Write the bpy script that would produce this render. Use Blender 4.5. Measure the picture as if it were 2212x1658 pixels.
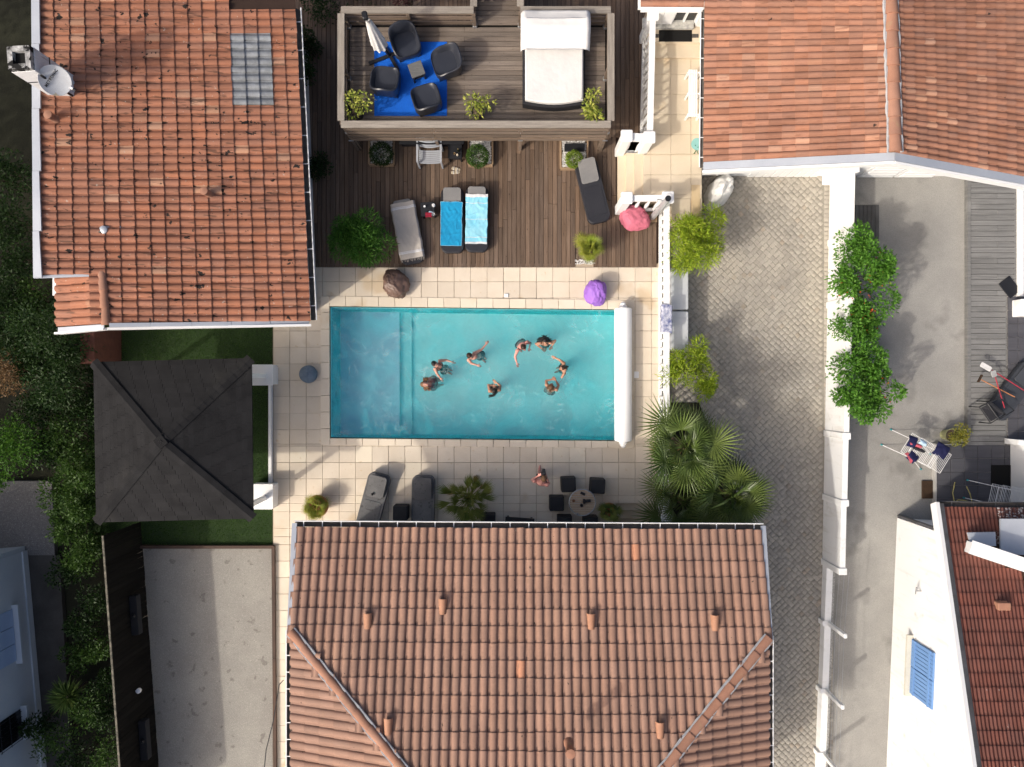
import bpy, math, random
import numpy as np
from mathutils import Vector, Matrix
from mathutils import noise as mn

random.seed(7); np.random.seed(7)
for o in list(bpy.data.objects): bpy.data.objects.remove(o, do_unlink=True)
SC = bpy.context.scene
COL = SC.collection
R = math.radians

# ---------------------------------------------------------------- camera, sky, sun, exposure
H = 21.8                 # flying height of the camera above the pool terrace (m)
FOC = 1533.0             # focal length in units of a 2212 x 1658 picture
CX, CY = 1106.0, 829.0
cam = bpy.data.cameras.new('camera'); camo = bpy.data.objects.new('camera', cam); COL.objects.link(camo)
camo.location = (0, 0, H); camo.rotation_euler = (0, 0, 0)
cam.sensor_width = 36.0; cam.lens = 36.0 * FOC / 2212.0; cam.clip_end = 2000; cam.clip_start = 0.1
SC.camera = camo

SUN_EL, SUN_DIR = 40.0, 35.0       # elevation; heading of the light (deg from +X towards +Y)
w = bpy.data.worlds.new('World'); SC.world = w; w.use_nodes = True
nt = w.node_tree; nt.nodes.clear()
sky = nt.nodes.new('ShaderNodeTexSky'); sky.sky_type = 'NISHITA'; sky.sun_disc = False
sky.sun_elevation = R(SUN_EL); sky.sun_rotation = R(270 - (SUN_DIR)) ; sky.altitude = 20; sky.air_density = 0.75; sky.dust_density = 8.0; sky.ozone_density = 1.0
bg = nt.nodes.new('ShaderNodeBackground'); bg.inputs[1].default_value = 0.15
wo = nt.nodes.new('ShaderNodeOutputWorld')
nt.links.new(sky.outputs[0], bg.inputs[0]); nt.links.new(bg.outputs[0], wo.inputs[0])
sl = bpy.data.lights.new('sun', 'SUN'); sl.energy = 2.0; sl.angle = R(1.5); sl.color = (1.0, 0.93, 0.82)
slo = bpy.data.objects.new('sun', sl); COL.objects.link(slo); slo.location = (-20, -14, 25)
dv = Vector((math.cos(R(SUN_DIR)) * math.cos(R(SUN_EL)), math.sin(R(SUN_DIR)) * math.cos(R(SUN_EL)), -math.sin(R(SUN_EL))))
slo.rotation_euler = dv.to_track_quat('-Z', 'Y').to_euler()
SC.view_settings.view_transform = 'Standard'; SC.view_settings.look = 'None'
SC.view_settings.exposure = 0.33; SC.view_settings.gamma = 1.0; SC.view_settings.use_curve_mapping = False
SC.render.engine = 'CYCLES'
SC.cycles.transparent_max_bounces = 16; SC.cycles.max_bounces = 6

# ---------------------------------------------------------------- helpers
def P(px, py, z=0.0):
    s = (H - z) / FOC
    return Vector(((px - CX) * s, (CY - py) * s, z))
def PX(v):
    s = (H - v.z) / FOC
    return (v.x / s + CX, CY - v.y / s)
def rnd(a, b): return random.uniform(a, b)
def lerp(a, b, t): return a + (b - a) * t
def unit(v): return v.normalized()
def RZ(a): return Matrix.Rotation(a, 4, 'Z')
WM = {}
def tag(o, label=None, cat=None, group=None, kind=None):
    if label: o['label'] = label
    if cat: o['category'] = cat
    if group: o['group'] = group
    if kind: o['kind'] = kind
    return o
def thing(name, label, cat, loc=(0, 0, 0), rz=0.0, group=None):
    o = bpy.data.objects.new(name, None); COL.objects.link(o)
    o.empty_display_size = 0.1
    o.location = loc; o.rotation_euler = (0, 0, rz)
    WM[o] = Matrix.Translation(Vector(loc)) @ RZ(rz)
    return tag(o, label, cat, group)
def link(me, name, parent=None, local=False, mat=None, basis=None):
    o = bpy.data.objects.new(name, me); COL.objects.link(o)
    if mat is not None and len(me.materials) == 0: me.materials.append(mat)
    b = basis if basis is not None else Matrix.Identity(4)
    if parent is not None:
        o.parent = parent
        if local:
            WM[o] = WM[parent] @ b
        else:
            o.matrix_parent_inverse = WM[parent].inverted(); WM[o] = b
    else:
        WM[o] = b
    if basis is not None: o.matrix_basis = basis
    return o
def copy_tree(root, loc, rz=0.0, label=None, group=None, scale=None, parent=None):
    c = root.copy(); COL.objects.link(c); WM[c] = WM[root]
    if parent is None:
        c.location = loc; c.rotation_euler = (0, 0, rz)
        if scale is not None: c.scale = (scale,) * 3 if not hasattr(scale, '__len__') else scale
        WM[c] = Matrix.Translation(Vector(loc)) @ RZ(rz)
        if label: c['label'] = label
        if group: c['group'] = group
    else:
        c.parent = parent
    for ch in root.children: copy_tree(ch, None, parent=c)
    return c

class MB:
    def __init__(s): s.v = []; s.f = []
    def add(s, vs, fs):
        n = len(s.v); s.v += [tuple(v) for v in vs]; s.f += [tuple(i + n for i in f) for f in fs]; return s
    def hexa(s, lo, hi):            # lo, hi: matching polygons (ccw from above)
        n = len(lo)
        fs = [tuple(range(n - 1, -1, -1)), tuple(range(n, 2 * n))]
        fs += [(i, (i + 1) % n, n + (i + 1) % n, n + i) for i in range(n)]
        return s.add(list(lo) + list(hi), fs)
    def slab(s, poly, z0, z1, b=0.0, M=None):
        n = len(poly); c = (sum(p[0] for p in poly) / n, sum(p[1] for p in poly) / n)
        def ins(p, d):
            dx, dy = p[0] - c[0], p[1] - c[1]; l = math.hypot(dx, dy) or 1
            k = max(0, (l - d * 1.3) / l); return (c[0] + dx * k, c[1] + dy * k)
        lv = [(z0, 0), (z1 - b, 0), (z1, b)] if b > 0 else [(z0, 0), (z1, 0)]
        vs = []
        for z, d in lv:
            for p in poly:
                q = ins(p, d) if d else p; vs.append(Vector((q[0], q[1], z)))
        if M is not None: vs = [M @ v for v in vs]
        fs = [tuple(range(n - 1, -1, -1))]
        for k in range(len(lv) - 1):
            fs += [(k * n + i, k * n + (i + 1) % n, (k + 1) * n + (i + 1) % n, (k + 1) * n + i) for i in range(n)]
        fs.append(tuple(range((len(lv) - 1) * n, len(lv) * n)))
        return s.add(vs, fs)
    def box(s, c, size, rz=0.0, b=0.0, M=None):
        x, y, z = [q / 2 for q in size]
        T = Matrix.Translation(Vector(c)) @ RZ(rz)
        if M is not None: T = M @ T
        k = min(b, x * .9, y * .9)
        poly = [(-x, -y), (x, -y), (x, y), (-x, y)] if k <= 0 else [(-x + k, -y), (x - k, -y), (x, -y + k), (x, y - k), (x - k, y), (-x + k, y), (-x, y - k), (-x, -y + k)]
        return s.slab(poly, -z, z, min(b, z * .9) * .7, T)
    def beam(s, a, b, w, h, up=Vector((0, 0, 1))):      # box along a->b, width w, height h (centred)
        a, b = Vector(a), Vector(b); d = unit(b - a); r = d.cross(up)
        if r.length < 1e-4: r = Vector((1, 0, 0))
        r.normalize(); u = r.cross(d)
        q = [r * (-w / 2) + u * (-h / 2), r * (w / 2) + u * (-h / 2), r * (w / 2) + u * (h / 2), r * (-w / 2) + u * (h / 2)]
        vs = [a + k for k in q] + [b + k for k in q]
        return s.add(vs, [(3, 2, 1, 0), (4, 5, 6, 7), (0, 1, 5, 4), (1, 2, 6, 5), (2, 3, 7, 6), (3, 0, 4, 7)])
    def tube(s, pts, rad, seg=8, cap=True, ell=None, axis=None):
        pts = [Vector(p) for p in pts]; n = len(pts)
        if not hasattr(rad, '__len__'): rad = [rad] * n
        vs = []; prev = None
        for i in range(n):
            d = (pts[min(i + 1, n - 1)] - pts[max(i - 1, 0)])
            d = unit(d) if d.length > 1e-6 else Vector((0, 0, 1))
            if axis is not None: a = Vector(axis) - d * d.dot(Vector(axis))
            elif prev is not None: a = prev - d * d.dot(prev)
            else: a = d.orthogonal()
            a = unit(a) if a.length > 1e-5 else d.orthogonal().normalized()
            prev = a; b = d.cross(a)
            e = ell[i] if ell is not None else rad[i]
            for k in range(seg):
                t = 2 * math.pi * k / seg
                vs.append(pts[i] + a * (rad[i] * math.cos(t)) + b * (e * math.sin(t)))
        fs = [(i * seg + k, i * seg + (k + 1) % seg, (i + 1) * seg + (k + 1) % seg, (i + 1) * seg + k) for i in range(n - 1) for k in range(seg)]
        if cap: fs += [tuple(range(seg - 1, -1, -1)), tuple((n - 1) * seg + k for k in range(seg))]
        return s.add(vs, fs)
    def ball(s, c, r, seg=12, rings=8, M=None, keep=None):
        if not hasattr(r, '__len__'): r = (r, r, r)
        c = Vector(c); vs = []; fs = []; ns = []
        for i in range(rings + 1):
            ph = math.pi * i / rings
            for k in range(seg):
                t = 2 * math.pi * k / seg
                nv = Vector((math.sin(ph) * math.cos(t), math.sin(ph) * math.sin(t), math.cos(ph))); ns.append(nv)
                v = Vector((nv.x * r[0], nv.y * r[1], nv.z * r[2]))
                vs.append(c + (M.to_3x3() @ v if M is not None else v))
        for i in range(rings):
            for k in range(seg):
                q = (i * seg + k, (i + 1) * seg + k, (i + 1) * seg + (k + 1) % seg, i * seg + (k + 1) % seg)
                if keep is None or keep((ns[q[0]] + ns[q[1]] + ns[q[2]] + ns[q[3]]) / 4): fs.append(q)
        return s.add(vs, fs)
    def lathe(s, c, prof, seg=16, M=None, closed=True):
        c = Vector(c); vs = []
        for r_, z in prof:
            for k in range(seg):
                t = 2 * math.pi * k / seg; v = Vector((r_ * math.cos(t), r_ * math.sin(t), z))
                if M is not None: v = M.to_3x3() @ v
                vs.append(c + v)
        n = len(prof)
        fs = [(i * seg + k, i * seg + (k + 1) % seg, (i + 1) * seg + (k + 1) % seg, (i + 1) * seg + k) for i in range(n - 1) for k in range(seg)]
        if closed: fs += [tuple(range(seg - 1, -1, -1)), tuple((n - 1) * seg + k for k in range(seg))]
        return s.add(vs, fs)
    def grid(s, fn, nu, nv):
        vs = [fn(i / nu, j / nv) for j in range(nv + 1) for i in range(nu + 1)]
        fs = [(j * (nu + 1) + i, j * (nu + 1) + i + 1, (j + 1) * (nu + 1) + i + 1, (j + 1) * (nu + 1) + i) for j in range(nv) for i in range(nu)]
        return s.add(vs, fs)
    def mesh(s, name, mat=None, smooth=False):
        me = bpy.data.meshes.new(name); me.from_pydata(s.v, [], s.f)
        if mat: me.materials.append(mat)
        if smooth:
            me.polygons.foreach_set('use_smooth', [True] * len(me.polygons))
            if smooth != 'all': me.set_sharp_from_angle(angle=R(45))
        me.update(); return me
    def build(s, name, mat, parent=None, local=False, smooth=False):
        return link(s.mesh(name, mat, smooth), name, parent, local)

def single(name, label, cat, mb, mat, group=None, smooth=False, base=None):
    """a thing that is one mesh, origin at its base"""
    vs = np.array(mb.v); c = Vector(((vs[:, 0].min() + vs[:, 0].max()) / 2, (vs[:, 1].min() + vs[:, 1].max()) / 2, vs[:, 2].min()))
    if base is not None: c = Vector(base)
    mb.v = [(v[0] - c.x, v[1] - c.y, v[2] - c.z) for v in mb.v]
    o = link(mb.mesh(name, mat, smooth), name, None); o.location = c; WM[o] = Matrix.Translation(c)
    return tag(o, label, cat, group)
def structure(name, mb, mat, smooth=False):
    return tag(mb.build(name, mat, None, smooth=smooth), kind='structure')

def pieces(name, parent, me, mats, mat, limit=300, many=None, prefer=None):
    """alike pieces sharing one mesh: the largest in view as objects, the rest joined as stuff"""
    if len(me.materials) == 0: me.materials.append(mat)
    def key(m):
        t = m.translation; px, py = PX(t)
        out = 0 if (0 < px < 2212 and 0 < py < 1658) else 1000
        return out + (prefer(t) if prefer else (t - Vector((0, 0, H))).length)
    order = sorted(mats, key=key)
    for m in order[:limit]:
        link(me, name, parent, basis=m)
    rest = order[limit:]
    if rest:
        nv = len(me.vertices); co = np.empty(nv * 3); me.vertices.foreach_get('co', co); co = co.reshape(-1, 3)
        faces = [list(p.vertices) for p in me.polygons]; sm = [p.use_smooth for p in me.polygons]
        V = np.concatenate([co @ np.array(m.to_3x3()).T + np.array(m.translation) for m in rest])
        F = [[i + k * nv for i in f] for k in range(len(rest)) for f in faces]
        m2 = bpy.data.meshes.new(many or name + 's'); m2.from_pydata(V.tolist(), [], F)
        m2.polygons.foreach_set('use_smooth', sm * len(rest))
        at = m2.attributes.new('rnd', 'FLOAT', 'POINT'); at.data.foreach_set('value', np.repeat(np.random.rand(len(rest)), nv))
        m2.set_sharp_from_angle(angle=R(45)); m2.materials.append(mat)
        tag(link(m2, many or name + 's', parent), kind='stuff')

# ---------------------------------------------------------------- materials
def _rnd(n, l):
    at = n.new('ShaderNodeAttribute'); at.attribute_name = 'rnd'; oi = n.new('ShaderNodeObjectInfo')
    ad = n.new('ShaderNodeMath'); ad.operation = 'ADD'; l.new(at.outputs['Fac'], ad.inputs[0]); l.new(oi.outputs['Random'], ad.inputs[1])
    fr = n.new('ShaderNodeMath'); fr.operation = 'FRACT'; l.new(ad.outputs[0], fr.inputs[0]); return fr.outputs[0]
def _noise(n, l, vec, sc, det=4, rough=.6, stretch=(1, 1, 1)):
    mp = n.new('ShaderNodeMapping'); mp.inputs['Scale'].default_value = stretch; l.new(vec, mp.inputs['Vector'])
    t = n.new('ShaderNodeTexNoise'); t.inputs['Scale'].default_value = sc; t.inputs['Detail'].default_value = det; t.inputs['Roughness'].default_value = rough
    l.new(mp.outputs[0], t.inputs['Vector']); return t.outputs['Fac']
def _mr(n, l, val, a, b, c=0., d=1.):
    m = n.new('ShaderNodeMapRange'); l.new(val, m.inputs[0])
    for i, q in enumerate((a, b, c, d)): m.inputs[i + 1].default_value = q
    return m.outputs[0]
def _mix(n, l, f, a, b, mode='MIX'):
    m = n.new('ShaderNodeMix'); m.data_type = 'RGBA'; m.blend_type = mode
    for sock, val in ((m.inputs[0], f), (m.inputs[6], a), (m.inputs[7], b)):
        if hasattr(val, 'is_output'): l.new(val, sock)
        elif hasattr(val, '__len__'): sock.default_value = (*val[:3], 1)
        else: sock.default_value = val
    return m.outputs[2]
def M(name, c, c2=None, sc=2.5, rough=.7, bump=0., bsc=40., rv=0., rc=None, rsel=(.8, 1.), spots=(), stretch=(1, 1, 1), own=0., metal=0., spec=.3, wave=None, coord='world', fine=.12, sheen=0.):
    m = bpy.data.materials.new(name); m.use_nodes = True; n = m.node_tree.nodes; l = m.node_tree.links
    bs = n['Principled BSDF']; bs.inputs['Roughness'].default_value = rough; bs.inputs['Metallic'].default_value = metal
    bs.inputs['Specular IOR Level'].default_value = spec
    if sheen: bs.inputs['Sheen Weight'].default_value = sheen
    if coord == 'world': vec = n.new('ShaderNodeNewGeometry').outputs['Position']
    else: vec = n.new('ShaderNodeTexCoord').outputs['Object']
    r = _rnd(n, l)
    if own:
        k = n.new('ShaderNodeMath'); k.operation = 'MULTIPLY'; l.new(r, k.inputs[0]); k.inputs[1].default_value = own
        va = n.new('ShaderNodeVectorMath'); va.operation = 'ADD'; l.new(vec, va.inputs[0])
        cb = n.new('ShaderNodeCombineXYZ'); [l.new(k.outputs[0], cb.inputs[i]) for i in range(3)]
        l.new(cb.outputs[0], va.inputs[1]); vec2 = va.outputs[0]
    else: vec2 = vec
    nz = _noise(n, l, vec2, sc, 5, .6, stretch)
    col = _mix(n, l, _mr(n, l, nz, .32, .68), c, c2 or tuple(q * .82 for q in c))
    if rc is not None: col = _mix(n, l, _mr(n, l, r, rsel[0], rsel[1]), col, rc)
    if rv:
        wn = n.new('ShaderNodeTexWhiteNoise'); wn.noise_dimensions = '1D'; l.new(r, wn.inputs['W'])
        hs = n.new('ShaderNodeHueSaturation'); l.new(_mr(n, l, wn.outputs['Value'], 0, 1, 1 - rv, 1 + rv), hs.inputs['Value'])
        l.new(_mr(n, l, wn.outputs['Color'], 0, 1, 1 - rv * .5, 1 + rv * .3), hs.inputs['Saturation'])
        l.new(col, hs.inputs['Color']); col = hs.outputs['Color']
    for sp in spots:
        sc_, lo, hi, cc = sp[:4]; st = sp[4] if len(sp) > 4 else (1, 1, 1); amt = sp[5] if len(sp) > 5 else 1.
        f = _noise(n, l, vec2 if (len(sp) > 6 and sp[6]) else vec, sc_, 3, .55, st)
        col = _mix(n, l, _mr(n, l, f, lo, hi, 0, amt), col, cc)
    if wave:
        wv = n.new('ShaderNodeTexWave'); wv.bands_direction = wave[0]; wv.inputs['Scale'].default_value = wave[1]; wv.inputs['Distortion'].default_value = 0
        l.new(n.new('ShaderNodeTexCoord').outputs['Object'], wv.inputs['Vector'])
        col = _mix(n, l, _mr(n, l, wv.outputs['Fac'], .0, .45, wave[2], 0), col, (.0, .0, .0))
    if fine:
        f2 = _noise(n, l, vec, 55, 2, .7)
        col = _mix(n, l, 1.0, col, _mix(n, l, f2, (1 - fine * 2,) * 3, (1 + fine * 2,) * 3), 'MULTIPLY')
    l.new(col, bs.inputs['Base Color'])
    if bump:
        b = n.new('ShaderNodeBump'); b.inputs['Strength'].default_value = bump; b.inputs['Distance'].default_value = .02
        l.new(_noise(n, l, vec2, bsc, 4, .6, stretch), b.inputs['Height']); l.new(b.outputs[0], bs.inputs['Normal'])
    return m
def leafmat(name, c1, c2, c3=None, trans=.35, rough=.5, spec=.3):
    m = bpy.data.materials.new(name); m.use_nodes = True; n = m.node_tree.nodes; l = m.node_tree.links
    bs = n['Principled BSDF']; bs.inputs['Roughness'].default_value = rough; bs.inputs['Specular IOR Level'].default_value = spec
    r = _rnd(n, l); col = _mix(n, l, r, c1, c2)
    if c3: col = _mix(n, l, _mr(n, l, r, .9, .93), col, c3)
    big = _noise(n, l, n.new('ShaderNodeNewGeometry').outputs['Position'], 1.7, 2)
    col = _mix(n, l, 1., col, _mix(n, l, big, (.65,) * 3, (1.3,) * 3), 'MULTIPLY')
    l.new(col, bs.inputs['Base Color'])
    tr = n.new('ShaderNodeBsdfTranslucent'); l.new(col, tr.inputs[0])
    mx = n.new('ShaderNodeMixShader'); mx.inputs[0].default_value = trans
    l.new(bs.outputs[0], mx.inputs[1]); l.new(tr.outputs[0], mx.inputs[2]); l.new(mx.outputs[0], n['Material Output'].inputs[0])
    return m
# ---------------------------------------------------------------- the materials of the place
WHITE = M('white_render', (.80, .80, .79), (.74, .75, .75), sc=.8, rough=.85, bump=.15, fine=.03, spots=((3., .62, .8, (.6, .6, .57)), (2., .55, .75, (.60, .59, .55), (3, 3, .4), .55)))
WHITEP = M('white_paint', (.80, .80, .79), (.76, .77, .77), sc=2, rough=.5, fine=.02)
WHITEPL = M('white_plastic', (.82, .82, .81), (.78, .78, .78), rough=.35, fine=.01)
ZINC = M('zinc', (.42, .45, .50), (.50, .53, .57), sc=1.2, rough=.45, metal=.35, fine=.05)
DARKZ = M('dark_zinc', (.09, .09, .10), (.05, .05, .05), rough=.6)
GUTTER = M('gutter_inside', (.06, .055, .05), (.12, .11, .10), sc=5, rough=.8)
STONE = M('terrace_stone', (.58, .50, .395), (.64, .565, .46), sc=1.3, rough=.75, rv=.07, rc=(.66, .59, .47), rsel=(.93, .95), bump=.12, bsc=60,
          spots=((.55, .60, .66, (.47, .34, .19), (1, 1, 1), .5), (5.5, .66, .70, (.50, .37, .21), (1, 1, 1), .45)), fine=.06)
COPE = M('coping_stone', (.61, .53, .42), (.67, .60, .49), sc=1.1, rough=.7, rv=.05, bump=.1, spots=((.9, .58, .68, (.52, .39, .23), (1, 1, 1), .5),), fine=.05)
JOINT = M('joint_mortar', (.36, .295, .22), (.42, .35, .27), rough=.9)
PORCH = M('porch_stone', (.54, .455, .335), (.60, .515, .395), sc=.9, rough=.7, rv=.05, fine=.05, spots=((1.4, .62, .75, (.6, .42, .22), (1, 1, 1), .4),))
DECK = M('brown_deck', (.10, .065, .043), (.16, .11, .077), sc=3.2, rough=.62, rv=.26, own=60, stretch=(6, .35, 1), bump=.25, bsc=14,
         spots=((.5, .55, .72, (.10, .072, .055), (1, 1, 1), .65), (9, .66, .72, (.03, .018, .012), (3, .8, 1), .8, True)), fine=.12)
GREYW = M('grey_platform_wood', (.20, .165, .135), (.125, .10, .082), sc=3, rough=.7, rv=.2, own=50, stretch=(.35, 6, 1), bump=.25, bsc=14, spots=((.6, .5, .7, (.10, .078, .06), (1, 1, 1), .7), (8, .66, .72, (.05, .04, .03), (1, 3, 1), .7, True)), fine=.12)
RAILW = M('weathered_rail_wood', (.29, .26, .22), (.19, .165, .14), sc=3, rough=.75, rv=.13, own=30, stretch=(.5, 5, 5), bump=.25, bsc=14, fine=.12)
RAILWY = M('weathered_rail_wood_long', (.29, .26, .22), (.19, .165, .14), sc=3, rough=.75, rv=.13, own=30, stretch=(5, .5, 5), bump=.25, bsc=14, fine=.12)
SLATW = M('fence_slat_wood', (.20, .15, .11), (.13, .10, .08), sc=3, rough=.72, rv=.18, own=30, stretch=(.5, 5, 5), bump=.25, bsc=14, fine=.12)
EASTW = M('grey_east_deck', (.20, .20, .195), (.14, .14, .137), sc=3, rough=.8, rv=.13, own=40, stretch=(.4, 6, 1), bump=.2, bsc=14, spots=((1.2, .6, .75, (.3, .3, .29), (1, 1, 1), .5),), fine=.1)
TILEGREY = M('grey_paving', (.062, .062, .072), (.08, .08, .09), sc=2, rough=.6, rv=.07, stretch=(.4, 6, 1), fine=.06)
TILEJ = M('pale_joint', (.45, .44, .42), rough=.9)
COBBLE = M('cobble', (.355, .33, .285), (.29, .272, .24), sc=1.1, rough=.8, rv=.11, rc=(.31, .27, .22), rsel=(.97, .98), bump=.5, bsc=30, fine=.14, spots=((.35, .5, .66, (.42, .385, .32), (1, 1, 1), .6), (.8, .62, .75, (.20, .19, .175), (1, 1, 1), .5)))
COBJ = M('cobble_joint', (.235, .22, .19), (.28, .262, .225), rough=.95, fine=.2)
YARD = M('yard_concrete', (.345, .336, .312), (.25, .244, .23), sc=.55, rough=.9, bump=.6, bsc=120, fine=.22, spots=((.9, .57, .70, (.19, .185, .175), (1, 1, 1), .75), (26, .62, .7, (.22, .21, .18), (1, 1, 1), .5)))
SOIL = M('dark_soil', (.016, .016, .010), (.026, .027, .015), sc=1.2, rough=1, bump=.6, bsc=30, fine=.25)
GRAVELM = M('grey_gravel', (.20, .19, .18), (.13, .125, .12), sc=24, rough=.95, bump=.9, bsc=60, fine=.3, spots=((40, .6, .66, (.32, .31, .3)),))
SAND = M('court_sand', (.33, .315, .28), (.27, .255, .23), sc=.9, rough=.95, bump=.9, bsc=90, fine=.32, spots=((3.2, .63, .68, (.17, .155, .14), (1, 1, 1), .7), (30, .6, .68, (.40, .38, .34), (1, 1, 1), .8)))
TURFB = M('turf_backing', (.018, .035, .012), (.028, .05, .016), rough=1)
BLACKW = M('black_fence_wood', (.007, .0065, .006), (.012, .011, .0095), sc=3, rough=.85, spec=.08, rv=.25, own=30, stretch=(4, 4, .4), fine=.1)
BROWNW = M('brown_edging_wood', (.085, .05, .035), (.05, .032, .025), sc=2, rough=.75, rv=.15, fine=.12)
LIGHTW = M('pale_planter_wood', (.36, .25, .15), (.28, .19, .12), sc=3, rough=.7, rv=.12, fine=.1)
SHING = M('shingle', (.0155, .0155, .0165), (.022, .022, .023), sc=2, rough=.95, spec=.12, rv=.12, bump=.4, bsc=90, fine=.16, spots=((.7, .6, .8, (.04, .039, .037), (1, 1, 1), .6),))
TL_W = M('tile_old_orange', (.35, .15, .088), (.265, .115, .07), sc=1.2, rough=.75, rv=.15, rc=(.40, .22, .14), rsel=(.955, .975), bump=.2, bsc=30, fine=.09,
         spots=((.13, .50, .60, (.42, .225, .145), (1, .6, 1), .62), (4.2, .655, .675, (.016, .012, .01), (1, 1.3, 1)), (1.8, .60, .66, (.03, .02, .015), (1, 7, 1), .6, True), (14, .68, .71, (.45, .43, .38), (1, 1, 1), .6)))
TL_S = M('tile_pink_brown', (.30, .178, .13), (.245, .147, .108), sc=1.3, rough=.78, rv=.12, rc=(.42, .20, .12), rsel=(.994, .997), bump=.2, bsc=30, fine=.09,
         spots=((2.3, .62, .72, (.26, .16, .11), (5, .7, 1), .6), (6., .72, .74, (.02, .016, .013), (1.6, 1, 1)), (.5, .55, .7, (.36, .215, .15), (1, 1, 1), .55)))
TL_NE = M('tile_terracotta', (.335, .165, .105), (.27, .13, .085), sc=1.1, rough=.78, rv=.17, rc=(.40, .22, .145), rsel=(.94, .97), bump=.2, bsc=30, fine=.09,
          spots=((3., .60, .68, (.20, .095, .06), (.8, 4, 1), .6, True), (3.6, .73, .745, (.03, .02, .016), (1, 1.4, 1))))
TL_SE = M('tile_dark_red', (.155, .052, .036), (.115, .042, .031), sc=1.2, rough=.6, rv=.14, bump=.2, bsc=30, fine=.08, spots=((11, .74, .755, (.42, .40, .38)),))
TL_LICH = M('tile_lichen', (.13, .05, .04), (.09, .04, .035), sc=1.2, rough=.8, rv=.14, fine=.1, spots=((16, .55, .59, (.40, .39, .38)),))
RIDGEM = M('ridge_terracotta', (.34, .175, .115), (.27, .14, .095), sc=2.5, rough=.8, rv=.13, fine=.1, spots=((3., .62, .7, (.30, .2, .12), (1, 1, 1), .6),))
POTM = M('terracotta_pot', (.34, .13, .065), (.28, .105, .055), sc=4, rough=.8)
MORTAR = M('ridge_mortar', (.42, .43, .44), (.30, .31, .33), sc=5, rough=.95, bump=.5)
UNDER = M('roof_underlay', (.05, .03, .022), rough=.95)
GLASST = M('glass_tile', (.17, .18, .185), (.27, .285, .30), sc=4, rough=.12, spec=.8, rv=.2, spots=((3, .6, .75, (.16, .17, .18)),))
BLACKP = M('black_plastic', (.012, .013, .016), (.018, .019, .022), rough=.45, fine=.03)
RATTAN = M('dark_rattan', (.014, .0145, .018), (.022, .022, .027), sc=30, rough=.6, bump=.6, bsc=90, fine=.2)
ANTH = M('anthracite_moulded', (.022, .025, .034), (.027, .030, .040), rough=.38, spec=.45, fine=.03)
LOUNG = M('anthracite_lounger', (.024, .025, .032), (.030, .031, .038), rough=.5, wave=('X', 9.5, .55), fine=.06)
LOUNG_SHEEN = M('lounger_back_sheen', (.23, .225, .22), (.19, .19, .19), rough=.6, wave=('X', 9.5, .5), fine=.1)  # dark backrest coloured lighter to paint in its sky sheen
LOUNGG = M('worn_grey_lounger', (.15, .15, .152), (.10, .10, .105), sc=2.2, rough=.7, wave=('X', 9.5, .5), fine=.2, spots=((9, .6, .68, (.05, .05, .05), (1, 1, 1), .8),))
CLOTHW = M('white_cushion_cloth', (.66, .65, .63), (.60, .59, .58), rough=.9, fine=.02, bump=.6, bsc=5)
TAUPE = M('taupe_blanket', (.47, .43, .385), (.43, .395, .35), rough=.95, fine=.08)
STRIPE = M('white_stripe_cloth', (.66, .66, .67), rough=.95, fine=.05)
TEALT = M('blue_towel', (.008, .27, .50), (.006, .22, .43), sc=3, rough=.95, fine=.1, sheen=.2)
AQUAT = M('aqua_towel', (.17, .50, .66), (.30, .60, .70), sc=2, rough=.95, fine=.06, sheen=.2)
RUG = M('blue_rug', (.006, .10, .52), (.008, .13, .62), sc=2.5, rough=.95, bump=.5, bsc=60, fine=.2)
PINK = M('pink_beanbag', (.55, .16, .22), (.50, .13, .19), sc=3, rough=.75, fine=.07)
PURP = M('purple_beanbag', (.30, .14, .52), (.26, .115, .47), sc=3, rough=.6, fine=.05)
BROWNB = M('brown_beanbag', (.165, .10, .075), (.13, .08, .06), sc=3, rough=.45, spec=.5, fine=.05)
BLUEG = M('blue_grey_pouf', (.11, .15, .20), (.14, .18, .23), sc=7, rough=.9, bump=.3, fine=.2)
PEBB = M('white_pebble', (.60, .59, .57), (.48, .47, .46), sc=20, rough=.6, rv=.2)
BARK = M('bark', (.075, .055, .04), (.12, .09, .07), sc=9, rough=.95, bump=.8, bsc=20, fine=.2)
FIBRE = M('palm_fibre_trunk', (.10, .07, .048), (.16, .12, .085), sc=9, rough=.95, bump=.9, bsc=25, stretch=(1, 1, 4), fine=.2)
MULCH = M('bark_mulch', (.085, .055, .038), (.20, .16, .12), sc=16, rough=1, bump=1., bsc=30, fine=.3)
METALG = M('grey_metal', (.45, .46, .48), (.38, .39, .4), rough=.35, metal=.8, fine=.03)
METALB = M('black_metal', (.012, .012, .013), rough=.4)
SKIN1 = M('skin_fair', (.60, .33, .25), (.56, .29, .22), sc=4, rough=.5, fine=.02)
SKIN2 = M('skin_pink', (.62, .30, .25), (.56, .25, .21), sc=4, rough=.5, fine=.02)
SKIN3 = M('skin_tan', (.46, .25, .165), (.42, .22, .145), sc=4, rough=.5, fine=.02)
HAIRB = M('hair_black', (.006, .005, .005), (.012, .010, .009), sc=20, rough=.4, stretch=(1, 1, 6), bump=.5)
HAIRD = M('hair_dark_brown', (.025, .013, .009), (.04, .022, .014), sc=20, rough=.45, bump=.5)
HAIRBR = M('hair_brown', (.085, .04, .02), (.13, .07, .035), sc=16, rough=.5, bump=.5)
HAIRBL = M('hair_blonde', (.27, .15, .07), (.16, .08, .04), sc=12, rough=.5, bump=.5)
SWBLK = M('black_swimwear', (.010, .010, .012), rough=.6)
SWRED = M('red_swimwear', (.42, .015, .025), rough=.6)
SWNAVY = M('navy_swim_shorts', (.012, .035, .075), (.02, .08, .11), sc=6, rough=.7)
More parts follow.
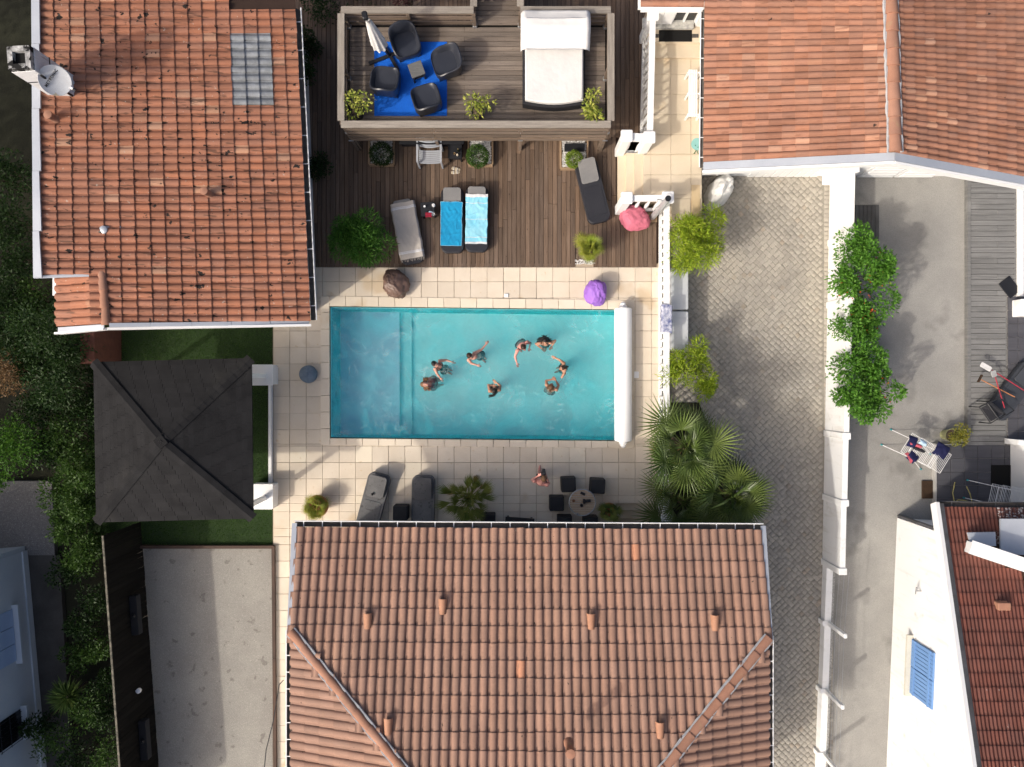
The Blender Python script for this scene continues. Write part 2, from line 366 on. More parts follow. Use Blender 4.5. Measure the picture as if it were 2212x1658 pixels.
SWPAT = M('patterned_swim_shorts', (.5, .5, .48), (.02, .05, .06), sc=14, rough=.7)
LIPS = M('lips', (.42, .12, .11), rough=.4)
EYEM = M('eye_dark', (.05, .035, .03), rough=.3)
NAVYC = M('navy_cloth', (.008, .010, .045), (.012, .014, .06), rough=.9, fine=.1)
REDC = M('coral_cloth', (.50, .10, .13), rough=.9, fine=.08)
LBLUEC = M('pale_blue_cloth', (.42, .58, .72), rough=.9)
TEALP = M('teal_plastic', (.03, .28, .30), rough=.4)
SHUT = M('blue_shutter', (.16, .30, .56), (.14, .27, .52), sc=2, rough=.5, fine=.03)
SHUTW = M('pale_blue_shutter', (.36, .47, .66), (.40, .52, .7), sc=2, rough=.5, fine=.03)
GREENM = M('green_fascia', (.01, .12, .035), rough=.6)
MATB = M('black_rubber_mat', (.006, .006, .006), rough=.9, fine=.2)
RUST = M('rusty_plate', (.03, .018, .01), (.05, .028, .015), sc=8, rough=.85, fine=.2)
ORANGEW = M('orange_handle', (.45, .19, .08), rough=.5)
REDH = M('red_handle', (.35, .03, .05), rough=.5)
GREYT = M('steel_blade', (.45, .45, .44), (.35, .35, .34), sc=6, rough=.5, metal=.3)
HOSE = M('yellow_hose', (.45, .40, .16), rough=.6)
YPOT = M('olive_pot', (.42, .42, .22), (.36, .36, .19), rough=.7)
DECKBOX = M('pale_grey_resin', (.52, .54, .56), (.48, .50, .52), sc=1.5, rough=.6, fine=.03)
PATT = M('blue_patterned_cloth', (.55, .56, .62), (.09, .11, .24), sc=9, rough=.95)
# foliage
LF_BAMB = leafmat('bamboo_leaf', (.05, .15, .02), (.11, .27, .035), trans=.35)
LF_BAMB2 = leafmat('yellow_bamboo_leaf', (.22, .36, .02), (.44, .52, .05), trans=.4)
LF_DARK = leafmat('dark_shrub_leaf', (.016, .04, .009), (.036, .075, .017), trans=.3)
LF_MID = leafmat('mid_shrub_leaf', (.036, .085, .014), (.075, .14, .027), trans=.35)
LF_VINE = leafmat('vine_leaf', (.06, .18, .02), (.15, .33, .045), trans=.4)
LF_BRIGHT = leafmat('bright_tree_leaf', (.05, .14, .016), (.10, .22, .025), trans=.4)
LF_VARI = leafmat('variegated_leaf', (.17, .26, .03), (.58, .58, .13), trans=.4)
LF_BOX = leafmat('boxwood_leaf', (.04, .095, .015), (.075, .15, .025), trans=.3)
LF_BOXL = leafmat('lime_boxwood_leaf', (.13, .22, .02), (.27, .36, .05), trans=.35)
LF_BROWN = leafmat('dry_leaf', (.22, .13, .06), (.34, .22, .11), trans=.3)
LF_YELL = leafmat('yellow_green_leaf', (.16, .20, .02), (.32, .28, .05), trans=.35)
LF_PURP = leafmat('purple_leaf', (.06, .02, .025), (.11, .04, .04), trans=.3)
FR_FAN = leafmat('fan_palm_frond', (.05, .095, .02), (.145, .195, .048), trans=.25, rough=.4, spec=.45)
FR_OLD = leafmat('old_frond', (.20, .15, .045), (.30, .21, .07), trans=.25)
FR_PHX = leafmat('feather_palm_frond', (.11, .15, .025), (.23, .25, .06), trans=.25, rough=.45)
FR_YEL = leafmat('young_palm_frond', (.20, .26, .03), (.32, .34, .05), trans=.3)
FR_LOW = leafmat('potted_palm_frond', (.20, .24, .03), (.34, .34, .06), trans=.3)
FLOWER = leafmat('orange_red_flower', (.45, .05, .015), (.55, .10, .02), trans=.3)
GRASSM = leafmat('turf_blade', (.05, .12, .02), (.10, .20, .035), trans=.3)
# ---------------------------------------------------------------- ground and paved surfaces
ZD = -0.45            # driveway / yard level
def prect(x0, y0, x1, y1, z): # picture rectangle -> ccw world polygon at height z
    return [P(x0, y1, z), P(x1, y1, z), P(x1, y0, z), P(x0, y0, z)]
def block(poly_px, z0, z1, mb=None):
    mb = mb or MB(); hi = [P(x, y, z1) for x, y in poly_px]
    ar = sum(hi[i].x * hi[(i + 1) % len(hi)].y - hi[(i + 1) % len(hi)].x * hi[i].y for i in range(len(hi)))
    if ar < 0: hi = hi[::-1]
    mb.hexa([Vector((p.x, p.y, z0)) for p in hi], hi); return mb
g = MB(); gx0, gx1, gy0, gy1 = P(700, 0).x, P(1360, 0).x, P(0, 960).y, P(0, 655).y      # the ground stops round the pool
for (a0, b0, a1, b1) in ((-150, -150, 150, gy0), (-150, gy1, 150, 150), (-150, gy0, gx0, gy1), (gx1, gy0, 150, gy1)):
    g.add([(a0, b0, -.75), (a1, b0, -.75), (a1, b1, -.75), (a0, b1, -.75)], [(0, 1, 2, 3)])
ground = structure('ground', g, SOIL)

# --- pool: corners of the water, shallow ledge at the left
PT = [(714, 664), (1346, 671), (1346, 951), (715, 945)]
PZ = -1.5
def pmix(u, v):
    a = Vector(PT[0]).lerp(Vector(PT[1]), u); b = Vector(PT[3]).lerp(Vector(PT[2]), u); return a.lerp(b, v)
PW = [P(*p, 0) for p in PT]
def pool_pt(u, v, z):
    a = PW[0].lerp(PW[1], u); b = PW[3].lerp(PW[2], u); q = a.lerp(b, v); return Vector((q.x, q.y, z))
def liner_mat():
    m = bpy.data.materials.new('pool_liner'); m.use_nodes = True; n = m.node_tree.nodes; l = m.node_tree.links
    bs = n['Principled BSDF']; bs.inputs['Roughness'].default_value = .6
    f = _noise(n, l, n.new('ShaderNodeNewGeometry').outputs['Position'], 1.1, 4)
    l.new(_mix(n, l, _mr(n, l, f, .35, .65), (.30, .84, .87), (.40, .89, .91)), bs.inputs['Base Color']); return m
LINER = liner_mat()
b = MB()
us = [0, .215, .215, .255, .255, 1]; zs = [-1.2, -1.2, -1.34, -1.38, PZ, PZ]
for i in range(5):
    b.add([pool_pt(us[i], 0, zs[i]), pool_pt(us[i], 1, zs[i]), pool_pt(us[i + 1], 1, zs[i + 1]), pool_pt(us[i + 1], 0, zs[i + 1])], [(0, 1, 2, 3)])
for (a0, a1) in (((0, 0), (1, 0)), ((1, 0), (1, 1)), ((1, 1), (0, 1)), ((0, 1), (0, 0))):
    b.add([pool_pt(*a0, -.005), pool_pt(*a1, -.005), pool_pt(*a1, PZ - .05), pool_pt(*a0, PZ - .05)], [(0, 1, 2, 3)])
pb_ = structure('pool_basin', b, LINER)
LEDGE = M('submerged_ledge', (.36, .70, .84), (.42, .76, .88), sc=.9, rough=.7, fine=.02)
MB().add([pool_pt(.003, .005, -1.19), pool_pt(.003, .995, -1.19), pool_pt(.214, .995, -1.19), pool_pt(.214, .005, -1.19)], [(0, 1, 2, 3)]).build('ledge_cover', LEDGE, pb_)
def water_mat():
    m = bpy.data.materials.new('pool_water'); m.use_nodes = True; n = m.node_tree.nodes; l = m.node_tree.links; n.clear()
    out = n.new('ShaderNodeOutputMaterial'); geo = n.new('ShaderNodeNewGeometry').outputs['Position']
    tr = n.new('ShaderNodeBsdfTransparent')
    tr.inputs[0].default_value = (.97, .99, .99, 1)
    # soft pale streaks painted in for light mottled by the waves
    wv = n.new('ShaderNodeTexNoise'); wv.inputs['Scale'].default_value = .8; wv.inputs['Detail'].default_value = 8; wv.inputs['Roughness'].default_value = .66; wv.inputs['Distortion'].default_value = 1.3
    l.new(geo, wv.inputs['Vector'])
    df = n.new('ShaderNodeBsdfDiffuse'); df.inputs[0].default_value = (.045, .60, .68, 1)
    mxm = n.new('ShaderNodeMixShader'); l.new(_mr(n, l, wv.outputs['Fac'], .40, .80, .03, .34), mxm.inputs[0]); l.new(tr.outputs[0], mxm.inputs[1]); l.new(df.outputs[0], mxm.inputs[2])
    # thin pale lines painted as caustic and ripple light on the water
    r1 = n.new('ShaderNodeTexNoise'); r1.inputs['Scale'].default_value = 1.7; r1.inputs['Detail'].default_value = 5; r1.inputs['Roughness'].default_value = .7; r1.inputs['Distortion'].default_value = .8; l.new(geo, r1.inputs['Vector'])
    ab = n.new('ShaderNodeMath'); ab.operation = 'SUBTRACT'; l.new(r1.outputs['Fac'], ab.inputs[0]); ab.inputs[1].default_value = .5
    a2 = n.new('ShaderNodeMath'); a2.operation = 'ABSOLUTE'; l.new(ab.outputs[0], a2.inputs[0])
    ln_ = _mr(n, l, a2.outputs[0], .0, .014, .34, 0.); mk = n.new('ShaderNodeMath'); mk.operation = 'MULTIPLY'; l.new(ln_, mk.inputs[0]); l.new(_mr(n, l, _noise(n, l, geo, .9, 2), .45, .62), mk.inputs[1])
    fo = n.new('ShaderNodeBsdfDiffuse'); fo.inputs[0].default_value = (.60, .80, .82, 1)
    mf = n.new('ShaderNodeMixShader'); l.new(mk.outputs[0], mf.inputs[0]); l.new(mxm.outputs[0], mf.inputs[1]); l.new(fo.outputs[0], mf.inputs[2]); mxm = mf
    gl = n.new('ShaderNodeBsdfGlossy'); gl.inputs['Roughness'].default_value = .05
    bp = n.new('ShaderNodeBump'); bp.inputs['Strength'].default_value = .6; bp.inputs['Distance'].default_value = .06
    l.new(_noise(n, l, geo, 6, 4), bp.inputs['Height']); l.new(bp.outputs[0], gl.inputs['Normal'])
    lw = n.new('ShaderNodeLayerWeight'); lw.inputs[0].default_value = .3; l.new(bp.outputs[0], lw.inputs['Normal'])
    pw = n.new('ShaderNodeMath'); pw.operation = 'POWER'; l.new(lw.outputs['Facing'], pw.inputs[0]); pw.inputs[1].default_value = 2.2
    mx = n.new('ShaderNodeMixShader'); l.new(_mr(n, l, pw.outputs[0], 0, 1, .02, .35), mx.inputs[0]); l.new(mxm.outputs[0], mx.inputs[1]); l.new(gl.outputs[0], mx.inputs[2])
    l.new(mx.outputs[0], out.inputs[0])
    va = n.new('ShaderNodeVolumeAbsorption'); va.inputs['Color'].default_value = (.04, .968, .982, 1); va.inputs['Density'].default_value = 1.0; l.new(va.outputs[0], out.inputs['Volume'])
    return m
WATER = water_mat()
WZ = -.10
b = MB()
def wfn(u, v):
    p = pool_pt(lerp(.0004, .9996, u), lerp(.001, .999, v), WZ)
    h = mn.noise(Vector((p.x * 1.1, p.y * 1.3, 0))) * .025 + mn.noise(Vector((p.x * 3.3 + 5, p.y * 2.7, 3))) * .012 + mn.noise(Vector((p.x * 8, p.y * 8, 9))) * .004
    p.z += h; return p
b.grid(wfn, 220, 100)
nu_, nv_ = 220, 100; idx = lambda i, j: j * (nu_ + 1) + i
rim = [idx(i, 0) for i in range(nu_ + 1)] + [idx(nu_, j) for j in range(1, nv_ + 1)] + [idx(i, nv_) for i in range(nu_ - 1, -1, -1)] + [idx(0, j) for j in range(nv_ - 1, 0, -1)]
n0 = len(b.v); b.v += [(b.v[i][0], b.v[i][1], PZ - .2) for i in rim]; m_ = len(rim)
b.f += [(rim[k], rim[(k + 1) % m_], n0 + (k + 1) % m_, n0 + k) for k in range(m_)] + [tuple(n0 + k for k in range(m_))]
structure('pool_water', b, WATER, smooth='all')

# --- pool coping stones (ring), terrace slabs
terr = structure('terrace', block([(589.5, 570), (1426, 570), (1426, 641), (589.5, 641)], -.7, -.03), JOINT)
tb = MB(); block([(589.5, 968), (1424, 968), (1424, 1086), (1330, 1086), (1330, 1230), (589.5, 1230)], -.7, -.03, tb)
block([(589.5, 641), (700, 641), (700, 968), (589.5, 968)], -.7, -.03, tb); block([(1362, 641), (1426, 641), (1426, 968), (1362, 968)], -.7, -.03, tb)
block([(590, 1230), (700, 1230), (700, 1720), (590, 1720)], -.7, -.03, tb)
tb.build('terrace_bed', JOINT, terr)
OUT = [(693, 640), (1370, 649), (1370, 969), (693, 962)]
cop = structure('pool_edge', block([(694, 641), (1369, 650), (1369, 664), (694, 655)], -.3, -.012), JOINT)
def ring(a_out, b_out, a_in, b_in, n):
    for i in range(n):
        t0, t1 = i / n, (i + 1) / n
        q = [P(*Vector(a_out).lerp(Vector(b_out), t0)), P(*Vector(a_out).lerp(Vector(b_out), t1)), P(*Vector(a_in).lerp(Vector(b_in), t1)), P(*Vector(a_in).lerp(Vector(b_in), t0))]
        c = sum(q, Vector()) / 4; q = [c + (p - c) * (1 - .006 / max((p - c).length, .01) * 1.0) for p in q]
        poly = [(p.x, p.y) for p in q]
        if sum(poly[i][0] * poly[(i + 1) % 4][1] - poly[(i + 1) % 4][0] * poly[i][1] for i in range(4)) < 0: poly = poly[::-1]
        MB().slab(poly, -.14, .022 + rnd(-.001, .001), .008).build('coping_stone', COPE, cop)
IN = [(712, 662), (1348, 669), (1348, 953), (713, 947)]
ring((712, 640), (1348, 649), (712, 662), (1348, 669), 18); ring((713, 962), (1348, 969), (713, 947), (1348, 953), 18)
ring((693, 640), (693, 962), (712, 640), (713, 962), 9); ring((1370, 649), (1370, 969), (1348, 649), (1348, 969), 9)
TP = .505
tx0, ty0 = P(626, 964).x, P(626, 964).y
slabmesh = {}
def paving(x0, y0, x1, y1, parent, mat, name='paving_slab', pitch=TP, ox=tx0, oy=ty0, z=0., gap=.004, th=.035):
    a = P(x0, y1, z); c = P(x1, y0, z)
    i0 = math.floor((a.x - ox) / pitch); i1 = math.ceil((c.x - ox) / pitch); j0 = math.floor((a.y - oy) / pitch); j1 = math.ceil((c.y - oy) / pitch)
    for i in range(i0, i1):
        for j in range(j0, j1):
            xa, xb = max(a.x, ox + i * pitch), min(c.x, ox + (i + 1) * pitch); ya, yb = max(a.y, oy + j * pitch), min(c.y, oy + (j + 1) * pitch)
            if xb - xa < .03 or yb - ya < .03: continue
            k = (round(xb - xa, 2), round(yb - ya, 2), mat.name)
            if k not in slabmesh: slabmesh[k] = MB().box((0, 0, -th / 2), (k[0] - gap * 2, k[1] - gap * 2, th), b=.005).mesh(name, mat)
            link(slabmesh[k], name, parent, basis=Matrix.Translation(((xa + xb) / 2, (ya + yb) / 2, z + rnd(-.002, .002))) @ Matrix.Rotation(rnd(-.002, .002), 4, 'X'))
paving(640, 578, 1424, 651, terr, STONE); paving(590, 960, 1424, 1088, terr, STONE); paving(590, 1088, 1330, 1160, terr, STONE)
paving(590, 651.3, 696, 959.7, terr, STONE); paving(1367, 651.3, 1424, 959.7, terr, STONE); paving(590, 1160, 668, 1690, terr, STONE)
# skimmer lids and drain hatch
def lid(x0, y0, x1, y1, label, z=.003):
    mb = MB(); q = prect(x0, y0, x1, y1, z); c = sum(q, Vector()) / 4
    mb.box((c.x, c.y, z + .006), (abs(q[1].x - q[0].x), abs(q[2].y - q[1].y), .012), b=.006)
    single('skimmer_lid', label, 'lid', mb, WHITEPL)
lid(1089, 635, 1098, 643, 'small white square skimmer lid beside the pool coping stones', .022)
lid(1367, 803, 1380, 817, 'white hatch lid behind the rolled white pool cover', .0)
# steps going down beside the lower house
st = structure('terrace_steps', block([(1331, 1086), (1442, 1086), (1442, 1103), (1331, 1103)], -.7, -.17), PORCH)
block([(1331, 1103.5), (1450, 1103.5), (1450, 1121), (1331, 1121)], -.7, -.33).build('step', PORCH, st)
block([(1331, 1121.5), (1450, 1121.5), (1450, 1180), (1331, 1180)], -.7, -.49).build('step', PORCH, st)

# --- brown wood deck (boards run away from the pool)
deck = structure('wood_deck', block([(600, -40), (1334, -40), (1334, 577), (600, 577)], -.7, -.05), UNDER)
block([(1334, 452), (1422, 452), (1422, 577), (1334, 577)], -.7, -.05).build('deck_bed', UNDER, deck)
block([(1334, -40), (1398, -40), (1398, 300), (1334, 300)], -.7, -.05).build('deck_bed', UNDER, deck)
bw = .139; bm = {}
def board(x, y0, y1, parent, mat, z=0., name='deck_board', wdt=bw, along='Y', th=.03):
    L = round(abs(y1 - y0), 1); L = max(L, .1)
    k = (L, along, mat.name, wdt)
    if k not in bm:
        s = (wdt - .012, L - .006, th) if along == 'Y' else (L - .006, wdt - .012, th)
        bm[k] = MB().box((0, 0, -th / 2), s, b=.006).mesh(name, mat)
    c = (x, (y0 + y1) / 2, z + rnd(-.003, .002)) if along == 'Y' else ((y0 + y1) / 2, x, z + rnd(-.003, .002))
    sc = abs(y1 - y0) / L
    link(bm[k], name, parent, basis=Matrix.Translation(c) @ Matrix.Diagonal((1, sc, 1, 1) if along == 'Y' else (sc, 1, 1, 1)))
x = P(612, 0).x; xe = P(1421, 0).x; yb = P(0, 577.5).y; HOLE = (P(1239, 572).x, P(1239, 572).y, P(1283, 526).x, P(1283, 526).y)
ci = 0
while x < xe:
    px = PX(Vector((x, 0, 0)))[0]
    top = P(0, -35).y
    segs = [(yb, top)]
    if px > 1333: segs = [(yb, P(0, 452).y)] + ([(P(0, 298).y, top)] if px < 1397 else [])
    for (s0, s1) in segs:
        y = s0; L = rnd(1.2, 3.8)
        while y < s1 - .05:
            y2 = min(y + L, s1)
            if s1 - y2 < .5: y2 = s1
            for (q0, q1) in ([(y, y2)] if not (HOLE[0] < x < HOLE[2] and y < HOLE[3] and y2 > HOLE[1]) else [(y, HOLE[1]), (HOLE[3], y2)]):
                if q1 - q0 > .08: board(x, q0, q1, deck, DECK)
            y = y2; L = rnd(2.4, 4.2)
    x += bw; ci += 1
# --- driveway of small setts laid on the diagonal, between two walls
drv = structure('driveway', block([(1424, 340), (1800, 340), (1800, 1740), (1424, 1740)], -.74, ZD - .012), COBJ)
cm = MB()
def sett():
    a = .067; k = .012; po = [(-a + k, -a), (a - k, -a), (a, -a + k), (a, a - k), (a - k, a), (-a + k, a), (-a, a - k), (-a, -a + k)]
    return MB().slab(po, -.03, .008, .008).mesh('sett', COBBLE)
sm = sett(); ms = []
c0, c1 = P(1448, 1700, ZD), P(1779, 366, ZD)
nstep = .142; ca = math.sqrt(.5)
rng = int(40 / nstep)
for i in range(-rng, rng):
    for j in range(-rng, rng):
        xx = c0.x + 2.5 + (i - j) * nstep * ca; yy = (i + j) * nstep * ca
        if c0.x < xx < c1.x and c0.y < yy < c1.y:
            ms.append(Matrix.Translation((xx + rnd(-.014, .014), yy + rnd(-.014, .014), ZD + rnd(-.007, .007))) @ RZ(R(45) + rnd(-.2, .2)) @ Matrix.Rotation(rnd(-.05, .05), 4, 'X') @ Matrix.Rotation(rnd(-.05, .05), 4, 'Y') @ Matrix.Diagonal((rnd(.85, 1.1), rnd(.85, 1.1), 1, 1)))
for k in range(2):           # border rows along the wall
    y = c0.y
    while y < c1.y:
        ms.append(Matrix.Translation((c1.x + .09 + k * .135 + rnd(-.005, .005), y, ZD + rnd(-.004, .004))) @ RZ(rnd(-.07, .07)) @ Matrix.Diagonal((rnd(.95, 1.03), rnd(.9, 1.1), 1, 1))); y += .14
pieces('sett', drv, sm, ms, COBBLE, prefer=lambda t: abs(t.x - P(1660, 0).x) + abs(t.y - 3.2))
structure('planting_bed', block([(1448, 870), (1510, 870), (1545, 960), (1590, 1060), (1600, 1140), (1448, 1140)], -.6, ZD + .035), SOIL)
# --- neighbour's yard, grey deck, grey paving
structure('yard', block([(1790, 330), (2500, 330), (2500, 1760), (1790, 1760)], -.74, ZD), YARD)
ed = structure('grey_deck', block([(2090, 380), (2330, 380), (2330, 962), (2090, 962)], -.7, ZD + .05), UNDER)
y = P(0, 960, -.3).y; ye = P(0, 378, -.3).y; EB = .168; k = 0
x0e, x1e, x2e = P(2093, 0, -.3).x, P(2205, 0, -.3).x, P(2175, 0, -.3).x
while y < ye:
    py = PX(Vector((0, y, -.3)))[1]
    xr = x2e if py > 640 else x1e
    if k % 3 == 1: board(y, x0e + .06, lerp(x0e, xr, .55), ed, EASTW, -.3, 'grey_deck_board', EB, 'X'); board(y, lerp(x0e, xr, .55), xr, ed, EASTW, -.3, 'grey_deck_board', EB, 'X')
    else: board(y, x0e + .06, xr, ed, EASTW, -.3, 'grey_deck_board', EB, 'X')
    y += EB; k += 1
MB().beam((x0e, P(0, 962, -.3).y, -.36), (x0e, ye, -.36), .1, .16).build('edge_beam', EASTW, ed)
gp = structure('grey_paving', block([(2176, 640), (2330, 640), (2330, 960), (2176, 960)], -.7, -.318), TILEJ)
block([(2022, 960), (2330, 960), (2330, 1130), (2022, 1130)], -.7, -.318).build('paving_bed', TILEJ, gp)
GPX, GPY = P(2024, 962, -.3).x, P(2024, 962, -.3).y
paving(2177, 641, 2300, 958, gp, TILEGREY, 'grey_tile', .42, GPX, GPY, -.285, .006); paving(2024, 962, 2300, 1125, gp, TILEGREY, 'grey_tile', .42, GPX, GPY, -.285, .006)
structure('paving_border', block([(2020.5, 959), (2023.3, 959), (2023.3, 1128), (2020.5, 1128)], -.6, -.27), TILEJ)
npool = structure('neighbour_pool_edge', block([(2200, 388), (2211.5, 388), (2211.5, 640), (2200, 640)], -.5, -.22), WHITE)
structure('neighbour_pool', block([(2212, 385), (2420, 385), (2420, 630), (2212, 630)], -.6, -.3), M('neighbour_pool_water', (.05, .50, .66), (.07, .56, .70), rough=.1, spec=.5))
# --- lawn of artificial turf, sand court
structure('turf_base', block([(190, 700), (589, 700), (589, 1184), (190, 1184)], -.7, -.03), TURFB)
def turf(n):
    a, c = P(215, 1178, 0), P(588, 705, 0)
    xs = np.random.uniform(a.x, c.x, n); ys = np.random.uniform(a.y, c.y, n)
    keep = ((xs > P(540, 0).x) | (ys < P(0, 1100).y) | (ys > P(0, 790).y)); xs, ys = xs[keep], ys[keep]; n = len(xs)
    an = np.random.uniform(0, 6.28, n); le = np.random.uniform(.03, .055, n); ln = np.random.uniform(.01, .03, n)
    b0 = np.stack([xs, ys, np.full(n, -.032)], 1); d = np.stack([np.cos(an), np.sin(an), np.zeros(n)], 1); s = np.stack([-np.sin(an), np.cos(an), np.zeros(n)], 1) * .004
    tip = b0 + d * ln[:, None] + np.array([0, 0, 1]) * le[:, None]
    V = np.stack([b0 - s, b0 + s, tip], 1).reshape(-1, 3); F = np.arange(n * 3).reshape(-1, 3)
    me = bpy.data.meshes.new('turf'); me.from_pydata(V.tolist(), [], F.tolist()); at = me.attributes.new('rnd', 'FLOAT', 'POINT'); at.data.foreach_set('value', np.repeat(np.random.rand(n), 3))
    me.materials.append(GRASSM); tag(link(me, 'turf'), 'short green artificial turf around the black shingled gazebo', 'turf', kind='stuff')
turf(90000)
structure('sand_court', block([(296, 1184), (589, 1184), (589, 1740), (330, 1740)], -.7, -.05), SAND)
ce = thing('court_edging', 'dark brown timber edging framing the grey sand court', 'edging', P(590, 1400, -.1))
def pbeam(mb, a, b, w_, h_): mb.beam(a, b, w_, h_)
for (q0, q1) in (((305, 1181), (592, 1181)), ((592, 1179), (594, 1420)), ((594, 1421), (597, 1740))):
    MB().beam(P(*q0, .0), P(*q1, .0), .09, .22).build('edging_board', BROWNW, ce)
# gravel and earth on the left
structure('gravel_patch', block([(-260, 1040), (112, 1040), (118, 1200), (-260, 1200)], -.73, -.56), GRAVELM)
structure('neighbour_path', block([(-260, 1200), (128, 1200), (160, 1740), (-260, 1740)], -.73, -.57), M('dusty_path', (.085, .08, .072), (.055, .05, .045), sc=1.5, rough=.95, bump=.6, bsc=60, fine=.2))
# ---------------------------------------------------------------- tiled roofs
def tile_mesh(name, w_, l_, hgt, mat, seg=6, flat=False):
    """canal tile with its pan; local x across, y up the slope, z out of the roof, lower lip proud"""
    pts = []
    if flat:
        for t in (0, .06, .16, .34, .44, .5, .56, .66, .84, .94, 1.0):
            k = (t * 2) % 1.0 if t < 1 else 0; pts.append(((t - .5) * w_, hgt * (1 if .15 < k < .75 else 0)))
    else:
        for i in range(seg + 1):
            a = math.pi * i / seg; pts.append((-.5 * w_ + w_ * .74 * (1 - math.cos(a)) / 2, hgt * math.sin(a)))
        for t in (.5, 1.0): pts.append((w_ * (.24 + .26 * t), -hgt * .12 * math.sin(math.pi * t)))
    vs = []; n = len(pts)
    for (y, dz, k) in ((0, .004, 1.03), (0, .030, 1.03), (l_ * 1.04, .004, .94)):
        for (x, z) in pts: vs.append((x * (1 if flat else (k if x < w_ * .24 else 1)), y, z * k + dz))
    fs = [(i, i + 1, n + i + 1, n + i) for i in range(n - 1)] + [(n + i, n + i + 1, 2 * n + i + 1, 2 * n + i) for i in range(n - 1)]
    mb = MB(); mb.add(vs, fs); return mb.mesh(name, mat, smooth=True)
def bil(A, B, C, D, u, v): return A.lerp(B, u).lerp(D.lerp(C, u), v)
def field(A, B, C, D, nu, nv, inc=None, lift=.0, jit=1.0):
    """matrices for nu x nv tiles; A->B along the eave, A->D up the slope; unit tile is 1 x 1"""
    ms = []
    for j in range(nv):
        for i in range(nu):
            p = bil(A, B, C, D, (i + .5) / nu, j / nv)
            if inc and not inc(p): continue
            e = bil(A, B, C, D, (i + 1) / nu, j / nv) - bil(A, B, C, D, i / nu, j / nv); s = bil(A, B, C, D, (i + .5) / nu, (j + 1) / nv) - p
            nrm = e.cross(s).normalized()
            fl = 1
            if nrm.z < 0: nrm = -nrm; fl = -1
            m = Matrix(((e.x * fl, s.x, nrm.x, p.x + nrm.x * lift), (e.y * fl, s.y, nrm.y, p.y + nrm.y * lift), (e.z * fl, s.z, nrm.z, p.z + nrm.z * lift), (0, 0, 0, 1)))
            m = m @ Matrix.Rotation(rnd(-.014, .014) * jit, 4, 'Z') @ Matrix.Translation((rnd(-.015, .015) * jit, rnd(-.025, .025) * jit, rnd(-.003, .004) * jit))
            ms.append(m)
    return ms
def quadslab(A, B, C, D, th, name, mat, parent, off=0.):
    nrm = (B - A).cross(D - A).normalized()
    if nrm.z < 0: A, B, C, D = B, A, D, C; nrm = -nrm
    mb = MB(); mb.hexa([p + nrm * (off - th) for p in (A, B, C, D)], [p + nrm * off for p in (A, B, C, D)]); return mb.build(name, mat, parent)
def ridge_run(a, b, n, rad, parent, mat=RIDGEM, name='ridge_tile', mortar=True):
    a, b = Vector(a), Vector(b); d = (b - a) / n; L = d.length; seg = 7
    vs = []
    for (y, k) in ((0, 1.08), (L * 1.08, .92)):
        for i in range(seg + 1):
            t = math.pi * i / seg; vs.append((rad * k * math.cos(t), y, rad * .75 * k * math.sin(t) + (.012 if y == 0 else 0)))
    fs = [(i + 1, i, seg + 1 + i, seg + 2 + i) for i in range(seg)]
    vs2 = [(x * .86, y, z * .82 - .01) for x, y, z in vs[:seg + 1]]
    mb = MB(); mb.add(vs + vs2, fs + [(i, i + 1, 2 * (seg + 1) + i + 1, 2 * (seg + 1) + i) for i in range(seg)]); me = mb.mesh(name, mat, smooth=True)
    y = d.normalized(); x = y.cross(Vector((0, 0, 1))).normalized(); z = x.cross(y)
    for i in range(n):
        p = a + d * i; m = Matrix(((x.x, y.x, z.x, p.x), (x.y, y.y, z.y, p.y), (x.z, y.z, z.z, p.z), (0, 0, 0, 1)))
        link(me, name, parent, basis=m @ Matrix.Rotation(rnd(-.02, .02), 4, 'Z') @ Matrix.Translation((0, rnd(-.01, .01), rnd(0, .006))))
    if mortar:
        mm = MB()
        for s in (-1, 1):
            pts = [a + (b - a) * (i / (n * 3)) + x * s * (rad * (1.0 + rnd(-.05, .12))) + Vector((0, 0, .01)) for i in range(n * 3 + 1)]
            mm.tube(pts, [rnd(.022, .045) for _ in pts], 5)
        mm.build('mortar_bed', MORTAR, parent, smooth=True)
def gutter(a, b, parent, out, r=.075, nb=12, edge=WHITEP, name='gutter', t0=.5):
    a, b = Vector(a), Vector(b); d = (b - a).normalized(); out = Vector(out).normalized(); up = Vector((0, 0, 1)); seg = 8
    prof = [(math.cos(math.pi * i / seg) * -r, -math.sin(math.pi * i / seg) * r) for i in range(seg + 1)]
    inner = [(x * .9, z * .9 + .002) for x, z in prof[::-1]]
    pr = prof + inner
    vs = [p + out * (x + r) + up * z for p in (a, b) for x, z in pr]; n = len(pr)
    g_ = MB(); g_.add(vs, [(i, (i + 1) % n, n + (i + 1) % n, n + i) for i in range(n)]); go = g_.build(name, GUTTER, parent)
    e = MB(); e.tube([a + out * (2 * r) + up * .006, b + out * (2 * r) + up * .006], .016, 6)
    vs = [p + out * (x + r) + up * z for p in (a, b) for x, z in [(q[0] * 1.03, q[1] * 1.03 - .002) for q in prof]]; n2 = len(prof)
    e.add(vs, [(i, i + 1, n2 + i + 1, n2 + i) for i in range(n2 - 1)]); e.build('gutter_lip', edge, go)
    L = (b - a).length
    me = MB().beam(out * .0 + up * .012, out * (2 * r) + up * .012, .022, .008).mesh('gutter_bracket', edge)
    for i in range(nb):
        link(me, 'gutter_bracket', go, basis=Matrix.Translation(a + d * (L * (i + t0) / nb)))
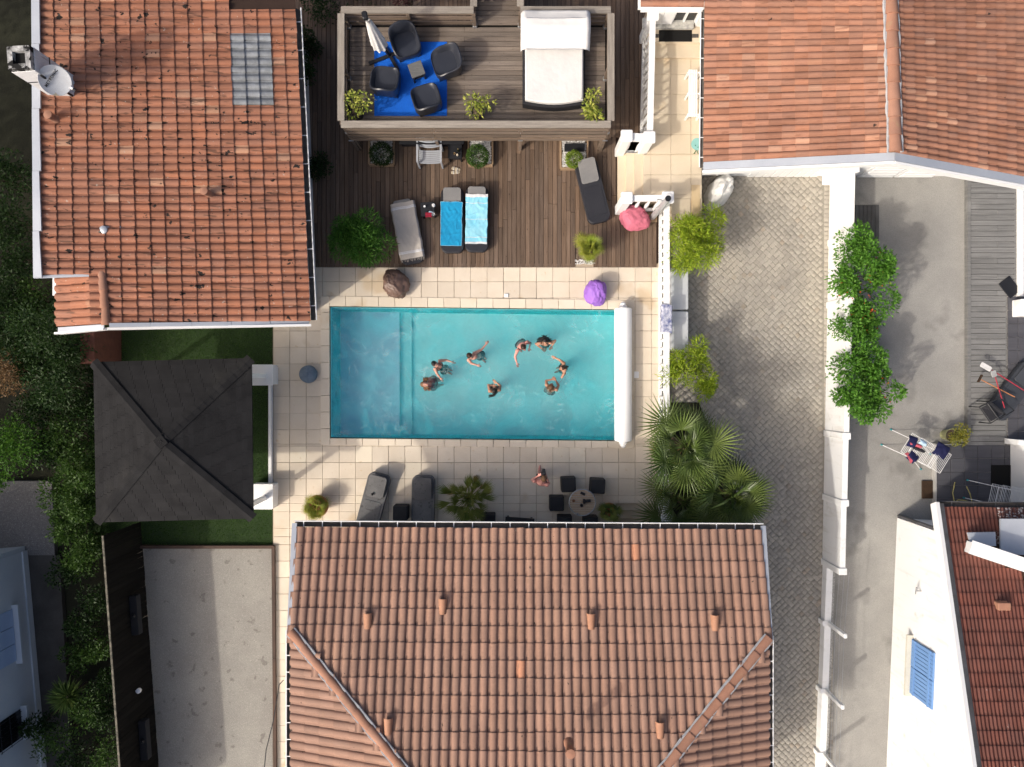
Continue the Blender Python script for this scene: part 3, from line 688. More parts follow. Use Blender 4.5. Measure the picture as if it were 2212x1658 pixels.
def walls(poly, z0, ztops, parent, mat=WHITE, name='wall'):
    for i in range(len(poly)):
        a, b = Vector(poly[i]), Vector(poly[(i + 1) % len(poly)]); d = (b - a).normalized(); nrm = Vector((d.y, -d.x)) * .25
        za, zb = ztops[i], ztops[(i + 1) % len(poly)]
        lo = [Vector((a.x, a.y, z0)), Vector((b.x, b.y, z0)), Vector((b.x - nrm.x, b.y - nrm.y, z0)), Vector((a.x - nrm.x, a.y - nrm.y, z0))]
        hi = [Vector((p.x, p.y, z)) for p, z in zip(lo, (za, zb, zb, za))]
        MB().hexa(lo, hi).build(name, mat, parent)

# ================= left house: one long slope down to the east
LH = thing('tiled_house', 'low house with old orange lichen-blackened tiles and grey zinc edges beside the wood deck', 'house', P(360, 330, 0))
A, B = P(636, -30, 2.8), P(671, 694, 2.8); D, C = P(82, -30, 4.56), P(92, 699, 4.56)
def lz(p):  # height of the slope at a plan point
    for _ in range(1):
        t = (P(655, 300, 2.8).x - p.x) / (P(655, 300, 2.8).x - P(87, 300, 4.56).x); return 2.8 + t * 1.76
k_ = 1 - .145
roof1 = quadslab(A, A.lerp(B, k_), D.lerp(C, k_), D, .1, 'roof', UNDER, LH)
quadslab(A.lerp(B, k_), B, B.lerp(C, .765), A.lerp(B, k_).lerp(D.lerp(C, k_), .765), .1, 'roof_deck', UNDER, roof1)
def inc1(p):
    px, py = PX(p)
    if py > 588 and px < 222: return False
    if px > 514 and py < 16: return False
    if 505 < px - (py - 150) * .043 < 597 and 66 < py < 230: return False
    return True
tm = tile_mesh('roof_tile', 1, 1, .30, TL_W)
# unit tile: width/height scale come from the matrix; z is metric so build at real height
def unit_tile(name, hgt, mat, flat=False):
    return tile_mesh(name, 1., 1., hgt, mat, flat=flat)
tile_L = unit_tile('roof_tile', .048, TL_W)
ms = field(A, B, C, D, 42, 18, inc1, .01)
pieces('roof_tile', roof1, tile_L, ms, TL_W)
glass = unit_tile('glass_tile', .055, GLASST)
def inc1g(p): px, py = PX(p); return 505 < px - (py - 150) * .043 < 597 and 66 < py < 230
for m in field(A, B, C, D, 42, 18, inc1g, .012, .4): link(glass, 'glass_tile', roof1, basis=m)
zr = 4.56 - (P(225, 0, 4.1).x - P(87, 0, 4.56).x) / (P(655, 0, 2.8).x - P(87, 0, 4.56).x) * 1.76
a2, b2 = P(124, 706, 3.75), P(124, 600, 3.75); d2, c2 = P(229, 700, zr), P(222, 592, zr)
r2 = quadslab(a2, b2, c2, d2, .1, 'lean_to_roof', UNDER, LH)
for m in field(a2, b2, c2, d2, 6, 3, None, .01): link(tile_L, 'roof_tile', r2, basis=m)
ridge_run(P(230, 703, zr + .03), P(221, 590, zr + .03), 3, .105, LH, mortar=False)
def strip(pts, z, w_px, name, mat, parent, th=.05): pass
def flashing(q, zs_, parent, mat=ZINC, th=.04, name='zinc_flashing'):
    hi = [P(x, y, z) for (x, y), z in zip(q, zs_)]
    ar = sum(hi[i].x * hi[(i + 1) % 4].y - hi[(i + 1) % 4].x * hi[i].y for i in range(4))
    if ar < 0: hi = hi[::-1]
    return MB().hexa([p - Vector((0, 0, th)) for p in hi], hi).build(name, mat, parent)
ys = [-30, 95, 235, 370, 500, 601]
for i in range(5):
    flashing([(67 + i * .8, ys[i]), (84, ys[i]), (86 + i, ys[i + 1] - .6), (68 + i * .9, ys[i + 1] - .6)], [4.66 + .002 * i] * 4, LH)
flashing([(72, 596), (214, 590), (214, 597), (73, 602)], [4.63, 4.22, 4.20, 4.62], LH)
xs = [236, 325, 415, 500, 585, 668]
for i in range(5):
    def zz(x): return 4.56 - (P(x, 700, 3.6).x - P(92, 700, 4.56).x) / (P(671, 694, 2.8).x - P(92, 700, 4.56).x) * 1.76 + .07
    flashing([(xs[i], 698.5 - i * 1.1), (xs[i + 1] - .8, 697.5 - i * 1.1), (xs[i + 1] - .8, 706 - i * 1.1), (xs[i], 707 - i * 1.1)], [zz(xs[i]), zz(xs[i + 1]), zz(xs[i + 1]), zz(xs[i])], LH)
flashing([(125, 708), (224, 701), (224, 710), (125, 718)], [3.82, zr + .06, zr + .06, 3.82], LH)
for (x0, x1, y0, y1, z0_, z1_) in ((234, 672, 711, 703, zr - .02, 2.80), (125, 230, 721, 711, 3.76, zr)):
    MB().beam(P(x0, y0, z0_ - .06), P(x1, y1, z1_ - .06), .05, .22).build('fascia_board', WHITEP, LH)
gutter(P(638, 18, 2.74), P(672, 692, 2.74), LH, (1, .05, 0), nb=11)
pl = [P(100, 700, 0).xy * .82 + Vector((-.6, 0)), P(640, 668, 2.0).xy, P(604, -60, 2.0).xy, P(96, -60, 3.6).xy]
pl = [Vector((P(140, 0, 3.2).x, P(0, 655, 2).y)), Vector((P(628, 0, 2.6).x, P(0, 655, 2).y)), Vector((P(604, 0, 2.6).x, 10.3)), Vector((P(110, 0, 4.2).x, 9.3))]
walls(pl, -.7, [3.7, 2.62, 2.62, 4.1], LH)
def vent_cap(px, py, z, parent, h=.28, r=.09, name='vent_pipe', mat=RIDGEM):
    b_ = P(px, py, z); mb = MB(); mb.lathe(b_, [(r * 1.25, -.05), (r * 1.2, .04), (r, .06), (r, h - .07), (r * 1.15, h - .05), (r * 1.12, h), (r * .4, h + .02)], 14); mb.build(name, mat, parent, smooth=True)
vent_cap(122, 259, 4.45, LH, .34); vent_cap(455, 422, 3.45, LH, .42)
fl = P(238, 494, 4.1); sl_ = math.atan(.3)
mb = MB(); mb.box((0, 0, .05), (.5, .24, .012), M=Matrix.Translation(fl) @ Matrix.Rotation(sl_, 4, 'Y')); mb.lathe(fl + Vector((-.1, -.06, .04)), [(.1, 0), (.1, .1), (.06, .13)], 14); mb.build('roof_vent', ZINC, LH, smooth=True)

# chimney + dish
zc = 4.35
cb = P(134, 186, 4.42); cd = .54
CH = thing('chimney', 'tall white chimney with soot-blackened open top at the zinc roof edge', 'chimney', cb)
hc = 1.4; rz_ = R(4)
mb = MB(); mb.box(cb + Vector((0, 0, hc / 2 - .3)), (cd, cd, hc + .6), rz_, .01); mb.build('shaft', M('chimney_paint', (.72, .73, .74), (.6, .61, .62), sc=3, rough=.8, spots=((3, .6, .7, (.4, .38, .35), (3, 3, .6), .7),)), CH)
SOOT = M('sooty_render', (.5, .5, .49), (.02, .02, .02), sc=6, rough=.95, spots=((5, .5, .56, (.012, .012, .012)),))
mb = MB()
for i, (dx, dy, sx, sy) in enumerate(((-.2, 0, .12, .52), (.2, 0, .12, .52), (0, .2, .28, .12), (0, -.2, .28, .12))):
    mb.box(cb + RZ(rz_).to_3x3() @ Vector((dx, dy, 0)) + Vector((0, 0, hc + .06 + i * .002)), (sx, sy, .12 + rnd(0, .02)), rz_, .012)
mb.build('crown', SOOT, CH)
MB().box(cb + Vector((0, 0, hc + .01)), (.34, .34, .02), rz_).build('flue_opening', M('soot', (.01, .01, .01), rough=1), CH)
MB().box(cb + Vector((0, 0, hc * .62)), (cd + .02, cd + .02, .03), rz_).build('strap', METALB, CH)
mast0 = cb + Vector((cd / 2 + .05, -cd / 2 - .02, hc * .75)); 
SD = thing('satellite_dish', 'round pale grey satellite dish with brand lettering fixed to the chimney mast', 'dish', mast0 - Vector((0, 0, .9)))
MB().tube([mast0 + Vector((0, 0, .2)), mast0 - Vector((0, 0, .95))], .028, 8).build('mast', METALB, SD)
MB().beam(mast0 + Vector((0, 0, .05)), cb + Vector((cd / 2 - .02, -cd / 2 + .05, hc * .77)), .06, .05).build('bracket', METALB, SD)
dc = P(118, 174, 5.42); dn = Vector((.55, -.35, .72)).normalized()
q_ = dn.to_track_quat('Z', 'Y').to_matrix().to_4x4()
mb = MB(); prof = [(.001, 0), (.1, .005), (.2, .02), (.29, .045), (.33, .06), (.335, .055), (.33, .035), (.2, -.005), (.001, -.02)]
mb.lathe(dc, prof, 28, q_, closed=False); mb.build('reflector', M('dish_paint', (.56, .58, .60), (.50, .51, .52), sc=5, rough=.5, spots=((5, .63, .68, (.45, .38, .27)),)), SD, smooth=True)
MB().tube([dc - dn * .02, mast0 - Vector((0, 0, .3))], .03, 8).build('back_arm', METALB, SD)
lnb = dc + dn * .3 + Vector((.27, -.1, -.1)); MB().tube([dc - dn * .02 + q_.to_3x3() @ Vector((0, -.3, 0)), lnb], .012, 6).build('feed_arm', ZINC, SD)
mb = MB(); mb.tube([lnb, lnb + Vector((.05, -.03, -.02))], .035, 10); mb.build('receiver', WHITEPL, SD); MB().tube([lnb + Vector((.05, -.03, -.02)), lnb + Vector((.1, -.06, -.04))], .034, 10).build('receiver_cap', BLACKP, SD)
cu = bpy.data.curves.new('brand_lettering', 'FONT'); cu.body = 'METRONIC'; cu.size = .085; cu.align_x = 'CENTER'; cu.extrude = .001; cu.space_character = 1.15; cu.offset = .002
to = bpy.data.objects.new('lt', cu); COL.objects.link(to); dg = bpy.context.evaluated_depsgraph_get(); tme = bpy.data.meshes.new_from_object(to.evaluated_get(dg)); bpy.data.objects.remove(to)
xax = Vector((.5, .78, 0)); xax = (xax - dn * dn.dot(xax)).normalized(); yax = dn.cross(xax)
tmx = Matrix(((xax.x, yax.x, dn.x, 0), (xax.y, yax.y, dn.y, 0), (xax.z, yax.z, dn.z, 0), (0, 0, 0, 1))); tmx.translation = dc + dn * .034 + yax * .05
tme.transform(tmx); tme.materials.clear(); tme.materials.append(BLACKP); link(tme, 'brand_lettering', SD)

# ================= lower house: wide slope with hips at both sides
SH = thing('hip_roofed_house', 'wide house with pinkish brown tiled hip roof below the pool terrace', 'house', P(1140, 1400, 0))
ze, sp_ = 3.0, .31
NW, NE = P(641, 1139, ze), P(1644, 1145, ze)
def rise(p, dy): return Vector((p.x, p.y - dy, p.z + dy * sp_))
DEP = 8.2
A, B = NW, NE; D, C = rise(NW, DEP), rise(NE, DEP)
hl0, hr0 = rise(NW, 2.48), rise(NE, 2.55)
hl0.x = P(630, 1352, hl0.z).x; hr0.x = P(1659, 1366, hr0.z).x
hl1 = hl0 + Vector((6, -6, 6 * sp_)); hr1 = hr0 + Vector((-6, -6, 6 * sp_))
roof2 = quadslab(A, B, rise(NE, 2.5), rise(NW, 2.5), .1, 'roof', UNDER, SH)
quadslab(hl0, hr0, hr1, hl1, .1, 'roof_deck', UNDER, roof2)
def inc2(p):
    if p.y > hl0.y - .02: return True
    return p.x > hl0.x + (hl0.y - p.y) + .02 and p.x < hr0.x - (hr0.y - p.y) - .02
tile_S = unit_tile('roof_tile', .05, TL_S)
ms = field(A, B, C, D, 53, 21, inc2, .012)
wl = [hl0, Vector((hl0.x, hl0.y - 6, hl0.z))]; wr = [hr0, Vector((hr0.x, hr0.y - 6, hr0.z))]
quadslab(wl[1], wl[0], hl0 + Vector((.01, 0, 0)), hl1, .1, 'hip_deck', UNDER, roof2); quadslab(wr[0], wr[1], hr1, hr0 - Vector((.01, 0, 0)), .1, 'hip_deck', UNDER, roof2)
def incW(p): return (hl0.y - p.y) > (p.x - hl0.x) + .14
def incE(p): return (hr0.y - p.y) > (hr0.x - p.x) + .14
ms += field(wl[1], wl[0], wl[0] + Vector((6, 0, 6 * sp_)), wl[1] + Vector((6, 0, 6 * sp_)), 26, 15, incW, .012)
ms += field(wr[0], wr[1], wr[1] + Vector((-6, 0, 6 * sp_)), wr[0] + Vector((-6, 0, 6 * sp_)), 26, 15, incE, .012)
pieces('roof_tile', roof2, tile_S, ms, TL_S)
upv = Vector((0, 0, .05))
ridge_run(hl0 + upv, hl1 + upv, 17, .115, SH); ridge_run(hr0 + upv, hr1 + upv, 17, .115, SH)
gutter(NW + Vector((-.08, 0, -.06)), NE + Vector((.08, 0, -.06)), SH, (0, 1, 0), nb=25)
gutter(hl0 + Vector((0, 0, -.06)), wl[1] + Vector((0, 0, -.06)), SH, (-1, 0, 0), nb=14); gutter(hr0 + Vector((0, 0, -.06)), wr[1] + Vector((0, 0, -.06)), SH, (1, 0, 0), nb=14)
for (a_, b_, s) in ((NW, hl0, -1), (NE, hr0, 1)):
    MB().beam(a_ + Vector((s * .06, .1, -.02)), b_ + Vector((s * .05, 0, -.0)), .13, .05).build('zinc_verge', ZINC, SH)
walls([Vector((NW.x + .45, NW.y - 9)), Vector((NE.x - .45, NE.y - 9)), Vector((NE.x - .45, NE.y - .75)), Vector((NW.x + .45, NW.y - .75))], -.7, [3.0] * 4, SH)
def hood(px, py, parent):          # clay ventilation tile
    y_ = (829 - py); z = 3.3
    for _ in range(5): z = ze + (NW.y - P(px, py, z).y) * sp_
    p = P(px, py, z) + Vector((0, 0, .06)); mb = MB(); sg = 8; vs = []
    for (yy, k, up_) in ((.17, .115, .11), (-.22, .085, .02)):
        for i in range(sg + 1):
            t = math.pi * i / sg; vs.append(p + Vector((k * math.cos(t), yy, k * math.sin(t) + up_ - .04 - yy * sp_)))
    mb.add(vs, [(i, i + 1, sg + 2 + i, sg + 1 + i) for i in range(sg)]); vs2 = [v + Vector((0, -.02, -.018)) for v in vs[:sg + 1]]
    mb.add(vs[:sg + 1] + vs2, [(i, i + 1, sg + 2 + i, sg + 1 + i) for i in range(sg)]); mb.build('vent_tile', M('vent_clay', (.38, .195, .12), (.33, .165, .1), rough=.7) if 'vent_clay' not in bpy.data.materials else bpy.data.materials['vent_clay'], parent, smooth=True)
for q in ((796, 1336), (957, 1305), (1276, 1337), (1542, 1340), (840, 1562), (1424, 1570)): hood(*q, SH)
vent_cap(1229, 1606, 5.05, SH, .5, .1)
mb = MB(); pts = [P(612, 1470, 3.6), P(603, 1480, 3.4), P(600, 1500, 3.2), P(590, 1560, 3.1), P(575, 1620, 3.0), P(565, 1720, 3.0)]
single('power_cable', 'black overhead cable running from the gutter along the sand court', 'cable', MB().tube(pts, .012, 6), BLACKP)

# ================= upper right house: two slopes, ridge running away
NH = thing('gabled_house', 'white house with terracotta tiled gable roof beside the stone porch', 'house', P(1900, 150, ZD))
zw, zr_, zE = 2.9, 4.15, 2.6
A, B = P(1519, 352, zw), P(1522, -40, zw); C, D = P(1921, -40, zr_), P(1931, 331, zr_)
roof3 = quadslab(A, B, C, D, .1, 'roof', UNDER, NH)
tile_N = unit_tile('roof_tile', .045, TL_NE)
ms = field(A, B, C, D, 27, 14, None, .012)
a4, b4 = P(1384, 17, 2.55), P(1384, -40, 2.55); c4, d4 = B.copy(), P(1519, 17, zw)
quadslab(a4, b4, c4 + Vector((0, 0, -.02)), d4 + Vector((0, 0, -.02)), .08, 'porch_roof', UNDER, NH)
ms += field(a4, b4, c4, d4, 4, 5, None, .012)
E1, E2 = P(2310, -40, zE), P(2310, 402, zE)
ms2 = field(E1, E2, D, C, 28, 18, None, .012)
quadslab(E1, E2, D, C, .1, 'roof_deck', UNDER, roof3)
pieces('roof_tile', roof3, tile_N, ms + ms2, TL_NE)
ridge_run(D + Vector((0, 0, .04)), C + Vector((0, 0, .04)), 10, .16, NH)
gutter(P(1519, 362, zw - .05), P(1522, 20, zw - .05), NH, (-1, 0, 0), r=.05, nb=8)
MB().beam(P(1384, 17, 2.55) + Vector((0, -.04, -.03)), P(1519, 17, zw) + Vector((0, -.04, -.05)), .06, .16).build('fascia_board', WHITEP, NH)
MB().beam(P(1382, 20, 2.5), P(1382, -40, 2.5), .09, .1).build('porch_gutter', WHITEP, NH)
# zinc verge + white fascia along the gable
for (p, q) in ((A, D), (D, E2)):
    MB().beam(p + Vector((0, -.1, .02)), q + Vector((0, -.1, .02)), .2, .05).build('zinc_verge', ZINC, NH)
    MB().beam(p + Vector((0, -.24, -.08)), q + Vector((0, -.24, -.08)), .06, .22).build('fascia_board', WHITEP, NH)
yw = P(0, 381, ZD).y
xw, xr, xe_ = 5.65, D.x, P(2096, 0, ZD).x
def gab(x): return zw + (x - A.x) / (D.x - A.x) * (zr_ - zw) - .12 if x < D.x else zr_ - (x - D.x) / (E2.x - D.x) * (zr_ - zE) - .12
for (xa, xb) in ((xw, xr), (xr, xe_)):
    lo = [Vector((xa, yw, -.72)), Vector((xb, yw, -.72)), Vector((xb, yw + .25, -.72)), Vector((xa, yw + .25, -.72))]
    MB().hexa(lo, [Vector((p.x, p.y, gab(p.x))) for p in lo]).build('wall', WHITE, NH)
MB().beam((xw + .12, yw + .1, 1.), (xw + .12, 10.3, 1.), .25, 3.5).build('wall', WHITE, NH)
MB().beam((xe_ - .12, yw + .1, .9), (xe_ - .12, 10.3, .9), .25, 3.2).build('wall', WHITE, NH)
# white louvred doors and a garage panel in the gable wall
for (x0_, x1_) in ((1850, 1925), (1930, 2010)):
    a_, b_ = P(x0_, 0, ZD).x, P(x1_, 0, ZD).x
    dr = MB().box(((a_ + b_) / 2, yw - .03, .55), (b_ - a_, .05, 1.9)).build('louvre_door', WHITEP, NH)
    for k in range(11):
        MB().box(((a_ + b_) / 2, yw - .065, -.25 + k * .165), ((b_ - a_) * .86, .03, .09), b=.008).build('louvre', WHITEP, dr)
for k in range(9):
    MB().box((P(1620 + k * 17, 0, ZD).x, yw - .02, .5), (.22, .03, 1.85), b=.01).build('garage_panel', WHITEP, NH)
MB().tube([P(1530, 372, 2.6), P(1545, 372, 1.8), P(1552, 377, ZD)], .05, 8).build('downpipe', WHITEP, NH)

# ================= lower right house: north slope, white gable wall towards the yard
EH = thing('white_gable_house', 'tall white gable wall house with dark red tiled roof and blue shutter', 'house', P(2030, 1400, ZD))
g0, g1 = P(1938, 1119, ZD), P(1911, 1750, ZD)
dd = (g1 - g0); dn_ = Vector((dd.y, -dd.x, 0)).normalized()
if dn_.x < 0: dn_ = -dn_
def rk(t): return 2.05 + t * (4.82 - 2.05)
lo = [g0, g1, g1 + dn_ * .25, g0 + dn_ * .25]; zt = [rk(0), rk(1), rk(1), rk(0)]
lo = [Vector((p.x, p.y, -.72)) for p in lo]; 
mb = MB(); mb.hexa(lo, [Vector((p.x, p.y, z)) for p, z in zip(lo, zt)]); mb.build('wall', WHITE, EH)
mb = MB(); nw_ = [g0 + Vector((.02, -.02, 0)), g0 + dn_ * 9, g0 + dn_ * 9 + Vector((0, -.25, 0)), g0 + Vector((.02, -.27, 0))]; nw_ = [Vector((p.x, p.y, -.72)) for p in nw_][::-1]
mb.hexa(nw_, [Vector((p.x, p.y, 2.0)) for p in nw_]); mb.build('wall', WHITE, EH)
MB().tube([g0 + Vector((.05, .06, -.2)), g0 + Vector((.05, .06, 2.3))], .05, 8).build('downpipe', DARKZ, EH)
A, B = P(2318, 1100, 2.15), P(2034, 1096, 2.15); zt_ = 4.95
C, D = P(2128, 1745, zt_), P(2420, 1745, zt_)
roof4 = quadslab(A, B, C, D, .1, 'roof', UNDER, EH)
tile_E = unit_tile('roof_tile', .03, TL_SE, flat=True)
tile_X = unit_tile('roof_tile', .03, TL_LICH, flat=True)
def terr_in(p): px, py = PX(p); return px > 2098 and 1152 < py < 1160 + (px - 2098) * .62
ms = [m for m in field(A, B, C, D, 17, 22, lambda p: not terr_in(p), .012, .5)]
def lich(m): px, py = PX(m.translation); return px > 2150 and py < 1195
pieces('roof_tile', roof4, tile_E, [m for m in ms if not lich(m)], TL_SE)
for m in ms:
    if lich(m): link(tile_X, 'lichen_tile', roof4, basis=m)
MB().beam(B + Vector((-.04, .1, .02)), C + Vector((-.04, 0, .02)), .12, .1).build('zinc_verge', DARKZ, EH)
MB().beam(B + Vector((-.15, .1, -.06)), C + Vector((-.15, 0, -.06)), .1, .26).build('fascia_board', WHITEP, EH)
gutter(A + Vector((0, 0, -.05)), B + Vector((0, 0, -.05)), EH, (0, 1, 0), edge=DARKZ, nb=6)
# roof terrace cut into the slope
tz0 = 2.6
flashing([(2090, 1151), (2150, 1150), (2152, 1180), (2097, 1180)], [2.62, 2.62, 2.66, 2.66], EH, ZINC)
MB().beam(P(2097, 1184, 2.85), P(2330, 1262, 2.95), .3, .5).build('terrace_parapet', WHITE, EH)
MB().beam(P(2097, 1182, 3.13), P(2330, 1260, 3.23), .36, .05).build('parapet_cap', WHITEP, EH)
MB().beam(P(2160, 1165, 2.62), P(2330, 1165, 2.62), 1.1, .05).build('terrace_floor', ZINC, EH)
vent = P(2159, 1306, 3.15); mb = MB(); mb.box(vent + Vector((0, 0, .1)), (.33, .2, .22), b=.02); mb.build('roof_vent', RIDGEM, EH)
# blue shutters with pale sill in the gable wall
def wallpt(py_, z):        # point on gable wall plane at picture row (of the base) and height
    t = (P(0, py_, ZD).y - g0.y) / (g1.y - g0.y); q = g0.lerp(g1, t); return Vector((q.x, q.y, z))
du = dd.normalized()
sh0, sh1 = wallpt(1352, .72), wallpt(1462, .72)
wn_ = thing('x', 'x', 'x') if False else None
for (a_, b_) in ((sh0, sh0.lerp(sh1, .495)), (sh0.lerp(sh1, .505), sh1)):
    c_ = (a_ + b_) / 2 - dn_ * .02; L = (b_ - a_).length
    s_ = MB().beam(a_ - dn_ * .03 + Vector((0, 0, .55)), b_ - dn_ * .03 + Vector((0, 0, .55)), .04, 1.1).build('shutter', SHUT, EH)
    for k in range(7):
        q0 = a_.lerp(b_, (k + .08) / 7); q1 = a_.lerp(b_, (k + .92) / 7)
        MB().beam(q0 - dn_ * .056 + Vector((0, 0, .55)), q1 - dn_ * .056 + Vector((0, 0, .55)), .014, 1.08).build('shutter_board', SHUT, s_)
    for z_ in (.18, .92): MB().beam(a_ - dn_ * .073 + Vector((0, 0, z_)), b_ - dn_ * .073 + Vector((0, 0, z_)), .02, .07).build('hinge_strap', SHUT, s_)
MB().beam(sh0 - dn_ * .06 - du * .1 + Vector((0, 0, -.05)), sh1 - dn_ * .06 + du * .1 + Vector((0, 0, -.05)), .24, .08).build('window_sill', M('pale_stone_sill', (.62, .60, .52), rough=.8), EH)
lampb = wallpt(1248, 1.0)
wl_ = thing('wall_tap', 'small grey metal tap and bracket on the white gable wall', 'tap', lampb + Vector((-.08, 0, -.2)))
MB().tube([lampb, lampb - dn_ * .16, lampb - dn_ * .2 + Vector((0, .12, .1))], .02, 6).build('pipe', METALG, wl_); MB().tube([lampb - dn_ * .16, lampb - dn_ * .1 + Vector((0, -.12, -.12))], .018, 6).build('spout', METALG, wl_)

# ================= left lower neighbour: pale wall with shutters
WH = thing('pale_neighbour_house', 'pale blue-white house wall with barred window behind the dark shrubs', 'house', P(0, 1420, -.57))
w0, w1 = P(56, 1189, -.57), P(105, 1745, -.57); du = (w1 - w0).normalized(); dn_ = Vector((-du.y, du.x, 0))
if dn_.x < 0: dn_ = -dn_
PALE = M('pale_wall', (.58, .62, .64), (.52, .56, .6), sc=1, rough=.85, fine=.05)
MB().beam(w0 - dn_ * .13 + Vector((0, 0, 1.5)), w1 - dn_ * .13 + Vector((0, 0, 1.5)), .26, 3.).build('wall', PALE, WH)
MB().beam(w0 - dn_ * .02 + Vector((0, 0, 1.5)), w0 - dn_ * 6 + Vector((0, .02, 1.5)), .26, 2.98).build('wall', PALE, WH)
MB().beam(w0 + dn_ * .02 + Vector((0, 0, .1)), w1 + dn_ * .02 + Vector((0, 0, .1)), .06, .22).build('plinth', PALE, WH)
def wp(py_, z, o=0.):
    t = (P(0, py_, -.57).y - w0.y) / (w1.y - w0.y); q = w0.lerp(w1, t); return Vector((q.x, q.y, z)) + dn_ * o
for k in range(3):
    a_, b_ = wp(1298 + k * 36, .85, .02), wp(1298 + k * 36 + 34.5, .85, .02)
    MB().beam(a_, b_, .04, 1.1).build('shutter', SHUTW, WH)
MB().beam(wp(1290, .24, .09), wp(1412, .24, .09), .2, .07).build('window_sill', PALE, WH)
MB().beam(wp(1500, .24, .09), wp(1570, .24, .09), .2, .07).build('window_sill', PALE, WH)
wb = MB().beam(wp(1505, .85, .01), wp(1562, .85, .01), .03, 1.1).build('barred_window', M('dark_glass', (.01, .01, .012), rough=.15, spec=.6), WH)
for k in range(6): 
    q = wp(1507 + k * 11, .4, .12); MB().tube([q, q + Vector((0, 0, .5)), q + Vector((0, 0, .95))], .01, 5).build('window_bar', METALB, wb)
for z_ in (.45, .9, 1.3): MB().tube([wp(1503, z_, .12), wp(1564, z_, .12)], .01, 5).build('window_bar', METALB, wb)

# ================= gazebo
Y0 = lambda py: P(0, py, .4).y
GZ = thing('gazebo', 'square gazebo with black shingled hip roof and white low walls on the turf', 'gazebo', P(400, 950, 0))
gc = [P(203, 783, 2.4), P(543, 775, 2.4), P(547, 1120, 2.4), P(209, 1128, 2.4)]; apex = P(348, 955, 3.12)
mb = MB(); lo = [p - Vector((0, 0, .05)) for p in gc]; mb.add(gc + [apex] + lo, [(1, 0, 4), (2, 1, 4), (3, 2, 4), (0, 3, 4), (5, 6, 7, 8)] + [((i), (i + 1) % 4, 5 + (i + 1) % 4, 5 + i) for i in range(4)])
groof = mb.build('roof', SHING, GZ)
shm = MB().slab([(-.5, -.04), (.5, -.04), (.5, 1.1), (-.5, 1.1)], 0, .012).mesh('shingle', SHING)
shing = []
for i in range(4):
    a_, b_ = gc[(i + 1) % 4], gc[i]
    e = (b_ - a_); L = e.length; e = e / L; foot = a_ + e * (apex - a_).dot(e); s = apex - foot; SL = s.length; s = s / SL; nrm = e.cross(s)
    if nrm.z < 0: nrm = -nrm
    rows = 17; wsh = .37
    for r_ in range(rows):
        y = SL * r_ / rows; fa = (apex - a_).dot(e) * r_ / rows; fb = L - (L - (apex - a_).dot(e)) * r_ / rows
        x = fa + .02 - (wsh / 2 if r_ % 2 else 0)
        while x < fb - .02:
            xa, xb = max(x, fa + .015), min(x + wsh, fb - .015)
            if xb - xa > .06:
                p = a_ + e * ((xa + xb) / 2) + s * y + nrm * (.004 + rnd(0, .003)); wd = (xb - xa - .008); hh = SL / rows * .98
                shing.append(Matrix(((e.x * wd, s.x * hh, nrm.x, p.x), (e.y * wd, s.y * hh, nrm.y, p.y), (e.z * wd, s.z * hh, nrm.z, p.z), (0, 0, 0, 1))) @ Matrix.Rotation(.0, 4, 'X'))
            x += wsh
pieces('shingle', groof, shm, shing, SHING)
cap = MB(); cap.add([(-.15, 0, -.004), (0, 0, .04), (.15, 0, -.004), (-.15, .26, -.010), (0, .26, .03), (.15, .26, -.010), (-.15, 0, -.03), (0, 0, .01), (.15, 0, -.03)], [(0, 1, 4, 3), (1, 2, 5, 4), (6, 7, 1, 0), (7, 8, 2, 1)]); capm = cap.mesh('hip_cap', SHING)
for i in range(4):
    y = (apex - gc[i]); L = y.length; y = y / L; x = y.cross(Vector((0, 0, 1))).normalized(); z = x.cross(y); n_ = int(L / .2)
    for k in range(n_):
        p = gc[i] + y * (L * k / n_) + Vector((0, 0, .025)); link(capm, 'hip_cap', groof, basis=Matrix(((x.x, y.x, z.x, p.x), (x.y, y.y, z.y, p.y), (x.z, y.z, z.z, p.z), (0, 0, 0, 1))))
MB().box(apex + Vector((0, 0, .02)), (.3, .3, .05), R(40), .02).build('apex_cap', SHING, groof)
for k in range(4):    # replaced paler shingles at the west edge
    pass
gx0, gx1, gy0, gy1 = gc[0].x + .35, gc[1].x - .3, gc[3].y + .35, gc[0].y - .35
for (x_, y_) in ((gx0, gy0), (gx1, gy0), (gx1, gy1), (gx0, gy1)): MB().box((x_, y_, 1.17), (.13, .13, 2.36), b=.01).build('post', WHITEP, GZ)
for (a_, b_) in (((gx0, gy0), (gx1, gy0)), ((gx1, gy0), (gx1, gy1)), ((gx1, gy1), (gx0, gy1)), ((gx0, gy1), (gx0, gy0))):
    MB().beam((*a_, 2.28), (*b_, 2.28), .1, .16).build('beam', GREENM if a_ == (gx0, gy0) else WHITEP, GZ)
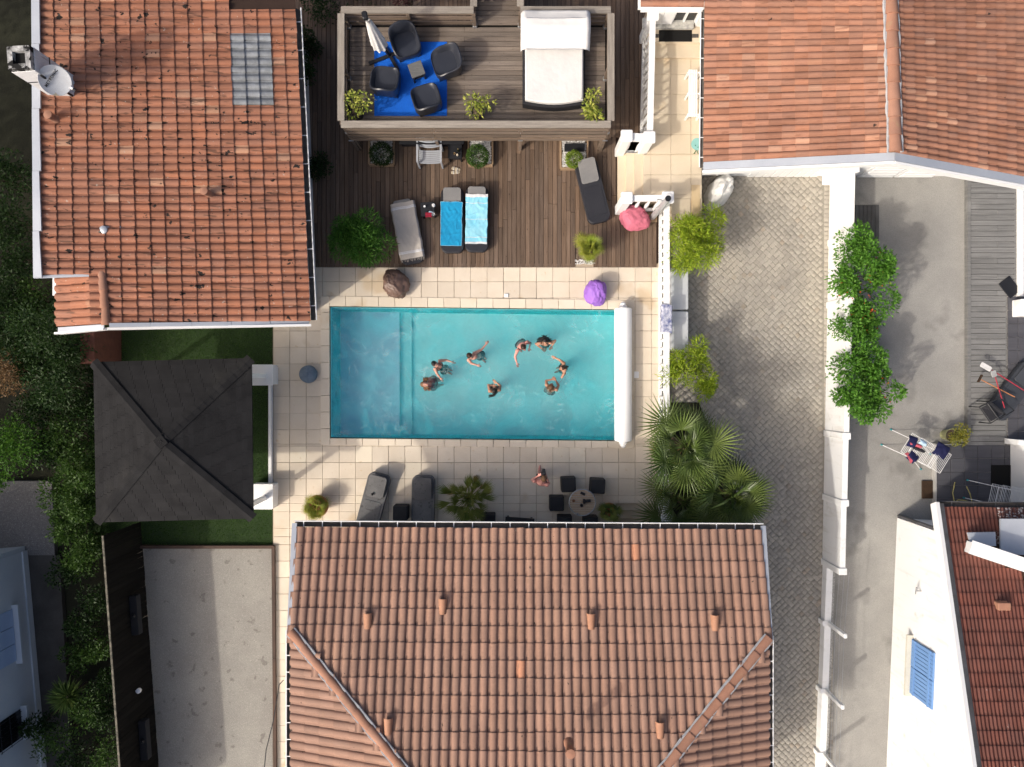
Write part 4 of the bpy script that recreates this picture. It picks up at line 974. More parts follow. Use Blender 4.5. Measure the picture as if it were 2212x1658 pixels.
# low white side walls with ribbed fronts, sill facing the pool
ex = P(588, 0, .0).x
for (y0_, y1_) in ((792, 831), (1096, 1047)):
    ya, yb_ = Y0(y0_), Y0(y1_); xa, xb = P(540, 0, .5).x, P(589, 0, .5).x
    wl_ = MB().box(((xa + xb) / 2, (ya + yb_) / 2, .24), (xb - xa, abs(yb_ - ya), .48), b=.02).build('side_wall', WHITEP, GZ)
    for k in range(14):
        xx = lerp(xa + .03, xb - .02, (k + .5) / 14); yo = ya + (.03 if ya > yb_ else -.03)
        MB().tube([(xx, yo - .0, .0), (xx, yo, .5)], .026, 6).build('rib', WHITEP, wl_)
    MB().box(((xa + xb) / 2, (ya + yb_) / 2, .5), (xb - xa + .03, abs(yb_ - ya) + .06, .03), b=.01).build('cap', WHITEP, wl_)
MB().beam((ex - .03, Y0(832), .05), (ex - .03, Y0(1046), .05), .09, .16).build('sill_board', WHITEP, GZ)
bb_ = thing('brick_pier', 'low red-brown wall block between gazebo and orange tiled roof', 'wall', P(219, 748, 0)); MB().box(P(219, 748, .7) , (.42, 1.1, 1.4), b=.01).build('wall', M('red_brown_brick', (.14, .055, .038), (.10, .04, .03), sc=6, rough=.9, fine=.2), bb_)

# ================= black board fence along the court
FN = thing('board_fence', 'tall black stained board fence with planters along the sand court', 'fence', P(320, 1450, -.1))
f0, f1 = P(302, 1128, 0), P(347, 1745, 0); L = (f1 - f0).length; n_ = int(L / .15); fd = (f1 - f0).normalized(); fo = Vector((-fd.y, fd.x, 0)); fo = fo if fo.x > 0 else -fo
bmsh = MB().box((0, 0, .95), (.022, .146, 2.0), b=.004).mesh('fence_board', BLACKW)
ang = math.atan2(fd.y, fd.x) - math.pi / 2
for k in range(n_):
    p = f0 + fd * (L * (k + .5) / n_); link(bmsh, 'fence_board', FN, basis=Matrix.Translation(p + Vector((rnd(-.004, .004), 0, rnd(-.02, .015)))) @ RZ(ang))
for z_ in (.3, 1.65): MB().beam(f0 - fo * .04 + Vector((0, 0, z_)), f1 - fo * .04 + Vector((0, 0, z_)), .05, .09).build('fence_rail', BLACKW, FN)
MB().beam(f0 + Vector((0, 0, 1.98)), f1 + Vector((0, 0, 1.98)), .05, .025).build('fence_cap', M('pale_cap', (.2, .18, .14), (.05, .05, .04), sc=8, rough=.9), FN)
for (py_, nm, lb) in ((1330, 'wall_planter', 'long black trough on the black fence, before the white spotlight'), (1600, 'wall_planter', 'long black trough on the black fence beyond the white spotlight')):
    c_ = f0.lerp(f1, (P(0, py_, .9).y - f0.y) / (f1.y - f0.y)) + fo * .14 + Vector((0, 0, .75)); t_ = thing(nm, lb, 'planter', c_)
    MB().box(c_ + Vector((0, 0, .1)), (.22, 1.15, .22), ang, .01).build('trough', BLACKP, t_); MB().ball(c_ + Vector((.0, 0, .24)), (.06, .06, .05)).build('pot', METALB, t_)
c_ = f0.lerp(f1, (P(0, 1490, .9).y - f0.y) / (f1.y - f0.y)) + fo * .05 + Vector((0, 0, 1.0)); t_ = thing('wall_lamp', 'small white round spotlight on the black fence', 'lamp', c_)
MB().lathe(c_ + fo * .1, [(.02, -.06), (.06, -.05), (.075, 0), (.07, .05), (.05, .06)], 14).build('shade', WHITEPL, t_, smooth=True); MB().tube([c_, c_ + fo * .1], .02, 6).build('arm', METALG, t_)
# ---------------------------------------------------------------- porch, balustrades, walls, raised platform
PZ_ = .55
po = structure('porch', block([(1389, 334), (1516, 334), (1516, 478), (1449, 478), (1449, 432), (1389, 432)], -.7, PZ_ - .03), PORCH)
block([(1398, 20), (1516, 20), (1516, 334), (1398, 334)], -.7, PZ_ - .03).build('porch_bed', PORCH, po)
gx_, gy_ = P(1406, 335, PZ_).x, P(1406, 335, PZ_).y
paving(1398, 126, 1516, 333, po, PORCH, 'porch_slab', .6, gx_, gy_, PZ_); paving(1389, 334, 1516, 430, po, PORCH, 'porch_slab', .6, gx_, gy_, PZ_); paving(1450, 430, 1492, 476, po, PORCH, 'porch_slab', .6, gx_, gy_, PZ_)
block([(1400, 92), (1514, 92), (1514, 125.5), (1400, 125.5)], .4, PZ_ + .09).build('step', PORCH, po)
block([(1400, 20), (1514, 20), (1514, 92), (1400, 92)], .4, PZ_ + .21).build('step', PORCH, po)
block([(1370.5, 331), (1388.5, 331), (1388.5, 430), (1370.5, 430)], -.7, .41).build('step', PORCH, po)
block([(1353, 331), (1370, 331), (1370, 430), (1353, 430)], -.7, .28).build('step', PORCH, po)
block([(1335, 318), (1352.5, 318), (1352.5, 446), (1335, 446)], -.7, .14).build('step', PORCH, po)
block([(1494, 400), (1512, 400), (1512, 478), (1494, 478)], -.7, PZ_ + .012).build('step', M('porch_stone_worn', (.55, .43, .27), (.5, .38, .22), rough=.7, fine=.06), po)
# front door under the porch roof
FD = thing('front_door', 'white framed glass front door at the head of the stone porch', 'door', P(1460, 45, PZ_ + .2))
yd = P(0, 58, .76).y
for (a_, b_, m_) in ((1402, 1424, WHITE), (1424, 1448, WHITEP), (1500, 1516, WHITE)):
    xa, xb = P(a_, 0, .76).x, P(b_, 0, .76).x; MB().box(((xa + xb) / 2, yd + .1, 1.75), (xb - xa - .01, .2, 2.1)).build('wall' if m_ is WHITE else 'door_leaf', m_, FD)
xa, xb = P(1449, 0, .76).x, P(1499, 0, .76).x; MB().box(((xa + xb) / 2, yd + .14, 1.75), (xb - xa, .04, 2.1)).build('glass', bpy.data.materials['dark_glass'], FD)
MB().box(((xa + xb) / 2 - .45, yd + .04, .85), (1.5, .3, .1)).build('threshold', M('pale_threshold', (.55, .54, .5), (.3, .3, .29), sc=8, rough=.8), FD)
for xx in (xa, (xa + xb) / 2, xb): MB().box((xx, yd + .1, 1.75), (.06, .08, 2.1)).build('frame', WHITEP, FD)

bal_prof = [(.045, 0), (.05, .02), (.03, .06), (.05, .16), (.058, .24), (.05, .32), (.03, .46), (.028, .52), (.045, .56), (.045, .6)]
balm = MB().lathe((0, 0, 0), bal_prof, 10).mesh('baluster', WHITEP, smooth=True)
def balustrade(name, label, a, b, za, zb, top_a, top_b, posts=(1, 1), pitch=.245, group=None, rw=.17, base=True):
    """a,b: plan points; za/zb: level of its foot, top_a/top_b: height of the hand rail above 0"""
    a, b = Vector(a), Vector(b); L = (b - a).length; d = (b - a) / L
    t = thing(name, label, 'balustrade', ((a.x + b.x) / 2, (a.y + b.y) / 2, min(za, zb)), group=group)
    if base: MB().beam((a.x, a.y, za + .05), (b.x, b.y, zb + .05), rw * .55, .1).build('plinth', WHITEP, t)
    MB().beam((a.x, a.y, top_a - .05), (b.x, b.y, top_b - .05), rw, .09).build('hand_rail', WHITEP, t)
    n = max(2, int(L / pitch))
    for i in range(n):
        u = (i + .5) / n; p = a.lerp(b, u); z0 = lerp(za, zb, u) + .1; z1 = lerp(top_a, top_b, u) - .095
        link(balm, 'baluster', t, basis=Matrix.Translation((p.x, p.y, z0)) @ Matrix.Diagonal((1, 1, (z1 - z0) / .6, 1)))
    for k, p, z0, z1 in ((posts[0], a, za, top_a), (posts[1], b, zb, top_b)):
        if k:
            po_ = MB().box((p.x, p.y, (z0 + z1) / 2), (.26, .26, z1 - z0 - .001), b=.015).build('post', WHITEP, t)
            MB().box((p.x, p.y, z1 + .045), (.34, .34, .08), b=.03).build('post_cap', WHITEP, po_)
    return t
X = lambda px, z: P(px, 0, z).x
Y = lambda py, z: P(0, py, z).y
balustrade('balustrade', 'long white balustrade with turned balusters between the pool and the driveway', (X(1426, 0), Y(452, 0)), (X(1425, 0), Y(1110, 0)), 0, 0, .95, .95, (0, 1))
balustrade('balustrade', 'short white balustrade between two posts above the pink bean bag', (X(1354, 1.5), Y(428, 1.5)), (X(1443, 1.5), Y(427, 1.5)), .02, .02, 1.46, 1.46)
balustrade('balustrade', 'short white balustrade at the upper side of the porch steps', (X(1354, 1.5), Y(294, 1.5)), (X(1403, 1.5), Y(297, 1.5)), .02, .02, 1.46, 1.46, rw=.22)
balustrade('balustrade', 'white balustrade along the porch opposite the white slatted bench', (X(1405, 1.5), Y(285, 1.5)), (X(1411, 1.5), Y(32, 1.5)), .02, .02, 1.46, 1.46, (0, 1))
# white wall between driveway and neighbour's yard
EW = thing('boundary_wall', 'white rendered boundary wall with pilasters beside the cobbled driveway', 'wall', P(1786, 800, ZD))
wy = [372, 526, 660, 799, 936, 1073, 1213]
def wx(y): return lerp(1793, 1776, (y - 372) / (1213 - 372))
for i in range(6):
    a_, b_ = P(wx(wy[i]), wy[i], ZD), P(wx(wy[i + 1]), wy[i + 1], ZD); h_ = [1.32, 1.32, 1.3, 1.27, 1.24, 1.2][i]
    MB().beam(a_ + Vector((.08, 0, h_ / 2)), b_ + Vector((.08, 0, h_ / 2)), .16, h_).build('wall_panel', WHITE, EW)
    MB().box(b_ + Vector((.08, 0, h_ / 2 + .02)), (.24, .2, h_ + .04), b=.015).build('pilaster', WHITE, EW)
MB().box(P(1779, 386, ZD) + Vector((.2, 0, .7)), (.5, .42, 1.4), b=.01).build('gate_pier', WHITE, EW)
LW = thing('low_wall', 'low white wall carrying slender posts and wires beside the driveway', 'wall', P(1772, 1450, ZD))
l0, l1 = P(1777, 1216, ZD), P(1757, 1745, ZD)
MB().beam(l0 + Vector((.1, 0, .15)), l1 + Vector((.1, 0, .15)), .2, .3).build('wall', WHITE, LW)
MB().beam(l0 + Vector((.23, 0, .2)), l1 + Vector((.23, 0, .2)), .07, .2).build('rough_edge', M('flint_edge', (.45, .44, .42), (.2, .2, .19), sc=22, rough=.95, bump=1.), LW)
tops = []
for py_ in (1340, 1484, 1620, 1740):
    t = (P(0, py_, ZD).y - l0.y) / (l1.y - l0.y); p = l0.lerp(l1, t) + Vector((.12, 0, 0))
    MB().box(p + Vector((0, 0, .72)), (.1, .14, 1.42), b=.02).build('post', WHITE, LW); MB().box(p + Vector((-.06, 0, .16)), (.26, .16, .34), b=.01).build('pilaster', WHITE, LW); tops.append(p)
p0 = l0 + Vector((.2, .05, 0)); 
for z_ in (.75, 1.05, 1.33):
    MB().tube([p0 + Vector((0, 0, z_))] + [p + Vector((0, 0, z_)) for p in tops], .006, 4).build('wire', METALG, LW)

# raised timber platform
FZ, TZ, BZ = 1.5, 2.3, .95
pf = thing('timber_platform', 'raised grey timber platform with slatted fence above the wood deck', 'platform', P(1027, 150, 0))
fx0, fx1 = X(730, TZ) + .08, X(1326, TZ) - .08; fy0, fy1 = Y(275, TZ) + .08, Y(15, TZ) - .08
ox0, ox1 = X(1023, TZ), X(1124, TZ)
fl_ = MB().box(((fx0 + fx1) / 2, (fy0 + fy1) / 2, FZ - .13), (fx1 - fx0 - .02, fy1 - fy0 - .02, .2)).build('floor_frame', BLACKW, pf)
y = fy0 + .1; k = 0
while y < fy1 - .02:
    cuts = [fx0 + .05] + sorted([lerp(fx0, fx1, q) for q in ((.45,) if k % 2 else (.25, .72))]) + [fx1 - .05]
    for i in range(len(cuts) - 1): board(y, cuts[i], cuts[i + 1], fl_, GREYW, FZ, 'floor_board', .138, 'X')
    y += .138; k += 1
y = fy1 + .05
MB().box(((ox0 + ox1) / 2, fy1 + 1., FZ - .13), (ox1 - ox0, 2.0, .2)).build('walkway_frame', BLACKW, pf)
while y < fy1 + 2: board(y, ox0, ox1, fl_, GREYW, FZ, 'floor_board', .138, 'X'); y += .138
def fence_side(a, b, axis, nspan, slats=5):
    a, b = Vector(a), Vector(b); d = (b - a).normalized()
    MB().beam((a.x, a.y, TZ - .02), (b.x, b.y, TZ - .02), .19, .04).build('top_rail', RAILW if axis == 'X' else RAILWY, pf)
    hh = (TZ - .06 - BZ) / slats
    for i in range(nspan):
        p, q = a.lerp(b, i / nspan), a.lerp(b, (i + 1) / nspan)
        for s in range(slats):
            z = BZ + hh * (s + .5)
            MB().beam((p.x + d.x * .006, p.y + d.y * .006, z), (q.x - d.x * .006, q.y - d.y * .006, z), .026, hh * .6).build('slat', SLATW, pf)
    for i in range(nspan + 1):
        p = a.lerp(b, i / nspan); off = Vector((-d.y, d.x)) * .06
        MB().box((p.x + off.x, p.y + off.y, (TZ - .05) / 2), (.09, .09, TZ - .06), b=.006).build('post', SLATW, pf)
        MB().box((p.x + off.x, p.y + off.y, FZ + .05), (.12, .12, .1), b=.01).build('post_foot', METALG, pf)
        if axis == 'X' and a.y < (fy0 + fy1) / 2: MB().box((p.x - off.x * .5, p.y - off.y * .5, BZ + .1), (.14, .02, .05)).build('fixing_plate', METALG, pf)
fence_side((fx0, fy0), (fx1, fy0), 'X', 3); fence_side((fx1, fy0 + .1), (fx1, fy1 - .1), 'Y', 2); fence_side((ox0, fy1), (fx0, fy1), 'X', 2); fence_side((fx1, fy1), (ox1, fy1), 'X', 1); fence_side((fx0, fy1 - .1), (fx0, fy0 + .1), 'Y', 2)
fence_side((ox0, fy1 + .1), (ox0, fy1 + 1.8), 'Y', 1); fence_side((ox1, fy1 + 1.8), (ox1, fy1 + .1), 'Y', 1)
# ---------------------------------------------------------------- furniture and loose things
def rrect(w_, l_, r, n=5, bow=0.):
    pts = []
    for (cx, cy, a0) in ((w_ / 2 - r, l_ / 2 - r, 0), (-w_ / 2 + r, l_ / 2 - r, 90), (-w_ / 2 + r, -l_ / 2 + r, 180), (w_ / 2 - r, -l_ / 2 + r, 270)):
        for i in range(n + 1):
            a = R(a0 + 90 * i / n); x, y = cx + r * math.cos(a), cy + r * math.sin(a)
            y += (bow * (1 - (2 * x / w_) ** 2)) * (1 if y > 0 else -1); pts.append((x, y))
    return pts
def lounger(label, loc, rz, mat, backmat, lift=.16, group='sun loungers'):
    t = thing('sun_lounger', label, 'sun lounger', loc, rz, group)
    MB().slab(rrect(.70, 1.9, .16, 6, .05), .14, .30, .025).build('frame', mat, t, local=True)
    b = MB(); b.slab(rrect(.54, .72, .08, 4), 0, .035, .01, Matrix.Translation((0, .28, .305)) @ Matrix.Rotation(lift, 4, 'X') @ Matrix.Translation((0, .33, 0)))
    b.build('backrest', backmat, t, local=True)
    MB().slab(rrect(.54, .9, .06, 4), .298, .312, .006, Matrix.Translation((0, -.32, 0))).build('seat_panel', mat, t, local=True)
    for sx in (-1, 1):
        for yy in (-.72, .62): MB().box((sx * .28, yy, .075), (.07, .1, .15), b=.01).build('leg', mat, t, local=True)
    for sx in (-1, 1):
        w_ = MB(); w_.lathe((sx * .27, .75, .09), [(.02, -.02), (.09, -.02), (.09, .02), (.02, .02)], 14, Matrix.Rotation(R(90), 4, 'Y')); w_.build('wheel', BLACKP, t, local=True)
    return t
lounger('dark lounger beside the bamboo bush, covered by a taupe fringed blanket', P(883, 505, .0), R(10.5), LOUNG, LOUNG_SHEEN, .0)
lounger('dark lounger half covered by a deep blue towel on the wood deck', P(979, 481, .0), R(0), LOUNG, LOUNG_SHEEN)
lounger('dark lounger under a pale aqua striped towel on the wood deck', P(1031, 479, .0), R(-.5), LOUNG, LOUNG_SHEEN)
lounger('bare dark lounger with sheen-lightened backrest set askew by the porch steps', P(1278, 418, .0), R(14), LOUNG, LOUNG_SHEEN, .2)
lounger('worn grey lounger with a small cup on it on the stone terrace', P(808, 1088, .0), R(-15), LOUNGG, LOUNGG, .28)
lounger('worn grey lounger beside a black cube on the stone terrace', P(916, 1094, .0), R(-1), LOUNGG, LOUNGG, .28)
def cloth(name, label, loc, rz, w_, l_, mat, zf, seed, fold=.012, stripes=(), fringe=False, edge=None, cat='towel'):
    t = thing(name, label, cat, loc, rz)
    def fn(u, v):
        x, y = (u - .5) * w_, (v - .5) * l_
        n1 = mn.noise(Vector((x * 3 + seed, y * 3, seed))); n2 = mn.noise(Vector((x * 9 + y * 5 + seed, y * 4 - x * 3, seed * 2)))
        ridge = max(0, .25 - abs(mn.noise(Vector((x * 4 - y * 3 + seed, y * 2.2 + x * 2, seed + 7))))) * 4
        ex = .02 * mn.noise(Vector((y * 4, seed, u > .5))); ey = .02 * mn.noise(Vector((x * 4, seed + 3, v > .5)))
        return Vector((x + ex, y + ey, zf(x, y) + fold * (n1 * .5 + n2 * .6 + ridge * .9) + .016))
    b = MB(); b.grid(fn, 48, 90); o = b.build('cloth', mat, t, local=True, smooth='all')
    so = o.modifiers.new('thickness', 'SOLIDIFY'); so.thickness = .006; so.offset = -1
    for (v0, v1, m_) in stripes:
        s = MB(); s.grid(lambda u, v: fn(u, v0 + (v1 - v0) * v) + Vector((0, 0, .004)), 48, 4); s.build('stripe', m_, o, smooth='all', local=True)
    if edge:
        pts = [fn(u, 0) for u in np.linspace(0, 1, 20)] + [fn(1, v) for v in np.linspace(0, 1, 40)] + [fn(u, 1) for u in np.linspace(1, 0, 20)] + [fn(0, v) for v in np.linspace(1, 0, 40)]
        MB().tube(pts, .006, 5).build('hem', edge, o, local=True)
    if fringe:
        f = MB()
        for k in range(26):
            p = fn((k + .5) / 26, 0); q = p + Vector((rnd(-.03, .03), -rnd(.05, .09), -.03)); r_ = q + Vector((rnd(-.02, .02), -.02, -.05)); f.tube([p, q, r_], [.005, .004, .002], 4)
        f.build('fringe', mat, o, local=True)
    return t
flat = lambda x, y: .312 - max(0, abs(x) - .35) * 2.2
raised = lambda x, y: .315 + max(0, y + .1) * .0
cloth('blanket', 'taupe fringed blanket with white end stripes spread over a lounger', P(883, 503, 0), R(10.5), .76, 1.72, TAUPE, lambda x, y: .33 - max(0, abs(x) - .33) * 1.6, 3, .007, ((.09, .115, STRIPE), (.12, .135, STRIPE), (.88, .905, STRIPE), (.91, .925, STRIPE)), True, cat='blanket')
cloth('towel', 'deep blue towel with pale hem crumpled on a dark lounger', P(977, 490, 0), R(-1), .64, 1.3, TEALT, lambda x, y: .315 + max(0, y - .1) * .155, 11, .016, (), False, M('pale_blue_hem', (.25, .55, .72), rough=.9))
cloth('towel', 'pale aqua towel with faint stripes creased on a dark lounger', P(1030.5, 480, 0), R(-1), .66, 1.48, AQUAT, lambda x, y: .315 + max(0, y - .1) * .155, 23, .015, ((.0, .04, STRIPE), (.13, .14, STRIPE), (.5, .508, STRIPE), (.82, .83, STRIPE), (.94, 1.0, STRIPE)))
# low black tables on the deck
def low_table(label, loc, rz, s=.42, h=.4, mat=BLACKP, top=None):
    t = thing('side_table', label, 'side table', loc, rz)
    MB().box((0, 0, h - .02), (s, s, .04), b=.01).build('table_top', top or mat, t, local=True)
    for sx in (-1, 1):
        for sy in (-1, 1): MB().box((sx * (s / 2 - .04), sy * (s / 2 - .04), (h - .04) / 2), (.05, .05, h - .04), b=.006).build('leg', mat, t, local=True)
    MB().box((0, 0, h * .45), (s - .06, s - .06, .02)).build('shelf', mat, t, local=True)
    return t
low_table('black side table with drinks and a red cloth between two loungers', P(927, 459, 0), R(4)); zt2 = .402
def jar(name, label, cat, p, prof, mat, capm=None, capp=None, seg=12):
    t = thing(name, label, cat, p); MB().lathe(p, prof, seg).build('body', mat, t, smooth=True)
    if capm: MB().lathe(p, capp, seg).build('lid', capm, t, smooth=True)
    return t
jar('drinking_glass', 'white-topped tumbler at a corner of the cluttered black side table', 'glass', P(918, 448, zt2) + Vector((0, 0, 0)), [(.03, 0), (.035, .1), (.03, .101), (.026, .02)], METALG, WHITEPL, [(.031, .1), (.03, .112)])
jar('candle_jar', 'round white jar on the black side table by the blue towel', 'jar', P(937, 445, zt2), [(.045, 0), (.05, .03), (.05, .09), (.045, .1)], WHITEPL, STRIPE, [(.047, .1), (.04, .115)])
rb = MB(); rb.grid(lambda u, v: P(928 - 9 + u * 14, 470 - v * 10, zt2) + Vector((0, 0, .02 + .035 * abs(mn.noise(Vector((u * 5, v * 5, 2)))))), 12, 12); single('red_cloth', 'crumpled dark red cloth on the black side table', 'cloth', rb, M('dark_red_cloth', (.25, .01, .03), rough=.8), smooth='all')
single('phone', 'small phone with pale blue screen on the black side table', 'phone', MB().box(P(931, 460, zt2 + .006), (.075, .14, .012), R(70), .006), LBLUEC)
gl2 = thing('sunglasses', 'dark sunglasses lying on the black side table', 'sunglasses', P(925, 456, zt2)); MB().tube([P(922, 460, zt2 + .015), P(925, 453, zt2 + .02), P(930, 454, zt2 + .02), P(931, 450, zt2 + .015)], .008, 6).build('frame', BLACKP, gl2)
MB().ball(P(926, 456, zt2 + .015), (.025, .02, .006)).build('lens', METALB, gl2)
jar('ashtray', 'small glass bowl on the black side table', 'bowl', P(936, 464, zt2), [(.03, 0), (.055, .02), (.055, .035), (.048, .034), (.03, .012)], GLASST)
# grey plastic chair, small black table with bottle, shoes
CHR = thing('garden_chair', 'light grey slatted plastic garden chair under the platform edge', 'chair', P(932, 344, 0), R(0))
GCH = M('light_grey_chair', (.36, .38, .41), (.32, .34, .37), rough=.45, fine=.03)
for k in range(7): 
    MB().grid(lambda u, v: Vector(((u - .5) * .5, -.26 + k * .052 + v * .044 - .02 * (2 * u - 1) ** 2 * -1, .42 + .01 * math.sin(u * 3.14))), 8, 1).build('seat_slat', GCH, CHR, local=True)
for k in range(8):
    MB().grid(lambda u, v: Vector(((u - .5) * .5, .16 + (k + v * .85) * .028 + .05 * (2 * u - 1) ** 2, .45 + (k + v * .85) * .055)), 8, 1).build('back_slat', GCH, CHR, local=True)
for sx in (-1, 1):
    MB().beam((sx * .27, -.25, .6), (sx * .27, .2, .62), .045, .03).build('arm_rest', GCH, CHR, local=True)
    for yy in (-.25, .22): MB().beam((sx * .27, yy, 0), (sx * .27, yy * .95, .6), .04, .04, Vector((0, 1, 0))).build('leg', GCH, CHR, local=True)
    MB().beam((sx * .27, .2, .45), (sx * .27, .42, .9), .04, .04).build('back_post', GCH, CHR, local=True)
CHR.scale = (1.3, 1.12, 1.05)
low_table('black side table holding a bottle, next to the grey slatted chair', P(985, 337, 0), 0, .42, .42); 
jar('bottle', 'small dark bottle with gold top on the side table', 'bottle', P(990, 327, .422), [(.03, 0), (.033, .1), (.012, .15), (.012, .19)], M('dark_bottle', (.02, .025, .012), rough=.1), M('gold_cap', (.5, .38, .15), rough=.3, metal=.6), [(.014, .19), (.014, .205)])
jar('drinking_glass', 'small amber glass on the side table beside the grey slatted chair', 'glass', P(982, 334, .422), [(.025, 0), (.033, .08), (.028, .078), (.02, .012)], M('amber_glass', (.4, .28, .15), rough=.15))
jar('candle', 'cream candle on the side table beside the grey slatted chair', 'candle', P(988, 336, .422), [(.028, 0), (.028, .07), (.01, .075)], M('cream_wax', (.62, .55, .42), rough=.6))
for i, (px, py, a) in enumerate(((985, 366, 75), (984, 373, 95))):
    s = thing('sandal', 'beige sandal lying on the deck beside the side table', 'sandal', P(px, py, .0), R(a - 90 + 90), 'pair of sandals')
    so = MB(); so.slab([(x * .5, y) for x, y in rrect(.2, .27, .06)], .002, .025, .006); so.build('sole', M('beige_sole', (.45, .38, .28), rough=.8) if 'beige_sole' not in bpy.data.materials else bpy.data.materials['beige_sole'], s, local=True)
    for yy in (.06, -.05): MB().tube([(-.05, yy, .02), (-.03, yy, .06), (.03, yy, .06), (.05, yy, .02)], .01, 5).build('strap', CLOTHW, s, local=True)
SB = thing('storage_box', 'long black storage box tucked under the timber platform', 'box', P(932, 300, 0)); MB().box(P(932, 278, .3), (1.9, .9, .6), b=.03).build('body', RATTAN, SB); MB().box(P(932, 278, .62), (1.94, .94, .05), b=.03).build('lid', BLACKP, SB)
# planters with white pebbles and boxwood balls
pebm = MB().ball((0, 0, 0), (.022, .018, .012), 6, 4).mesh('pebble', PEBB, True)
def planter(label, x0, y0, x1, y1, hole=None):
    q = prect(x0, y0, x1, y1, .1); a, c = q[0], q[2]; t = thing('planter_bed', label, 'planter', ((a.x + c.x) / 2, (a.y + c.y) / 2, 0))
    for (p, r_) in (((a.x, a.y), (c.x, a.y)), ((c.x, a.y + .03), (c.x, c.y - .03)), ((c.x, c.y), (a.x, c.y)), ((a.x, c.y - .03), (a.x, a.y + .03))): MB().beam((*p, .08), (*r_, .08), .05, .16).build('side_board', LIGHTW, t)
    MB().box(((a.x + c.x) / 2, (a.y + c.y) / 2, .05), (c.x - a.x - .05, c.y - a.y - .05, .1)).build('bed', MULCH, t)
    ms = [Matrix.Translation((rnd(a.x + .05, c.x - .05), rnd(a.y + .05, c.y - .05), .11 + rnd(0, .02))) @ RZ(rnd(0, 6)) @ Matrix.Diagonal((rnd(.8, 1.4),) * 3 + (1,)) for _ in range(900)]
    pieces('pebble', t, pebm, ms, PEBB, 0, 'pebbles')
planter('wooden planter of white pebbles around a very dark boxwood ball', 798, 300, 851, 357)
planter('wooden planter of white pebbles around a green boxwood ball beside a black table', 1012, 300, 1064, 358)
planter('pale wooden planter of white pebbles holding a lime green bush', 1211, 300, 1269, 365)
tr_ = thing('window_box', 'dark empty trough sunk in the pebbles beside the lime bush', 'trough', P(1241, 322, .1)); MB().box(P(1241, 320, .16), (.62, .22, .12), b=.01).build('trough', BLACKP, tr_)
# bean bags
def beanbag(label, loc, rz, mat, rx, ry, h, seed, peak=(0, 0)):
    b = MB()
    def fn(u, v):
        a = 2 * math.pi * u; ph = math.pi * v
        n = Vector((math.sin(ph) * math.cos(a), math.sin(ph) * math.sin(a), math.cos(ph)))
        ang = a
        fold = 0
        cr = .16 * mn.noise(n * 1.3 + Vector((seed, 0, 0))) + .07 * mn.noise(n * 2.9 + Vector((0, seed, 0)))
        w1 = n + .35 * Vector((mn.noise(n * 2 + Vector((seed, 9, 0))), mn.noise(n * 2 + Vector((4, seed, 0))), 0))
        ridge = .075 * max(0, .16 - abs(mn.noise(Vector((w1.x * 3.2, w1.y * 1.2, w1.z * 2) ) + Vector((seed * 3, seed, 0))))) / .16 + .04 * max(0, .1 - abs(mn.noise(Vector((w1.x * 2 + w1.y * 4, w1.y * 2, w1.z * 3)) + Vector((seed, seed * 2, 5))))) / .1
        k = 1 + cr + ridge - fold
        z = n.z
        p = Vector((n.x * rx * k, n.y * ry * k, h * .5 * (z if z > 0 else z) * (k if z > 0 else 1)))
        t = max(0, z) ** 2; p.x += peak[0] * t; p.y += peak[1] * t
        p.z = max(p.z + h * .45, 0.004 + .0 * z); return p
    b.grid(fn, 64, 40)
    t = thing('bean_bag', label, 'bean bag', loc, rz, 'bean bags'); b.build('cover', mat, t, local=True, smooth='all')
    pts = [fn((peak_i % 1.0), v) * 1.004 + Vector((0, 0, .002)) for v in np.linspace(.08, .5, 14) for peak_i in (seed * .13,)]
    MB().tube(pts, .008, 5).build('seam', mat, t, local=True)
    return t
beanbag('brown leather-look bean bag on the terrace below the bamboo bush', P(858, 617, 0), R(20), BROWNB, .37, .44, .62, 2.3, (-.1, .1))
beanbag('purple bean bag at the pool edge by the rolled cover', P(1284, 636, 0), R(10), PURP, .34, .38, .66, 5.1, (.05, .12))
beanbag('pink bean bag on the wood deck below the white balustrade', P(1368, 477, 0), R(-12), PINK, .44, .36, .62, 8.7, (-.18, .02))
pf_ = MB(); pf_.lathe((0, 0, 0), [(.14, .0), (.24, .06), (.275, .16), (.26, .28), (.19, .37), (.06, .4), (.045, .43), (.0, .435)], 24); pq = single('pouf', 'round blue-grey fabric pouf on the terrace left of the pool', 'pouf', pf_, BLUEG, smooth=True); pq.location = P(670, 809, 0)
# roller of the pool cover
RC = thing('pool_cover_roller', 'white slatted pool cover rolled up at the pool end', 'pool cover', P(1345, 811, 0))
yA, yB = Y(668, .3), Y(952, .3); xR = X(1346, .3)
for k in range(26):
    a = 2 * math.pi * k / 26; p = Vector((xR + .255 * math.cos(a), 0, .30 + .255 * math.sin(a)))
    MB().beam((p.x, yA, p.z), (p.x, yB, p.z), .012, .068, Vector((-math.sin(a), 0, math.cos(a)))).build('cover_slat', WHITEPL, RC)
core = MB(); core.tube([(xR, yA + .02, .3), (xR, yB - .02, .3)], .245, 24); core.build('roll', WHITEPL, RC, smooth=True)
for yy, s in ((yA, 1), (yB, -1)):
    e_ = MB(); e_.lathe((xR, yy, .3), [(.1, 0), (.12, .05 * s), (.12, .09 * s), (.08, .12 * s), (.09, .16 * s), (.04, .22 * s), (.01, .23 * s)], 14, Matrix.Rotation(R(-90), 4, 'X')); 
    e_.build('end_cap', WHITEPL, RC, smooth=True); MB().box((xR, yy + .1 * s, .14), (.16, .1, .28), b=.01).build('stand', WHITEPL, RC)
